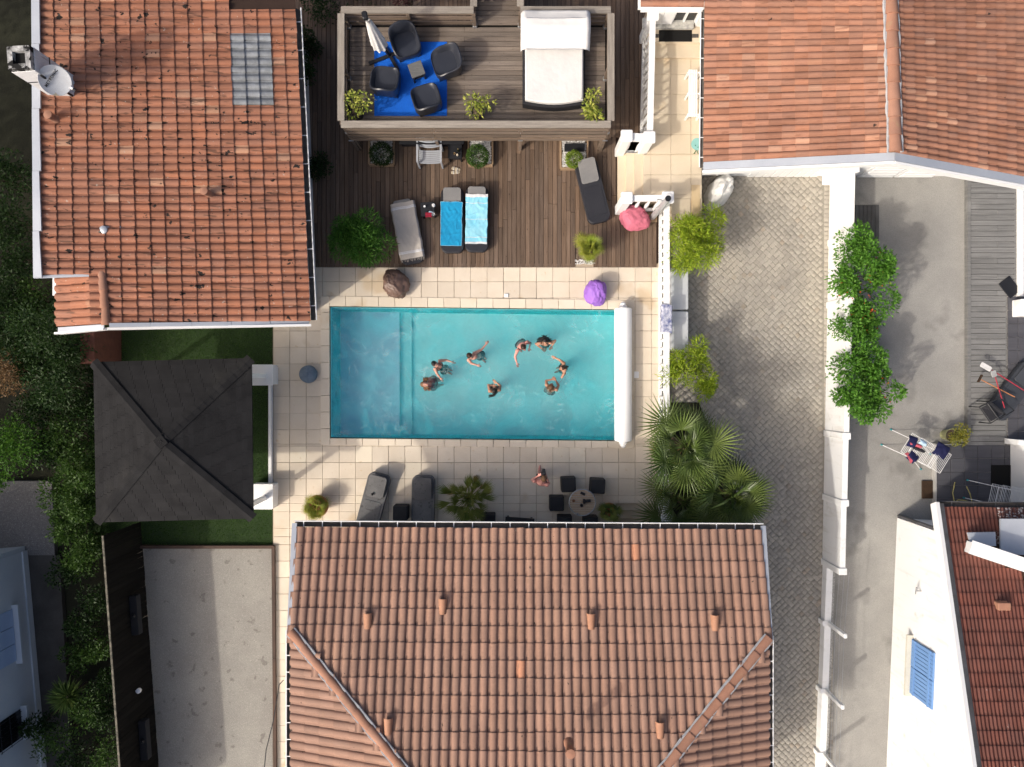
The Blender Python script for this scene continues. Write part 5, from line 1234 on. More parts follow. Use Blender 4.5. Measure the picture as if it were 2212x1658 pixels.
# outdoor shower post
SHW = thing('outdoor_shower', 'grey cylindrical outdoor shower post at the balustrade corner', 'shower', P(1409, 470, 0))
sb = P(1409, 470, 0); MB().tube([sb, sb + Vector((0, 0, 1.6)), sb + Vector((0, 0, 2.2))], [.09, .085, .08], 16).build('column', M('shower_grey', (.50, .51, .52), rough=.4, metal=.3), SHW, smooth=True)
MB().tube([sb + Vector((0, 0, 2.2)), sb + Vector((0, 0, 2.24))], .082, 16).build('cap', BLACKP, SHW)
MB().tube([sb + Vector((-.08, .03, 1.9)), sb + Vector((-.2, .05, 1.95)), sb + Vector((-.22, .05, 1.88))], .02, 8).build('shower_head', METALG, SHW); MB().ball(sb + Vector((-.09, -.02, 1.15)), .03).build('tap', METALG, SHW)
MB().box(sb + Vector((0, 0, .01)), (.3, .3, .03), b=.01).build('base_plate', LIGHTW, SHW)
# towel on balustrade
tw = MB()
def twf(u, v):
    y = Y(690, .97) + (v - .5) * .82 + .03 * math.sin(u * 5); s = (u - .5) * .75
    xx = X(1426, 0) + max(-.135, min(.135, s)); z = .99 - max(0, abs(s) - .135) * 1.0 + .012 * mn.noise(Vector((u * 6, v * 6, 4)))
    if abs(s) > .135: xx += math.copysign(.01 + .02 * abs(math.sin(v * 12)), s)
    return Vector((xx, y, z))
tw.grid(twf, 24, 40); single('beach_towel', 'blue and white patterned towel hung over the long balustrade', 'towel', tw, PATT, smooth='all')
# resin deck boxes beyond the balustrade
for (y0, y1, lb) in ((579, 669, 'pale grey resin box behind the balustrade, next to the larger bamboo'), (673, 757, 'pale grey resin box behind the balustrade, next to the smaller bamboo')):
    z1_ = .42; xa, xb = X(1447, z1_) + .03, X(1487, z1_); ya, yb2 = Y(y1, z1_), Y(y0, z1_)
    t = thing('garden_box', lb, 'storage box', ((xa + xb) / 2, (ya + yb2) / 2, ZD)); MB().box(((xa + xb) / 2, (ya + yb2) / 2, (ZD + .36) / 2), (xb - xa - .04, yb2 - ya - .04, .36 - ZD), b=.02).build('body', DECKBOX, t)
    ld = MB().box(((xa + xb) / 2, (ya + yb2) / 2, .39), (xb - xa, yb2 - ya, .06), b=.03).build('lid', DECKBOX, t)
    for k in range(6): MB().box(((xa + xb) / 2, lerp(ya, yb2, (k + .5) / 6), .423), ((xb - xa) * .86, (yb2 - ya) / 6 - .03, .008), b=.005).build('lid_rib', DECKBOX, ld)
# cubes and round table on the terrace
def cube_stool(label, px, py, rz=0, s=.44):
    t = thing('cube_stool', label, 'stool', P(px, py, 0), rz, 'black woven cube stools'); MB().box((0, 0, .2), (s, s, .4), b=.02).build('body', RATTAN, t, local=True); MB().box((0, 0, .43), (s - .01, s - .01, .06), b=.025).build('cushion', BLACKP, t, local=True)
cube_stool('black woven cube stool between the two worn grey loungers', 869, 1104, R(-1))
cube_stool('black woven cube stool behind the round table, nearest to the photographer', 1226, 1044, R(2)); cube_stool('black woven cube stool behind the round table, farthest from the photographer', 1288, 1047, R(-3))
cube_stool('black woven cube stool set apart at the side of the round table', 1201, 1084); cube_stool('black woven cube stool half under the gutter, below the one set apart', 1218, 1126); cube_stool('black woven cube stool half under the gutter, beside the potted grass', 1273, 1127)
cube_stool('black woven cube stool half hidden by the spiky palm', 1055, 1122)
bn_ = thing('black_bench', 'flat black bench end showing past the roof gutter', 'bench', P(1122, 1128, 0), R(-4)); MB().box((0, 0, .38), (.88, .4, .1), b=.01).build('seat', BLACKP, bn_, local=True)
for sx in (-.36, .36): MB().box((sx, 0, .16), (.06, .34, .33)).build('leg', BLACKP, bn_, local=True)
tc = P(1258, 1086, .72); RT = thing('round_table', 'round slatted table with silver rim on the stone terrace', 'table', (tc.x, tc.y, 0))
TSL = M('table_slat', (.42, .32, .23), (.36, .27, .19), sc=5, rough=.6)
r0 = .38
for k in range(11):
    yy = -r0 + (k + .5) * 2 * r0 / 11; hw = math.sqrt(max(0, r0 ** 2 - yy ** 2)); MB().box((tc.x, tc.y + yy, .71), (hw * 2, 2 * r0 / 11 - .012, .02)).build('slat', TSL, RT)
MB().tube([(tc.x + .39 * math.cos(a), tc.y + .39 * math.sin(a), .715) for a in np.linspace(0, 2 * math.pi, 40)], .018, 8).build('rim', METALG, RT, smooth=True)
MB().tube([(tc.x, tc.y, .69), (tc.x, tc.y, .04)], .035, 10).build('column', METALG, RT); MB().lathe((tc.x, tc.y, 0), [(.25, 0), (.25, .02), (.05, .05)], 20).build('foot', METALG, RT)
CM = thing('camera', 'black camera with lens lying on the round slatted table', 'camera', P(1263, 1082, .725)); c_ = P(1263, 1083, .72)
MB().box(c_ + Vector((-.02, 0, .05)), (.075, .14, .09), 0, .015).build('body', BLACKP, CM); MB().tube([c_ + Vector((.01, .0, .05)), c_ + Vector((.17, .02, .05))], [.04, .045], 14).build('lens', BLACKP, CM); MB().box(c_ + Vector((-.03, 0, .105)), (.05, .05, .03), b=.008).build('viewfinder', BLACKP, CM)
jar('lens_hood', 'black round lens standing beside the camera on the round table', 'lens', P(1256, 1092, .725), [(.045, 0), (.045, .08), (.04, .085), (.035, .06)], BLACKP)
single('phone', 'dark phone lying on the round slatted table', 'phone', MB().box(P(1259, 1067, .733), (.075, .15, .012), R(65), .006), RATTAN)
jar('ashtray', 'brown ashtray on the round slatted table', 'ashtray', P(1239, 1082, .725), [(.035, 0), (.045, .03), (.038, .03), (.028, .01)], M('brown_ashtray', (.2, .1, .05), rough=.5)); jar('tumbler', 'grey tumbler at the rim of the round slatted table', 'glass', P(1247, 1110, .725), [(.03, 0), (.036, .09), (.03, .088), (.024, .012)], METALG)
jar('cup', 'small black cup standing on the worn grey lounger', 'cup', P(806, 1067, .325), [(.03, 0), (.042, .09), (.036, .09), (.026, .015)], BLACKP)
# bench, doormat, cover and small things at the porch
BN = thing('slatted_bench', 'white slatted garden bench on the stone porch', 'bench', P(1500, 205, PZ_))
bx0, bx1, by0, by1 = X(1486, 1.0), X(1506, 1.0), Y(253, 1.0), Y(151, 1.0)
for k in range(5): MB().box((lerp(bx0, bx1, (k + .5) / 5) + .01, (by0 + by1) / 2, 1.0), ((bx1 - bx0) / 5 - .02, by1 - by0, .025), b=.005).build('seat_slat', WHITEP, BN)
for k in range(3): MB().box((bx1 + .07, (by0 + by1) / 2, 1.12 + k * .12), (.025, by1 - by0, .09), b=.005).build('back_slat', WHITEP, BN)
for yy in (by0 + .08, (by0 + by1) / 2, by1 - .08): MB().beam((bx0 + .02, yy, PZ_), (bx0 + .02, yy, .99), .05, .05, Vector((0, 1, 0))).build('leg', WHITEP, BN); MB().beam((bx1 + .09, yy, PZ_), (bx1 + .09, yy, 1.42), .05, .05, Vector((0, 1, 0))).build('leg', WHITEP, BN); MB().beam((bx0, yy, .96), (bx1 + .1, yy, .96), .04, .04).build('cross_bar', WHITEP, BN)
zmat = PZ_ + .222
single('doormat', 'black rectangular doormat before the white front door', 'mat', MB().box(P(1459, 78, zmat), (.98, .34, .02), b=.01), MATB); single('drain_grate', 'narrow dark drain grate running under the black doormat', 'grate', MB().box(P(1456, 78, zmat - .006), (1.45, .11, .01)), M('grate', (.12, .11, .1), (.02, .02, .02), sc=30, rough=.6, stretch=(1, .1, 1)))
def tarpf(u, v):
    a = 2 * math.pi * u; ph = math.pi * .5 * v; n = Vector((math.sin(ph) * math.cos(a), math.sin(ph) * math.sin(a), math.cos(ph)))
    k = 1 + .16 * mn.noise(n * 2.2 + Vector((3, 1, 0))) + .05 * mn.noise(n * 6) - .05 * abs(math.sin(a * 5)) * v
    q = RZ(R(-35)) @ Vector((n.x * .36 * k, n.y * .62 * k, n.z * .85 * k)); return q
tp = MB(); tp.grid(tarpf, 60, 24); q = single('covered_scooter', 'lumpy thing under a white tarpaulin at the driveway corner', 'tarpaulin', tp, M('white_tarp', (.74, .74, .72), (.68, .68, .66), sc=3, rough=.5), smooth='all', base=(0, 0, 0)); q.location = P(1549, 419, ZD); q.rotation_euler = (0, 0, 0)
gch = thing('folding_chair', 'turquoise folding chair half hidden under the porch roof gutter', 'chair', P(1503, 320, PZ_)); MB().lathe(P(1506, 312, PZ_ + .45), [(.18, 0), (.18, .02)], 16).build('seat', M('turquoise', (.25, .5, .47), rough=.5), gch); MB().tube([P(1499, 333, PZ_), P(1508, 318, PZ_ + .5)], .012, 6).build('leg', GREENM, gch); MB().tube([P(1508, 333, PZ_), P(1502, 314, PZ_ + .5)], .012, 6).build('leg', GREENM, gch)
# --- platform furniture
single('rug', 'bright blue rug on the grey timber platform', 'rug', MB().box(P(887, 171, FZ + .006), ((965 - 808) * (H - FZ) / FOC, (251 - 91) * (H - FZ) / FOC, .014), b=.004), RUG)
def armchair(label, px, py, face):
    rz = math.atan2(face[1], face[0]) + math.pi / 2; t = thing('tub_armchair', label, 'armchair', P(px, py, FZ + .014), rz, 'moulded tub armchairs')
    n = 40; loops = [[] for _ in range(6)]
    for i in range(n):
        a = 2 * math.pi * i / n; c, s = math.cos(a), math.sin(a); k = (abs(c) ** 4 + abs(s) ** 4) ** (-.25)
        bk = max(0., min(1., (s + .95) / .9)); bk = bk * bk * (3 - 2 * bk); h = .40 + .16 * bk + .22 * max(0, s) ** 2
        ox, oy = c * k * .40, s * k * .39; ix, iy = c * k * .345, s * k * .335 + (.0 if s > -.6 else -.04)
        loops[0].append((ox * .92, oy * .92, .12)); loops[1].append((ox, oy, .22)); loops[2].append((ox * 1.0, oy * 1.0 + (.05 * max(0, s)), h - .02)); loops[3].append(((ox + ix) / 2, (oy + iy) / 2 + .045 * max(0, s), h)); loops[4].append((ix, iy + .04 * max(0, s), h - .025)); loops[5].append((ix * .84, iy * .84, .37))
    vs = [v for lp in loops for v in lp]; fs = [(j * n + i, j * n + (i + 1) % n, (j + 1) * n + (i + 1) % n, (j + 1) * n + i) for j in range(5) for i in range(n)]
    fs += [tuple(5 * n + i for i in range(n)), tuple(reversed(range(n)))]
    MB().add(vs, fs).build('shell', ANTH, t, local=True, smooth=True)
    for sx in (-1, 1):
        for sy in (-1, 1): MB().slab([(sx * .27 - .05, sy * .27 - .05), (sx * .27 + .05, sy * .27 - .05), (sx * .27 + .05, sy * .27 + .05), (sx * .27 - .05, sy * .27 + .05)], 0, .24).build('leg', ANTH, t, local=True)
armchair('anthracite moulded armchair facing the little table from the rug corner by the parasol mast', 880, 106, (.3, -.95)); armchair('anthracite moulded armchair with its back to the white daybed', 966, 147, (-.95, -.3)); armchair('anthracite moulded armchair at the rug edge, nearest to the folded parasol foot', 838, 186, (.1, .99)); armchair('anthracite moulded armchair at the rug corner against the front rail', 924, 224, (-.3, .95))
low_table('small grey slatted table in the middle of the blue rug', P(903.5, 163, FZ + .014), R(20), .4, .4, BLACKP, M('grey_table_top', (.13, .13, .125), (.09, .09, .088), sc=5, rough=.6, stretch=(1, 8, 1)))
PR = thing('folded_parasol', 'closed white cantilever parasol on a black cross base', 'parasol', P(841, 121, FZ))
pb = P(841, 121, FZ + .05)
for (q0, q1) in (((797, 138), (884, 104)), ((827, 95), (860, 152))): MB().beam(P(*q0, FZ + .05), P(*q1, FZ + .05 + .004), .09, .06).build('base_arm', BLACKP, PR)
ptop = P(788, 34, 3.85); MB().tube([pb, P(822, 93, 2.3), P(800, 52, 3.3), ptop], .045, 10).build('mast', BLACKP, PR, smooth=True)
MB().box(ptop, (.14, .2, .1), .2, .03).build('head', BLACKP, PR)
ct, cbm = P(794, 42, 3.78), P(820, 98, 2.35); ax = (cbm - ct); cn = MB(); sg = 44; vs = []
for j in range(12):
    v = j / 11; r_ = .05 + .15 * v ** .7
    for i in range(sg): a = 2 * math.pi * i / sg; k = 1 + .16 * math.sin(a * 8 + v) * v; vs.append(ct + ax * v + Vector((math.cos(a) * r_ * k, math.sin(a) * r_ * k, (.06 * math.sin(a * 8) if j == 11 else 0))))
cn.add(vs, [(j * sg + i, j * sg + (i + 1) % sg, (j + 1) * sg + (i + 1) % sg, (j + 1) * sg + i) for j in range(11) for i in range(sg)] + [tuple(range(sg))]); cn.build('canopy', CLOTHW, PR, smooth='all')
DB = thing('daybed', 'large black rattan daybed with white mattress and white hood', 'daybed', P(1196, 130, FZ))
dx0, dx1, dy0, dy1 = X(1129, FZ + .4), X(1265, FZ + .4), Y(236, FZ + .2), Y(36, FZ + .5); dcx, dcy = (dx0 + dx1) / 2, (dy0 + dy1) / 2
def dpoly(ins): 
    pts = [(dx1 - ins, dy1 - ins), (dx0 + ins, dy1 - ins), (dx0 + ins, dy0 + ins + .1)] + [(lerp(dx0 + ins, dx1 - ins, k / 10), dy0 + ins + .1 - .1 * math.sin(math.pi * k / 10)) for k in range(1, 10)] + [(dx1 - ins, dy0 + ins + .1)]
    return pts
MB().slab(dpoly(0), FZ + .02, FZ + .32, .02).build('base', RATTAN, DB); MB().slab(dpoly(.07), FZ + .325, FZ + .47, .04).build('mattress', CLOTHW, DB)
hx0, hx1 = dx0 - .06, dx1 + .08
def hood_fn(u, v):
    prof = [(0, .3), (.02, .75), (.1, 1.02), (.36, 1.15), (.62, 1.1), (.86, .98), (1.06, .82)]
    t = v * (len(prof) - 1); i = min(int(t), len(prof) - 2); f = t - i; y = lerp(prof[i][0], prof[i + 1][0], f); z = lerp(prof[i][1], prof[i + 1][1], f)
    sag = .05 * math.sin(math.pi * u) * math.sin(math.pi * min(1, max(0, (v - .3) * 3 % 1.0))) + .012 * mn.noise(Vector((u * 7, v * 9, 3)))
    sd = max(0, abs(u - .5) - .44) / .06
    return Vector((lerp(hx0, hx1, u), dy1 - y - .02 * mn.noise(Vector((u * 5, 2, 2))), FZ + z - sag - .16 * sd * sd))
hd = MB(); hd.grid(hood_fn, 40, 30); hdo = hd.build('hood', CLOTHW, DB, smooth='all')
for v in (.5, .99): MB().tube([hood_fn(u, v) + Vector((0, 0, -.012)) for u in np.linspace(.02, .98, 16)], .014, 6).build('hood_rod', METALG, hdo)
for sx in (hx0 + .04, hx1 - .04): MB().tube([(sx, dy1 - .1, FZ + .3), (sx, dy1 - .36, FZ + .98), (sx, dy1 - 1.0, FZ + .68)], .014, 6).build('hood_arm', METALG, hdo)
for (sx, sy) in ((0, 0), (1, 0), (1, 1), (0, 1)): MB().box((lerp(dx0 + .1, dx1 - .1, sx), lerp(dy0 + .2, dy1 - .1, sy), FZ + .012), (.1, .1, .03)).build('foot', BLACKP, DB)
# --- neighbour's yard
ZG = -.285
def airer(label, c_, rz, n, items):
    t = thing('clothes_airer', label, 'clothes airer', c_, rz)
    for k in range(4):
        xo = -.55 + k * .3; fr = [(xo, -.33 + k * .02, .9 + .03 * (k % 2)), (xo + .42, -.33 + k * .02, .9 + .03 * (k % 2)), (xo + .42, .33 + k * .02, .9 + .03 * (k % 2)), (xo, .33 + k * .02, .9 + .03 * (k % 2)), (xo, -.33 + k * .02, .9 + .03 * (k % 2))]
        w_ = MB(); w_.tube(fr, .009, 5)
        for i in range(1, 9): w_.tube([(xo + .42 * i / 9, fr[0][1], fr[0][2]), (xo + .42 * i / 9, fr[2][1], fr[0][2])], .005, 4)
        w_.build('rack', WHITEPL, t, local=True)
    for sx in (-1, 1): MB().tube([(sx * .72, -.28, .0), (-sx * .35, -.26, .9), (-sx * .35, .26, .9), (sx * .72, .28, .0)], .011, 6).build('leg', WHITEPL, t, local=True)
    for sx in (-.72, .72):
        for sy in (-.28, .28): MB().box((sx, sy, .02), (.06, .05, .04), b=.01).build('foot', TEALP, t, local=True)
    return t
ac = P(1992, 977, ZD + .9); ac.z = ZD; airer('white wire clothes airer hung with navy and coral clothes by the grey paving', ac, R(-32), 4, None)
def garment(label, px, py, mat, w_, l_, rz, seed, cat='clothing'):
    g_ = MB(); c_ = P(px, py, ZD + .98)
    def fn(u, v):
        x, y = (u - .5) * w_ * (1 + .25 * mn.noise(Vector((v * 3, seed, 1)))), (v - .5) * l_; q = RZ(rz) @ Vector((x, y, 0))
        return c_ + q + Vector((0, 0, .03 * mn.noise(Vector((x * 9 + seed, y * 9, 0))) - abs(v - .5) ** 2 * .25))
    g_.grid(fn, 16, 16); o = single('garment', label, cat, g_, mat, smooth='all'); s_ = o.modifiers.new('thickness', 'SOLIDIFY'); s_.thickness = .008
garment('black top hung near the teal feet of the clothes airer', 1972, 955, NAVYC, .26, .34, R(-20), 3); garment('coral shorts hung on the clothes airer below the black top', 1979, 962, REDC, .36, .12, R(-20), 5); garment('navy and coral garment at the lower edge of the clothes airer', 1973, 988, NAVYC, .3, .3, R(-40), 9); garment('coral strip on the navy garment of the clothes airer', 1966, 990, REDC, .1, .34, R(28), 12); garment('pale blue cloth pegged in the middle of the clothes airer', 1995, 957, LBLUEC, .22, .16, R(-25), 15); garment('navy shorts with white stripe at the end of the clothes airer', 2035, 974, NAVYC, .40, .42, R(-30), 18); garment('dark striped socks lying across the middle of the clothes airer', 1987, 972, RATTAN, .34, .1, R(-20), 21)
ac2 = P(2178, 1077, ZG + .9); ac2.z = ZG; airer('bare wire clothes airer in the shade at the dark red roof edge', ac2, R(-12), 4, None)
single('doormat', 'black doormat on the grey paving left of the pale glass screen', 'mat', MB().box(P(2163, 1037, ZG + .01), (.62, .92, .02), b=.01), MATB); single('doormat', 'black doormat on the grey paving right of the pale glass screen', 'mat', MB().box(P(2202, 1037, ZG + .01), (.5, .9, .02), b=.01), MATB)
gs = thing('glass_screen', 'narrow white framed glass screen between two black doormats', 'screen', P(2182, 1010, ZG)); 
MB().beam(P(2184, 960, ZG) + Vector((0, 0, .45)), P(2184, 1095, ZG) + Vector((0, 0, .45)), .04, .9).build('frame', WHITEP, gs); MB().beam(P(2170, 953, ZG) + Vector((0, 0, .3)), P(2300, 962, ZG) + Vector((0, 0, .3)), .16, .6).build('wall', WHITE, gs)
single('metal_plate', 'dark rusty metal plate lying in the yard beside the grey paving', 'plate', MB().box(P(2004, 1058, ZD + .03), (.36, .56, .05), b=.01), RUST)
hs = MB(); hs.tube([P(2063, 1042, ZG + .03), P(2058, 1065, ZG + .03), P(2062, 1085, ZG + .03)], .018, 6); hs.tube([P(2088, 1052, ZG + .25), P(2095, 1066, ZG + .1), P(2100, 1086, ZG + .05), P(2085, 1082, ZG + .25), P(2070, 1080, ZG + .2), P(2060, 1090, ZG + .05)], .018, 6); single('garden_hose', 'coiled yellow garden hose on the grey paving at the roof edge', 'hose', hs, HOSE, smooth=True)
dp = MB()
for k in range(6): dp.box(P(1853 + k * 9, 489, ZD + .03), (.115, 1.32, .05), b=.006)
dpk = thing('duckboard', 'dark wooden duckboard lying in the yard behind the white boundary wall', 'duckboard', P(1872, 489, ZD))
for k in range(6): MB().box(P(1851 + k * 8.6, 489, ZD + .03 + rnd(0, .005)), (.115, 1.32, .05), b=.006).build('plank', M('dark_duckboard', (.07, .068, .066), (.11, .11, .11), sc=2, rough=.7) if 'dark_duckboard' not in bpy.data.materials else bpy.data.materials['dark_duckboard'], dpk)
single('rubber_mat', 'black flat mat lying askew on the grey deck', 'mat', MB().box(P(2181, 621, -.28), (.42, .58, .03), R(38), .01), BLACKP)
wbx = thing('white_box', 'pale stone block at the corner of the neighbour pool', 'block', P(2210, 666, -.3)); MB().box(P(2213, 666, -.1), (.5, .52, .42), b=.02).build('block', WHITE, wbx)
# folded lounger, chair and tools on the grey deck
lg = lounger('dark lounger lying on the grey deck under garden tools', P(2178, 845, -.3), R(-38), M('dark_grey_lounger', (.045, .05, .06), rough=.6), M('dark_grey_back', (.055, .06, .07), rough=.6), .05)
kc = thing('folding_chair', 'black folding chair tipped over on the dark lounger', 'chair', P(2142, 893, -.3))
fr = [P(2115, 880, .2), P(2140, 915, .25), P(2172, 895, .3), P(2140, 868, .35)]
MB().tube(fr + [fr[0]], .022, 6).build('frame', BLACKP, kc); fr2 = [p + Vector((.18, .12, .12)) for p in fr]; MB().tube(fr2 + [fr2[0]], .022, 6).build('frame', BLACKP, kc)
MB().add([p.lerp(sum(fr, Vector()) / 4, .15) for p in fr], [(0, 1, 2, 3)]).build('seat', RATTAN, kc)
for i in range(4): MB().tube([fr[i], Vector((fr[i].x, fr[i].y, -.29))], .018, 6).build('leg', BLACKP, kc)
def tool(name, label, h0, h1, zz, hmat, head): 
    t = thing(name, label, name.replace('_', ' '), P(*h0, zz)); MB().tube([P(*h0, zz), P(*h1, zz + .03)], .016, 8).build('handle', hmat, t); head(t); return t
zt3 = .12
tool('shovel', 'white bladed shovel with red handle across the dark lounger', (2143, 800), (2225, 852), zt3, REDH, lambda t: MB().box(P(2130, 793, zt3), (.36, .15, .02), R(-30), .02).build('blade', M('white_blade', (.62, .61, .6), (.5, .5, .49), sc=8, rough=.7), t))
tool('sledgehammer', 'orange handled hammer lying beside the white bladed shovel', (2118, 820), (2192, 858), zt3, ORANGEW, lambda t: MB().box(P(2117, 818, zt3), (.05, .26, .06), R(-28), .01).build('head', RUST, t))
tool('rake', 'grey headed rake with red handle between shovel and hammer', (2150, 815), (2170, 882), zt3 + .05, REDH, lambda t: MB().box(P(2147, 808, zt3 + .05), (.16, .2, .015), R(15), .02).build('blade', GREYT, t))
# ---------------------------------------------------------------- plants
def leaves(name, pts, dirs, ln, wd, mat, parent, kind=None, droop=.2):
    n = len(pts); pts = np.asarray(pts); d = np.asarray(dirs); d = d / np.maximum(np.linalg.norm(d, axis=1, keepdims=True), 1e-6)
    r = np.random.normal(size=(n, 3)); s = np.cross(d, r); s /= np.maximum(np.linalg.norm(s, axis=1, keepdims=True), 1e-6); nn = np.cross(s, d)
    flip = np.where(nn[:, 2:3] < 0, -1, 1); nn = nn * flip
    L = (np.random.uniform(.7, 1.25, n) * ln)[:, None]; W = (np.random.uniform(.75, 1.2, n) * wd)[:, None]
    mid = pts + d * L * .45
    V = np.stack([pts, mid + s * W * .5 + nn * W * .12, pts + d * L - np.array([0, 0, 1]) * L * droop, mid - s * W * .5 + nn * W * .12], 1).reshape(-1, 3)
    i = np.arange(n)[:, None] * 4; F = np.concatenate([i + np.array([[0, 1, 2]]), i + np.array([[0, 2, 3]])], 0)
    me = bpy.data.meshes.new(name); me.vertices.add(len(V)); me.vertices.foreach_set('co', V.ravel())
    me.loops.add(F.size); me.loops.foreach_set('vertex_index', F.ravel().astype(np.int32)); me.polygons.add(len(F)); me.polygons.foreach_set('loop_start', np.arange(0, F.size, 3, dtype=np.int32))
    me.update(calc_edges=True)
    at = me.attributes.new('rnd', 'FLOAT', 'POINT'); at.data.foreach_set('value', np.repeat(np.random.rand(n), 4)); me.materials.append(mat)
    o = link(me, name, parent)
    if kind: tag(o, kind=kind)
    return o
def lobes_pts(c, rx, ry, h, n, nl, shell=.55, z0=.12, spread=.55, ls_=(.38, .62)):
    """points in a crown made of several uneven lobes"""
    P_, D_ = [], []
    ls = []
    for k in range(nl):
        a = rnd(0, 6.28); q = math.sqrt(rnd(0, 1)) * spread; s = rnd(*ls_)
        ls.append((np.array([c.x + rx * q * math.cos(a), c.y + ry * q * math.sin(a), c.z + h * rnd(.45, .78)]), np.array([rx * s, ry * s, h * rnd(.2, .34)])))
    per = np.random.multinomial(n, [1 / nl] * nl)
    for (lc, lr), m in zip(ls, per):
        v = np.random.normal(size=(m, 3)); v /= np.linalg.norm(v, axis=1, keepdims=True); v[:, 2] = np.where(v[:, 2] < -.35, -v[:, 2], v[:, 2])
        rr = np.random.uniform(shell, 1.0, (m, 1)) ** .6 * np.random.uniform(.92, 1.1, (m, 1))
        p = lc + v * lr * rr; p[:, 2] = np.maximum(p[:, 2], c.z + z0)
        P_.append(p); D_.append(v + np.random.normal(size=(m, 3)) * .55)
    return np.concatenate(P_), np.concatenate(D_)
def stems(parent, c, rx, ry, h, n, mat=BARK, r=.02, name='stem'):
    mb = MB()
    for k in range(n):
        a = rnd(0, 6.28); q = rnd(.1, .7); top = Vector((c.x + rx * q * math.cos(a), c.y + ry * q * math.sin(a), c.z + h * rnd(.55, .85))); b0 = Vector((c.x + rnd(-.06, .06), c.y + rnd(-.06, .06), c.z))
        m_ = b0.lerp(top, .5) + Vector((rnd(-.05, .05), rnd(-.05, .05), .08)); mb.tube([b0, m_, top], [r, r * .75, r * .35], 5)
    mb.build(name, mat, parent)
def shrub(name, label, cat, px, py, zb, rx, ry, h, n, ln, wd, mat, nl=9, group=None, nst=7, shell=.55, zpic=None, spread=.55, droop=.2, ls_=(.38, .62)):
    c = P(px, py, zb + h * .6 if zpic is None else zpic); c.z = zb
    t = thing(name, label, cat, c, group=group); p, d = lobes_pts(c, rx, ry, h, n, nl, shell, spread=spread, ls_=ls_)
    leaves('crown', p, d, ln, wd, mat, t, droop=droop); stems(t, c, rx, ry, h, nst, name='trunk' if nst <= 2 else 'stems'); return t
# bamboos
shrub('bamboo_bush', 'rounded dark green bamboo bush beside the taupe covered lounger', 'bamboo', 782, 520, 0, .90, .92, 1.7, 8500, .15, .026, LF_BAMB, 16, nst=14, shell=.6, spread=.62, ls_=(.34, .54))
shrub('bamboo_bush', 'large yellow-green bamboo behind the balustrade by the porch', 'bamboo', 1505, 518, ZD, .95, 1.0, 2.2, 7000, .15, .026, LF_BAMB2, 22, nst=14, shell=.3, spread=.9, ls_=(.2, .42))
shrub('bamboo_bush', 'smaller yellow-green bamboo between the resin boxes and the fan palms', 'bamboo', 1496, 798, ZD, .80, .88, 2.0, 4600, .14, .026, LF_BAMB2, 18, nst=12, shell=.3, spread=.92, ls_=(.2, .42))
# platform pot plants with variegated leaves
def potted(label, px, py, zb, r, h, n, ln, wd, mat, pot=POTM, group=None, nl=6, pr=.17, ph=.32, zpic=None):
    c = P(px, py, zb + ph + h * .6 if zpic is None else zpic); c.z = zb; t = thing('potted_shrub', label, 'potted plant', c, group=group)
    MB().lathe(c, [(pr * .75, 0), (pr, ph), (pr * 1.06, ph), (pr * 1.06, ph - .04), (pr * .9, ph - .05)], 16).build('pot', pot, t, smooth=True); MB().lathe(c, [(pr * .95, ph - .06), (pr * .9, ph - .045)], 14).build('soil', MULCH, t)
    c2 = c + Vector((0, 0, ph * .8)); p, d = lobes_pts(c2, r, r, h, n, nl, .4, .05, .75); leaves('foliage', p, d, ln, wd, mat, t); stems(t, c2, r, r, h, 6, r=.012, name='stems'); return t
for (px, lb) in ((766, 'potted variegated shrub in the platform corner by the folded parasol'), (1031, 'potted variegated shrub at the middle of the platform front rail'), (1283, 'potted variegated shrub in the platform corner at the foot of the daybed')):
    potted(lb, px, 232, FZ, .42, .75, 330 if px != 1283 else 480, .10, .05, LF_VARI, BLACKP, 'variegated shrubs on the platform', zpic=FZ + .6)
# boxwood balls
def boxball(label, px, py, r, mat, n=2200):
    c = P(px, py, .3 + r * .4); c.z = .1; t = thing('boxwood_ball', label, 'boxwood', c); v = np.random.normal(size=(n, 3)); v /= np.linalg.norm(v, axis=1, keepdims=True); rr = np.random.uniform(.78, 1.04, (n, 1)) * r
    p = np.array([c.x, c.y, c.z + r * .9]) + v * rr * np.array([1, 1, .95]); p[:, 2] = np.maximum(p[:, 2], .12); leaves('foliage', p, v + np.random.normal(size=(n, 3)) * .6, .05, .03, mat, t); stems(t, c, r * .5, r * .5, r, 4, r=.015)
boxball('very dark clipped boxwood ball in the planter nearest the storage box', 823, 333, .34, LF_DARK); boxball('green clipped boxwood ball in the planter beside the black table', 1032, 337, .33, LF_BOX); boxball('small lime green clipped bush in the pebble planter by the askew lounger', 1241, 343, .25, LF_BOXL, 1500)
# trumpet vine hedge behind the white wall
def vine(label, px, py, rx, ry, h, n, fl):
    c = P(px, py, ZD + h * .65); c.z = ZD; t = thing('flowering_hedge', label, 'hedge', c, group='trumpet vines behind the white wall'); p, d = lobes_pts(c, rx, ry, h, n, 26, .3, .3, .92, (.2, .4)); leaves('crown', p, d, .115, .06, LF_VINE, t); stems(t, c, rx, ry, h, 9)
    q, d2 = lobes_pts(c, rx * .95, ry * .95, h * 1.08, fl * 14, fl, .1, .5, .8); leaves('flowers', q, d2, .08, .05, FLOWER, t, kind='stuff')
vine('leafy hedge plant with red flowers, next to the duckboard', 1866, 598, .85, 1.3, 2.1, 6500, 4); vine('sparse middle part of the red flowering hedge behind the white wall', 1849, 705, .62, .70, 1.9, 2600, 2); vine('broad flowerless end of the hedge nearest the clothes airer', 1868, 835, .88, 1.2, 2.1, 6500, 1)
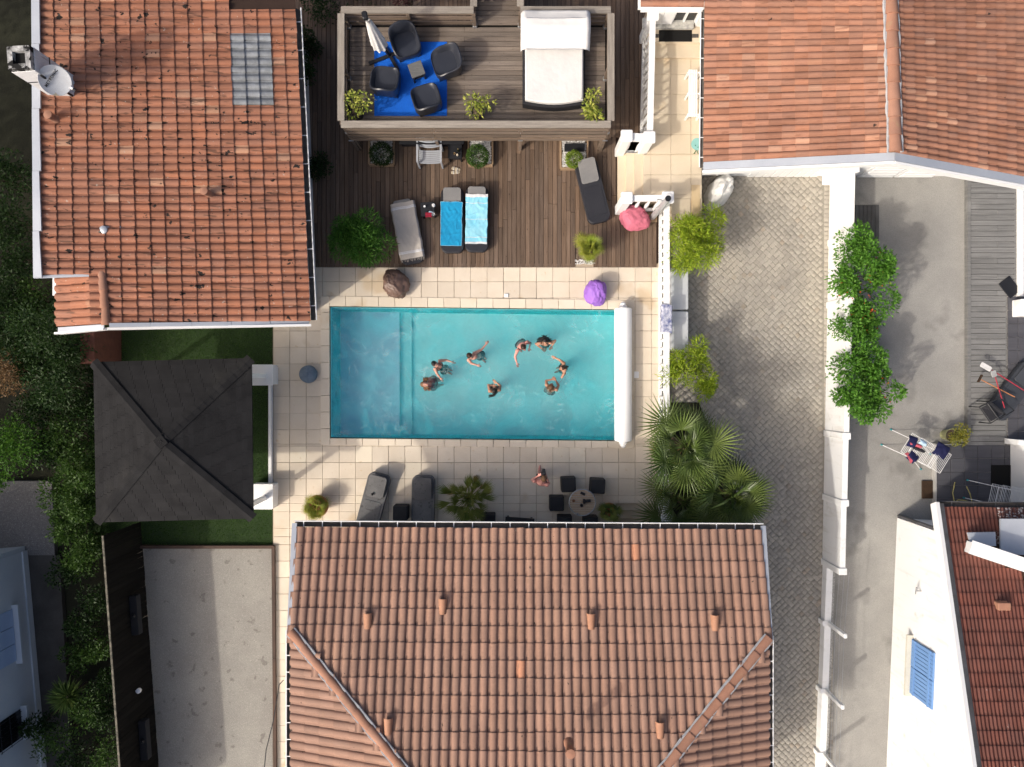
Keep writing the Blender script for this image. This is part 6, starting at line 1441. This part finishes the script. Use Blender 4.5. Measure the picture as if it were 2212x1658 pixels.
# --- fan palms
def fan_mesh(name, nb, rb, lp, spread, mat, w_=.03, fold=.25, cup=.2):
    mb = MB(); hub = Vector((0, lp, 0))
    mb.tube([(0, 0, 0), (0, lp * .5, .02 * lp), (0, lp, 0)], [.014, .011, .008], 5)
    for k in range(nb):
        a = (k / (nb - 1) - .5) * spread; d = Vector((math.sin(a), math.cos(a), 0)); s = Vector((d.y, -d.x, 0)); L = rb * (1 - .22 * abs(a) / (spread / 2)) * rnd(.92, 1.06)
        wm = w_ * rnd(.85, 1.1); lift = .5 * fold * wm * (1 if k % 2 else -1)
        p1 = hub + d * L * .5 + Vector((0, 0, -cup * abs(a) * .12 * L + .03 * L)); p2 = hub + d * L + Vector((0, 0, -cup * (.35 + .2 * abs(a)) * L))
        vs = [hub + s * wm * .1, hub - s * wm * .1, p1 - s * wm * .5 + Vector((0, 0, lift)), p1 + Vector((0, 0, lift + wm * fold)), p1 + s * wm * .5 + Vector((0, 0, lift)), p2]
        mb.add(vs, [(0, 1, 3), (1, 2, 3), (0, 3, 4), (2, 5, 3), (3, 5, 4)])
    return mb.mesh(name, mat)
def frond_mat(base, az, el, roll, sc=1.):
    return Matrix.Translation(base) @ RZ(az - math.pi / 2) @ Matrix.Rotation(el, 4, 'X') @ Matrix.Rotation(roll, 4, 'Y') @ Matrix.Diagonal((sc, sc, sc, 1))
FANS = [fan_mesh('frond', 24, .60, .55, R(215), FR_FAN, .036, .6, .25), fan_mesh('frond', 22, .54, .45, R(180), FR_FAN, .034, .7, .45), fan_mesh('frond', 26, .64, .62, R(240), FR_FAN, .034, .6, .12)]
FANO = fan_mesh('old_frond', 26, .5, .5, R(200), FR_OLD, .035, .3, .5)
def fan_palm(label, px, py, zb, zc_, n, sc, tr=.12, old=3, elr=(-15, 75), meshes=FANS, oldm=FANO, trunkmat=FIBRE, cat='palm', name='fan_palm', loc=None, skip=None):
    c = P(px, py, zc_) if loc is None else Vector((loc.x, loc.y, zc_)); b0 = Vector((c.x, c.y, zb)); t = thing(name, label, cat, b0)
    k = 6; pts = [b0.lerp(c, i / k) + Vector((rnd(-.02, .02), rnd(-.02, .02), 0)) for i in range(k + 1)]
    MB().tube(pts, [tr * (1.15 - .25 * i / k) * rnd(.94, 1.06) for i in range(k + 1)], 12).build('trunk', trunkmat, t, smooth=True)
    for i in range(n):
        az = i * 2.39996 + rnd(-.2, .2); u = (i + .5) / n; el = R(lerp(elr[1], elr[0], u ** .8) + rnd(-8, 8))
        link(random.choice(meshes), 'frond', t, basis=frond_mat(c + Vector((0, 0, -.1 * u)), az, el, rnd(-.5, .5), sc * rnd(.65, 1.3)))
    for i in range(5): link(random.choice(meshes), 'frond', t, basis=frond_mat(c + Vector((0, 0, .02)), i * 1.3 + rnd(-.3, .3), R(rnd(62, 86)), rnd(-.6, .6), sc * rnd(.6, .8)))
    for i in range(old): link(oldm, 'old_frond', t, basis=frond_mat(c - Vector((0, 0, .15)), rnd(0, 6.28), R(rnd(-40, -20)), rnd(-.4, .4), sc * .9))
    return t
fan_palm('tall fan palm with broad glossy fronds leaning over the balustrade', 1480, 965, ZD, 1.75, 34, 1.22, .14, 4, (-18, 70))
fan_palm('bushy fan palm at the corner of the lower house roof', 1575, 1075, ZD, 1.5, 34, 1.2, .13, 3, (-12, 75))
fan_palm('shaded fan palm between the steps and the roof gutter', 1475, 1085, ZD, .9, 24, 1.1, .12, 1, (-15, 60))
SM = [fan_mesh('frond', 11, .44, .32, R(62), FR_PHX, .026, .6, .25), fan_mesh('frond', 9, .46, .42, R(44), FR_PHX, .026, .6, .15)]; SMO = fan_mesh('old_frond', 9, .44, .5, R(44), FR_OLD, .026, .5, .15)
fan_palm('spiky fan palm with browning leaf tips on the stone terrace', 1012, 1078, 0, .5, 46, 1.05, .1, 12, (-2, 80), SM, SMO)
SY = [fan_mesh('frond', 22, .32, .18, R(200), FR_YEL, .03, .4, .3), fan_mesh('frond', 20, .34, .2, R(170), FR_YEL, .03, .5, .4)]; SYO = fan_mesh('dry_frond', 18, .32, .2, R(180), M('dry_frond', (.42, .36, .28), rough=.8), .022, .4, .5)
dpz = P(1268, 548, 0)
bed = thing('palm_bed', 'square bark-filled opening in the wood deck', 'planting bed', P(1261, 548, -.05)); MB().box((P(1261, 549, -.03).x, P(1261, 549, -.03).y, -.06), (HOLE[2] - HOLE[0] + .12, HOLE[3] - HOLE[1], .05)).build('mulch', MULCH, bed)
ms_ = [Matrix.Translation((rnd(HOLE[0] - .04, HOLE[2] + .04), HOLE[1] + rnd(.02, .16), -.03 + rnd(0, .02))) @ RZ(rnd(0, 6)) @ Matrix.Diagonal((1.2, 1.2, 1.2, 1)) for _ in range(120)]; pieces('pebble', bed, pebm, ms_, PEBB, 0, 'pebbles')
fan_palm('young palm with thick fibrous trunk growing through the wood deck', 0, 0, -.05, .95, 17, .95, .2, 8, (-10, 88), SY, SYO, loc=dpz)
def pot_palm(label, px, py, r, mat, n, sc, meshes, zc_=.5, pcol=POTM):
    c = P(px, py, 0); t = thing('potted_palm', label, 'potted palm', c)
    MB().lathe(c, [(r * .72, 0), (r * .97, .36), (r * 1.08, .37), (r * 1.08, .43), (r * .97, .43), (r * .9, .37), (0.01, .36)], 24, closed=False).build('pot', pcol, t, smooth=True)
    for i in range(n):
        az = i * 2.4 + rnd(-.3, .3); link(random.choice(meshes), 'frond', t, basis=frond_mat(c + Vector((-.1 * r, 0, .4)), az, R(rnd(5, 75)), rnd(-.4, .4), sc * rnd(.8, 1.15)))
SL = [fan_mesh('frond', 18, .26, .2, R(190), FR_LOW, .02, .4, .3), fan_mesh('frond', 16, .28, .22, R(150), FR_LOW, .02, .5, .35)]
pot_palm('yellowish small palm in a brown terracotta pot at the terrace corner', 693, 1089, .31, POTM, 22, 1.0, SL); 
SG = [fan_mesh('frond', 20, .26, .2, R(150), FR_FAN, .016, .3, .5), fan_mesh('frond', 18, .3, .22, R(100), FR_PHX, .016, .3, .5)]
pot_palm('grassy green palm in a terracotta pot beside the round table', 1312, 1100, .24, POTM, 24, .9, SG)
pc = P(2052, 943, ZD); potted('orange and green small bush in an olive pot at the grey deck corner', 2072, 943, ZD, .36, .55, 900, .06, .035, LF_YELL, YPOT, pr=.2, ph=.4)
jar('plant_pot', 'empty olive green pot beside the orange and green bush', 'pot', P(2056, 938, ZD), [(.13, 0), (.17, .3), (.18, .36), (.15, .36), (.12, .1)], YPOT, seg=18)
# --- overgrown strip on the left
G1 = 'shrubs in the overgrown strip'
LS = 'dark green leafy shrub in the overgrown strip beside the gazebo'
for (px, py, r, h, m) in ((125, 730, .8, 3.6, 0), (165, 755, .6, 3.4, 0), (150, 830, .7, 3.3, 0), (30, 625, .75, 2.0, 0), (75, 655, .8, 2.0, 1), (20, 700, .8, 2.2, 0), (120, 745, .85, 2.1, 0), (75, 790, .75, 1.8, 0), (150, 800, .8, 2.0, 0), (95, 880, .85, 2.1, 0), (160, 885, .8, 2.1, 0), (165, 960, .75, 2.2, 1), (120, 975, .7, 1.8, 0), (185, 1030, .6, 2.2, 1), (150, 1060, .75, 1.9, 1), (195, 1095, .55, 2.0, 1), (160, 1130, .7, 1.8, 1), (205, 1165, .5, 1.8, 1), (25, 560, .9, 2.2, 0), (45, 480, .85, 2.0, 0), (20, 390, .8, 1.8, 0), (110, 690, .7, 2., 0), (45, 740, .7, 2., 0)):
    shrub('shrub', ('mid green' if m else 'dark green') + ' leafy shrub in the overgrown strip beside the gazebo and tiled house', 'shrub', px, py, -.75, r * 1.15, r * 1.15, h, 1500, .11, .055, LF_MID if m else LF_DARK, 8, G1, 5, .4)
for (px, py, r, h) in ((185, 1215, .55, 1.6), (150, 1230, .7, 1.4), (205, 1300, .6, 1.3), (180, 1350, .6, 1.2), (165, 1420, .6, 1.0), (215, 1400, .5, 1.4), (200, 1545, .8, 1.6), (235, 1470, .5, 1.2), (130, 1590, .7, 1.7), (90, 1560, .5, 1.5), (230, 1620, .7, 1.5), (170, 1640, .7, 1.6), (235, 1540, .5, 1.5)):
    shrub('shrub', 'small shaded shrub between the black fence and the pale house wall', 'shrub', px, py, -.75, r, r, h, 800, .10, .05, LF_MID if random.random() < .35 else LF_DARK, 7, 'shrubs along the black fence', 5, .4)
shrub('dry_bush', 'withered brown bush among the dark shrubs', 'bush', 28, 808, -.75, .75, .95, 2.1, 1700, .09, .04, LF_BROWN, 8)
shrub('bright_tree', 'bright green feathery tree leaning over the gravel patch', 'tree', 25, 955, -.75, 1.15, 1.25, 3.0, 3000, .10, .045, LF_BRIGHT, 10, nst=3)
shrub('bright_tree', 'low bright green branch tips over the gravel patch below the larger tree', 'tree', 5, 1035, -.75, .6, .45, 1.8, 700, .09, .045, LF_BRIGHT, 5, nst=2)
yy_ = P(140, 1510, .4); yucca = thing('spiky_plant', 'pale green spiky rosette plant among shrubs near the barred window', 'plant', (yy_.x, yy_.y, -.75)); MB().tube([(yy_.x, yy_.y, -.75), (yy_.x, yy_.y, .3)], [.06, .04], 8).build('stem', BARK, yucca)
dd_ = np.random.normal(size=(420, 3)); dd_[:, 2] = np.abs(dd_[:, 2]) * .7 + .1; dd_ /= np.linalg.norm(dd_, axis=1, keepdims=True); leaves('foliage', np.array([yy_.x, yy_.y, .2]) + dd_ * np.random.uniform(.02, .2, (420, 1)), dd_, .46, .045, leafmat('rosette_leaf', (.13, .22, .05), (.25, .34, .10)), yucca)
# dark shrubs and a purple one beyond the platform
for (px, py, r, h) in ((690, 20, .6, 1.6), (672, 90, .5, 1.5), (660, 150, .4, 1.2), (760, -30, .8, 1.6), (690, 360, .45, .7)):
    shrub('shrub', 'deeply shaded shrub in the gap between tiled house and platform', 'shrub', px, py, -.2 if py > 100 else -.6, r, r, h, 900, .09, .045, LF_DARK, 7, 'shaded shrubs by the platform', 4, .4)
shrub('purple_bush', 'small purple leaved bush beyond the platform rail', 'bush', 880, 0, -.6, .5, .35, 1.9, 700, .06, .035, LF_PURP, 5)
# trees outside the frame that shade the left strip
for (x, y, h, r) in ((-19.5, 10.5, 7.5, 2.6), (-19.8, 5.5, 7.2, 2.5), (-20.3, 0.5, 7.0, 2.5), (-20.5, -4.5, 6.5, 2.4), (-20.0, -9.5, 6.5, 2.3)):
    c = Vector((x, y, -.75)); t = thing('garden_tree', 'tall dark green garden tree beyond the overgrown strip', 'tree', c, group='garden trees beyond the strip'); p, d = lobes_pts(c, r, r, h, 3500, 12, .3, 1.5, .7); leaves('crown', p, d, .22, .12, LF_DARK, t); MB().tube([c, c + Vector((.1, 0, h * .45)), c + Vector((0, .1, h * .75))], [.2, .15, .07], 9).build('trunk', BARK, t)
# ---------------------------------------------------------------- people
def zp(x, y, z): return P((1620 + x * .29837) / 1.83363, (1280 + y * .29837) / 1.83363, z)
def hand(mb, wr, d, up, curl=.3):
    d = d.normalized(); s = d.cross(up); s = s.normalized() if s.length > .01 else Vector((1, 0, 0)); n = s.cross(d)
    Mx = Matrix(((s.x, d.x, n.x, 0), (s.y, d.y, n.y, 0), (s.z, d.z, n.z, 0), (0, 0, 0, 1)))
    mb.ball(wr + d * .045, (.042, .055, .017), 10, 6, Mx)
    for i, L in enumerate((.066, .077, .072, .055)):
        o = wr + d * .085 + s * (-.03 + .02 * i); k = o + d * L * .5 - n * curl * .012; mb.tube([o - d * .02, k, k + d * L * .5 * (1 - curl * .4) - n * curl * .03], [.0105, .0098, .008], 6)
    o = wr + d * .03 + s * -.036; mb.tube([o, o + d * .035 - s * .028, o + d * .065 - s * .03], [.0125, .011, .009], 6)
def person(name, label, J, face, up, skin, hairmat, hair='short', top=None, trunks=None, tail=None, strands=(), up_hand=None, feet=None):
    if 'base' not in J:
        for k_ in ('le', 'lw', 're', 'rw'):
            if J[k_].z < .1: J[k_].z -= .085
        for k_ in ('ls', 'rs'): J[k_].z -= .04
    hc = J['head']; face = face.normalized(); up = (up - face * up.dot(face)).normalized(); rt = face.cross(up)
    HM = Matrix(((rt.x, face.x, up.x, 0), (rt.y, face.y, up.y, 0), (rt.z, face.z, up.z, 0), (0, 0, 0, 1)))
    base = J.get('base', Vector((J['pelvis'].x, J['pelvis'].y, min(PZ, J['pelvis'].z)))); t = thing(name, label, 'person', base)
    mb = MB(); W = lambda x, y, z: hc + rt * x + face * y + up * z
    mb.ball(hc + up * .015, (.076, .094, .105), 16, 12, HM); mb.ball(W(0, .035, -.06), (.055, .058, .06), 12, 8, HM)      # skull, jaw
    mb.tube([W(0, .088, .01), W(0, .112, -.022), W(0, .1, -.032)], [.01, .015, .012], 8)
    for s in (-1, 1): mb.ball(W(s * .078, -.005, -.005), (.012, .02, .03), 8, 6, HM)
    ls, rs = J['ls'], J['rs']; mid = (ls + rs) / 2; pel = J['pelvis']; ax = (rs - ls).normalized()
    mb.tube([hc - up * .05 - face * .01, hc.lerp(mid, .55), mid + (pel - mid).normalized() * .03], [.052, .052, .07], 10)
    sw = (rs - ls).length / 2; waist = mid.lerp(pel, .6)
    mb.tube([mid - (pel - mid).normalized() * .01, mid.lerp(pel, .16), mid.lerp(pel, .36), waist, mid.lerp(pel, .86), pel + (pel - mid).normalized() * .06], [sw * .62, sw * .86, sw * .80, sw * .68, sw * .80, sw * .62], 16, ell=[.06, .105, .105, .088, .105, .09], axis=ax)
    for s_, sh, el, wr in (('l', ls, J['le'], J['lw']), ('r', rs, J['re'], J['rw'])):
        mb.ball(sh, .062, 10, 8); mb.tube([sh.lerp(mid, .25), sh, sh.lerp(el, .5), el], [.058, .056, .047, .039], 10); mb.ball(el, .039, 8, 6); mb.tube([el, el.lerp(wr, .35), wr], [.039, .037, .026], 10)
        hd = J.get(s_ + 'h'); hand(mb, wr, (hd - wr) if hd is not None else (wr - el), Vector((0, 0, 1)), .5)
    for s_, sg in (('l', -1), ('r', 1)):
        hip = pel + ax * sg * sw * .46; kn, an = J.get(s_ + 'k'), J.get(s_ + 'a')
        if kn is None: kn = Vector((hip.x + sg * .03, hip.y, max(PZ + .45, hip.z - .42))); an = Vector((kn.x, kn.y, PZ + .07))
        mb.tube([hip, hip.lerp(kn, .5), kn, kn.lerp(an, .3), an], [.088, .078, .056, .055, .036], 10); mb.ball(kn, .054, 8, 6)
        fd = J.get('toe', Vector((face.x, face.y, 0))); fd = Vector((fd.x, fd.y, 0)); fd = fd.normalized() if fd.length > .01 else Vector((0, 1, 0)); mb.tube([an - fd * .03 + Vector((0, 0, -.02)), an + fd * .09 + Vector((0, 0, -.035)), an + fd * .19 + Vector((0, 0, -.05))], [.038, .036, .022], 8)
    o = mb.build('body', skin, t, smooth='all'); rm = o.modifiers.new('skin', 'REMESH'); rm.mode = 'VOXEL'; rm.voxel_size = .0095; rm.use_smooth_shade = True; sm_ = o.modifiers.new('smooth', 'SMOOTH'); sm_.iterations = 4; sm_.factor = .5
    # face features
    for s in (-1, 1): MB().ball(W(s * .03, .087, .018), (.012, .008, .006), 8, 6, HM).build('eye', EYEM, t)
    MB().ball(W(0, .091, -.062), (.022, .008, .007), 8, 6, HM).build('mouth', LIPS, t)
    hm = MB(); big = .012 if hair == 'short' else .02
    hm.ball(hc + up * .018 - face * .006, (.076 + big, .094 + big, .105 + big), 20, 16, HM, keep=lambda n: (n.z > .42 - .25 * (n.y < .4) and not (n.y > .72 and n.z < .6)) or (n.y < .05 and n.z > -.45))
    if tail is not None:
        pts = [W(0, -.1, .03)] + list(tail)
        for k in range(30):
            off = Vector((rnd(-1, 1), rnd(-1, 1), rnd(-.6, .6))) * .026; hm.tube([pts[0] + off * .3] + [p + off * (.6 + .6 * i) for i, p in enumerate(pts[1:])], [.012] + [.010] * (len(pts) - 2) + [.003], 5)
    for (a0, tgt, n_, sp_) in strands:
        a0 = Vector(a0); src = W(*a0)
        for k in range(n_ * 3):
            off = Vector((rnd(-1, 1), rnd(-1, 1), rnd(-.4, .4))) * sp_; e_ = tgt + off; m_ = src.lerp(e_, .5) + Vector((rnd(-.02, .02), rnd(-.02, .02), .03)); hm.tube([src + off * .5, m_, e_], [.011, .009, .003], 5)
    hm.build('hair', hairmat, t, smooth='all')
    if top is not None:
        fn = (face - Vector((0, 0, face.z * .3))); td = (pel - mid).normalized(); fr_ = td.cross(ax); fr_ = fr_ if fr_.dot(face) > 0 else -fr_
        sw_ = MB(); ch = mid.lerp(pel, .3)
        for s in (-1, 1): sw_.ball(ch + ax * s * sw * .42 + fr_ * .09, (.062, .05, .05), 10, 8); sw_.tube([ch + ax * s * sw * .42 + fr_ * .12 - td * .04, mid + ax * s * sw * .45 + fr_ * .05 - td * .035, mid + ax * s * sw * .3 - fr_ * .05 - td * .02], .009, 5)
        sw_.tube([ch + ax * sw * .9 + fr_ * .02, ch + ax * sw * .4 + fr_ * .135, ch - ax * sw * .4 + fr_ * .135, ch - ax * sw * .9 + fr_ * .02, ch - ax * sw * .4 - fr_ * .112, ch + ax * sw * .4 - fr_ * .112, ch + ax * sw * .9 + fr_ * .02], .011, 6)
        sw_.build('bikini_top', top, t, smooth='all')
    if trunks is not None:
        tk = MB(); td = (pel - mid).normalized(); tk.tube([mid.lerp(pel, .8), pel, pel + td * .08], [sw * .84, sw * .92, sw * .8], 16, ell=[.115, .125, .11], axis=ax)
        for s_, sg in (('l', -1), ('r', 1)):
            hip = pel + ax * sg * sw * .46; kn = J.get(s_ + 'k') or Vector((hip.x + sg * .03, hip.y, max(PZ + .45, hip.z - .42))); tk.tube([hip, hip.lerp(kn, .75)], [.105, .098], 12)
        tk.build('swimwear', trunks, t, smooth='all')
    return t
zs = WZ + .02
V3 = Vector
# blonde swimmer lying back, face up
person('person', 'swimmer in a red bikini lying back with face up and loose blonde hair', dict(head=zp(212, 815, .05), ls=zp(262, 748, -.06), rs=zp(266, 878, -.06), pelvis=zp(335, 805, -.62), le=zp(320, 705, -.3), lw=zp(375, 740, -.42), re=zp(330, 890, -.3), rw=zp(380, 850, -.42)), V3((.25, .05, .95)), V3((-1, 0, .3)), SKIN1, HAIRBL, 'long', SWRED, SWRED, strands=(((-.07, -.04, .02), zp(205, 735, .0), 12, .05), ((.07, -.04, .02), zp(220, 890, .0), 12, .05), ((0, -.08, .05), zp(175, 800, .03), 8, .06), ((-.08, -.02, -.03), zp(240, 730, -.02), 10, .04), ((.08, -.02, -.03), zp(262, 885, -.02), 10, .04)))
person('person', 'swimmer in a black bikini with sleek dark hair and both arms spread on the water', dict(head=zp(345, 545, .24), ls=zp(408, 505, .02), rs=zp(345, 615, .02), pelvis=zp(470, 620, -.55), le=zp(490, 492, -.02), lw=zp(560, 515, -.03), re=zp(372, 680, -.02), rw=zp(412, 730, -.03)), V3((.75, -.35, .45)), V3((-.4, .2, .9)), SKIN1, HAIRB, 'short', SWBLK, SWBLK)
person('person', 'swimmer in navy shorts leaning sideways with one arm stretched out behind', dict(head=zp(808, 440, .2), ls=zp(870, 400, .02), rs=zp(790, 492, -.02), pelvis=zp(950, 435, -.38), le=zp(965, 350, .0), lw=zp(1018, 285, -.02), re=zp(825, 535, -.02), rw=zp(900, 560, -.02)), V3((.6, -.6, .25)), V3((-.2, .2, .95)), SKIN1, HAIRD, 'short', None, SWNAVY)
person('person', 'broad backed swimmer with short dark hair and a wristband, arm reaching down', dict(head=zp(1520, 325, .26), ls=zp(1572, 255, .05), rs=zp(1437, 368, .05), pelvis=zp(1478, 275, -.52), le=zp(1612, 262, -.22), lw=zp(1600, 330, -.35), re=zp(1408, 445, .0), rw=zp(1432, 530, -.02)), V3((.45, -.8, .1)), V3((.1, -.1, .95)), SKIN2, HAIRD, 'short', None, SWNAVY)
person('person', 'swimmer in a black bikini with a wide spread of wet black hair', dict(head=zp(1808, 240, .2), ls=zp(1880, 262, .0), rs=zp(1738, 268, .0), pelvis=zp(1812, 270, -.6), le=zp(1945, 232, -.02), lw=zp(1898, 305, -.04), re=zp(1685, 275, -.02), rw=zp(1765, 340, -.04)), V3((.05, -.9, .3)), V3((0, .35, .95)), SKIN3, HAIRB, 'long', SWBLK, SWBLK, strands=tuple(((x_, -.06, .04), zp(1715 + k * 32, 175 + 60 * abs(k - 2.5) / 2.5, .12), 16, .07) for k, x_ in enumerate((-.07, -.04, -.01, .02, .05, .07))))
person('person', 'swimmer raising one arm forward and holding her hair with the other hand', dict(head=zp(2040, 600, .26), ls=zp(2062, 665, .08), rs=zp(2055, 535, .08), pelvis=zp(2040, 600, -.55), le=zp(2030, 722, .22), lw=zp(2062, 665, .32), lh=zp(2065, 640, .34), re=zp(2000, 492, .12), rw=zp(1950, 468, .1)), V3((-.8, -.25, .35)), V3((.3, .1, .9)), SKIN3, HAIRD, 'short', SWBLK, SWBLK, tail=(zp(2080, 590, .26), zp(2108, 578, .18)))
person('person', 'swimmer with a long black ponytail floating behind her, arms folded in front', dict(head=zp(1137, 890, .24), ls=zp(1072, 905, .03), rs=zp(1200, 890, .03), pelvis=zp(1135, 880, -.55), le=zp(1052, 825, -.02), lw=zp(1105, 832, -.02), re=zp(1212, 835, -.02), rw=zp(1160, 792, -.02)), V3((.0, .9, .2)), V3((0, -.2, .95)), SKIN3, HAIRB, 'short', SWBLK, SWBLK, tail=(zp(1150, 945, .1), zp(1115, 965, .0), zp(1062, 975, -.04)))
person('person', 'swimmer with wavy brown hair clasping her hands in front, pale shorts under water', dict(head=zp(1885, 845, .24), ls=zp(1828, 822, .03), rs=zp(1958, 885, .03), pelvis=zp(1868, 905, -.45), le=zp(1822, 768, -.02), lw=zp(1892, 752, -.02), re=zp(1990, 830, -.02), rw=zp(1950, 765, -.02)), V3((.35, .8, .2)), V3((0, -.2, .95)), SKIN3, HAIRBR, 'long', None, SWPAT, strands=(((-.06, -.05, .0), zp(1838, 870, .12), 12, .05), ((0, -.09, .02), zp(1878, 905, .12), 14, .05), ((.06, -.05, 0), zp(1915, 880, .12), 12, .05)))
# photographer standing on the terrace
def zq(x, y, z): return P((2080 + x * .08137) / 1.83363, (1830 + y * .08137) / 1.83363, z)
phd = dict(head=zq(910, 800, 1.66), ls=zq(430, 930, 1.42), rs=zq(1060, 1130, 1.42), le=zq(330, 880, 1.18), lw=zq(640, 690, 1.5), lh=zq(800, 580, 1.6), re=zq(1160, 1050, 1.2), rw=zq(1010, 720, 1.5), rh=zq(960, 590, 1.58), pelvis=zq(790, 900, .96), lk=zq(720, 620, .5), la=zq(690, 480, .07), rk=zq(950, 760, .5), ra=zq(900, 680, .07), toe=Vector((.1, 1, 0)))
phd['base'] = Vector((phd['pelvis'].x, phd['pelvis'].y, 0))
person('person', 'bare-shouldered person standing on the terrace taking a photograph of the pool', phd, V3((.15, .95, -.2)), V3((0, .2, .95)), SKIN2, HAIRBR, 'short', None, SWBLK)
PC = thing('camera', 'black camera held up to the eye by the person on the terrace', 'camera', zq(880, 580, 1.56)); cc = zq(885, 575, 1.62)
MB().box(cc, (.14, .08, .1), R(8), .015).build('body', BLACKP, PC); MB().tube([cc + Vector((0, .03, 0)), cc + Vector((.01, .13, -.03))], [.04, .042], 14).build('lens', BLACKP, PC)
for s in (-1, 1): MB().tube([cc + Vector((s * .06, .02, .05)), cc + Vector((s * .065, .09, .06))], .008, 6).build('strap_lug', BLACKP, PC)
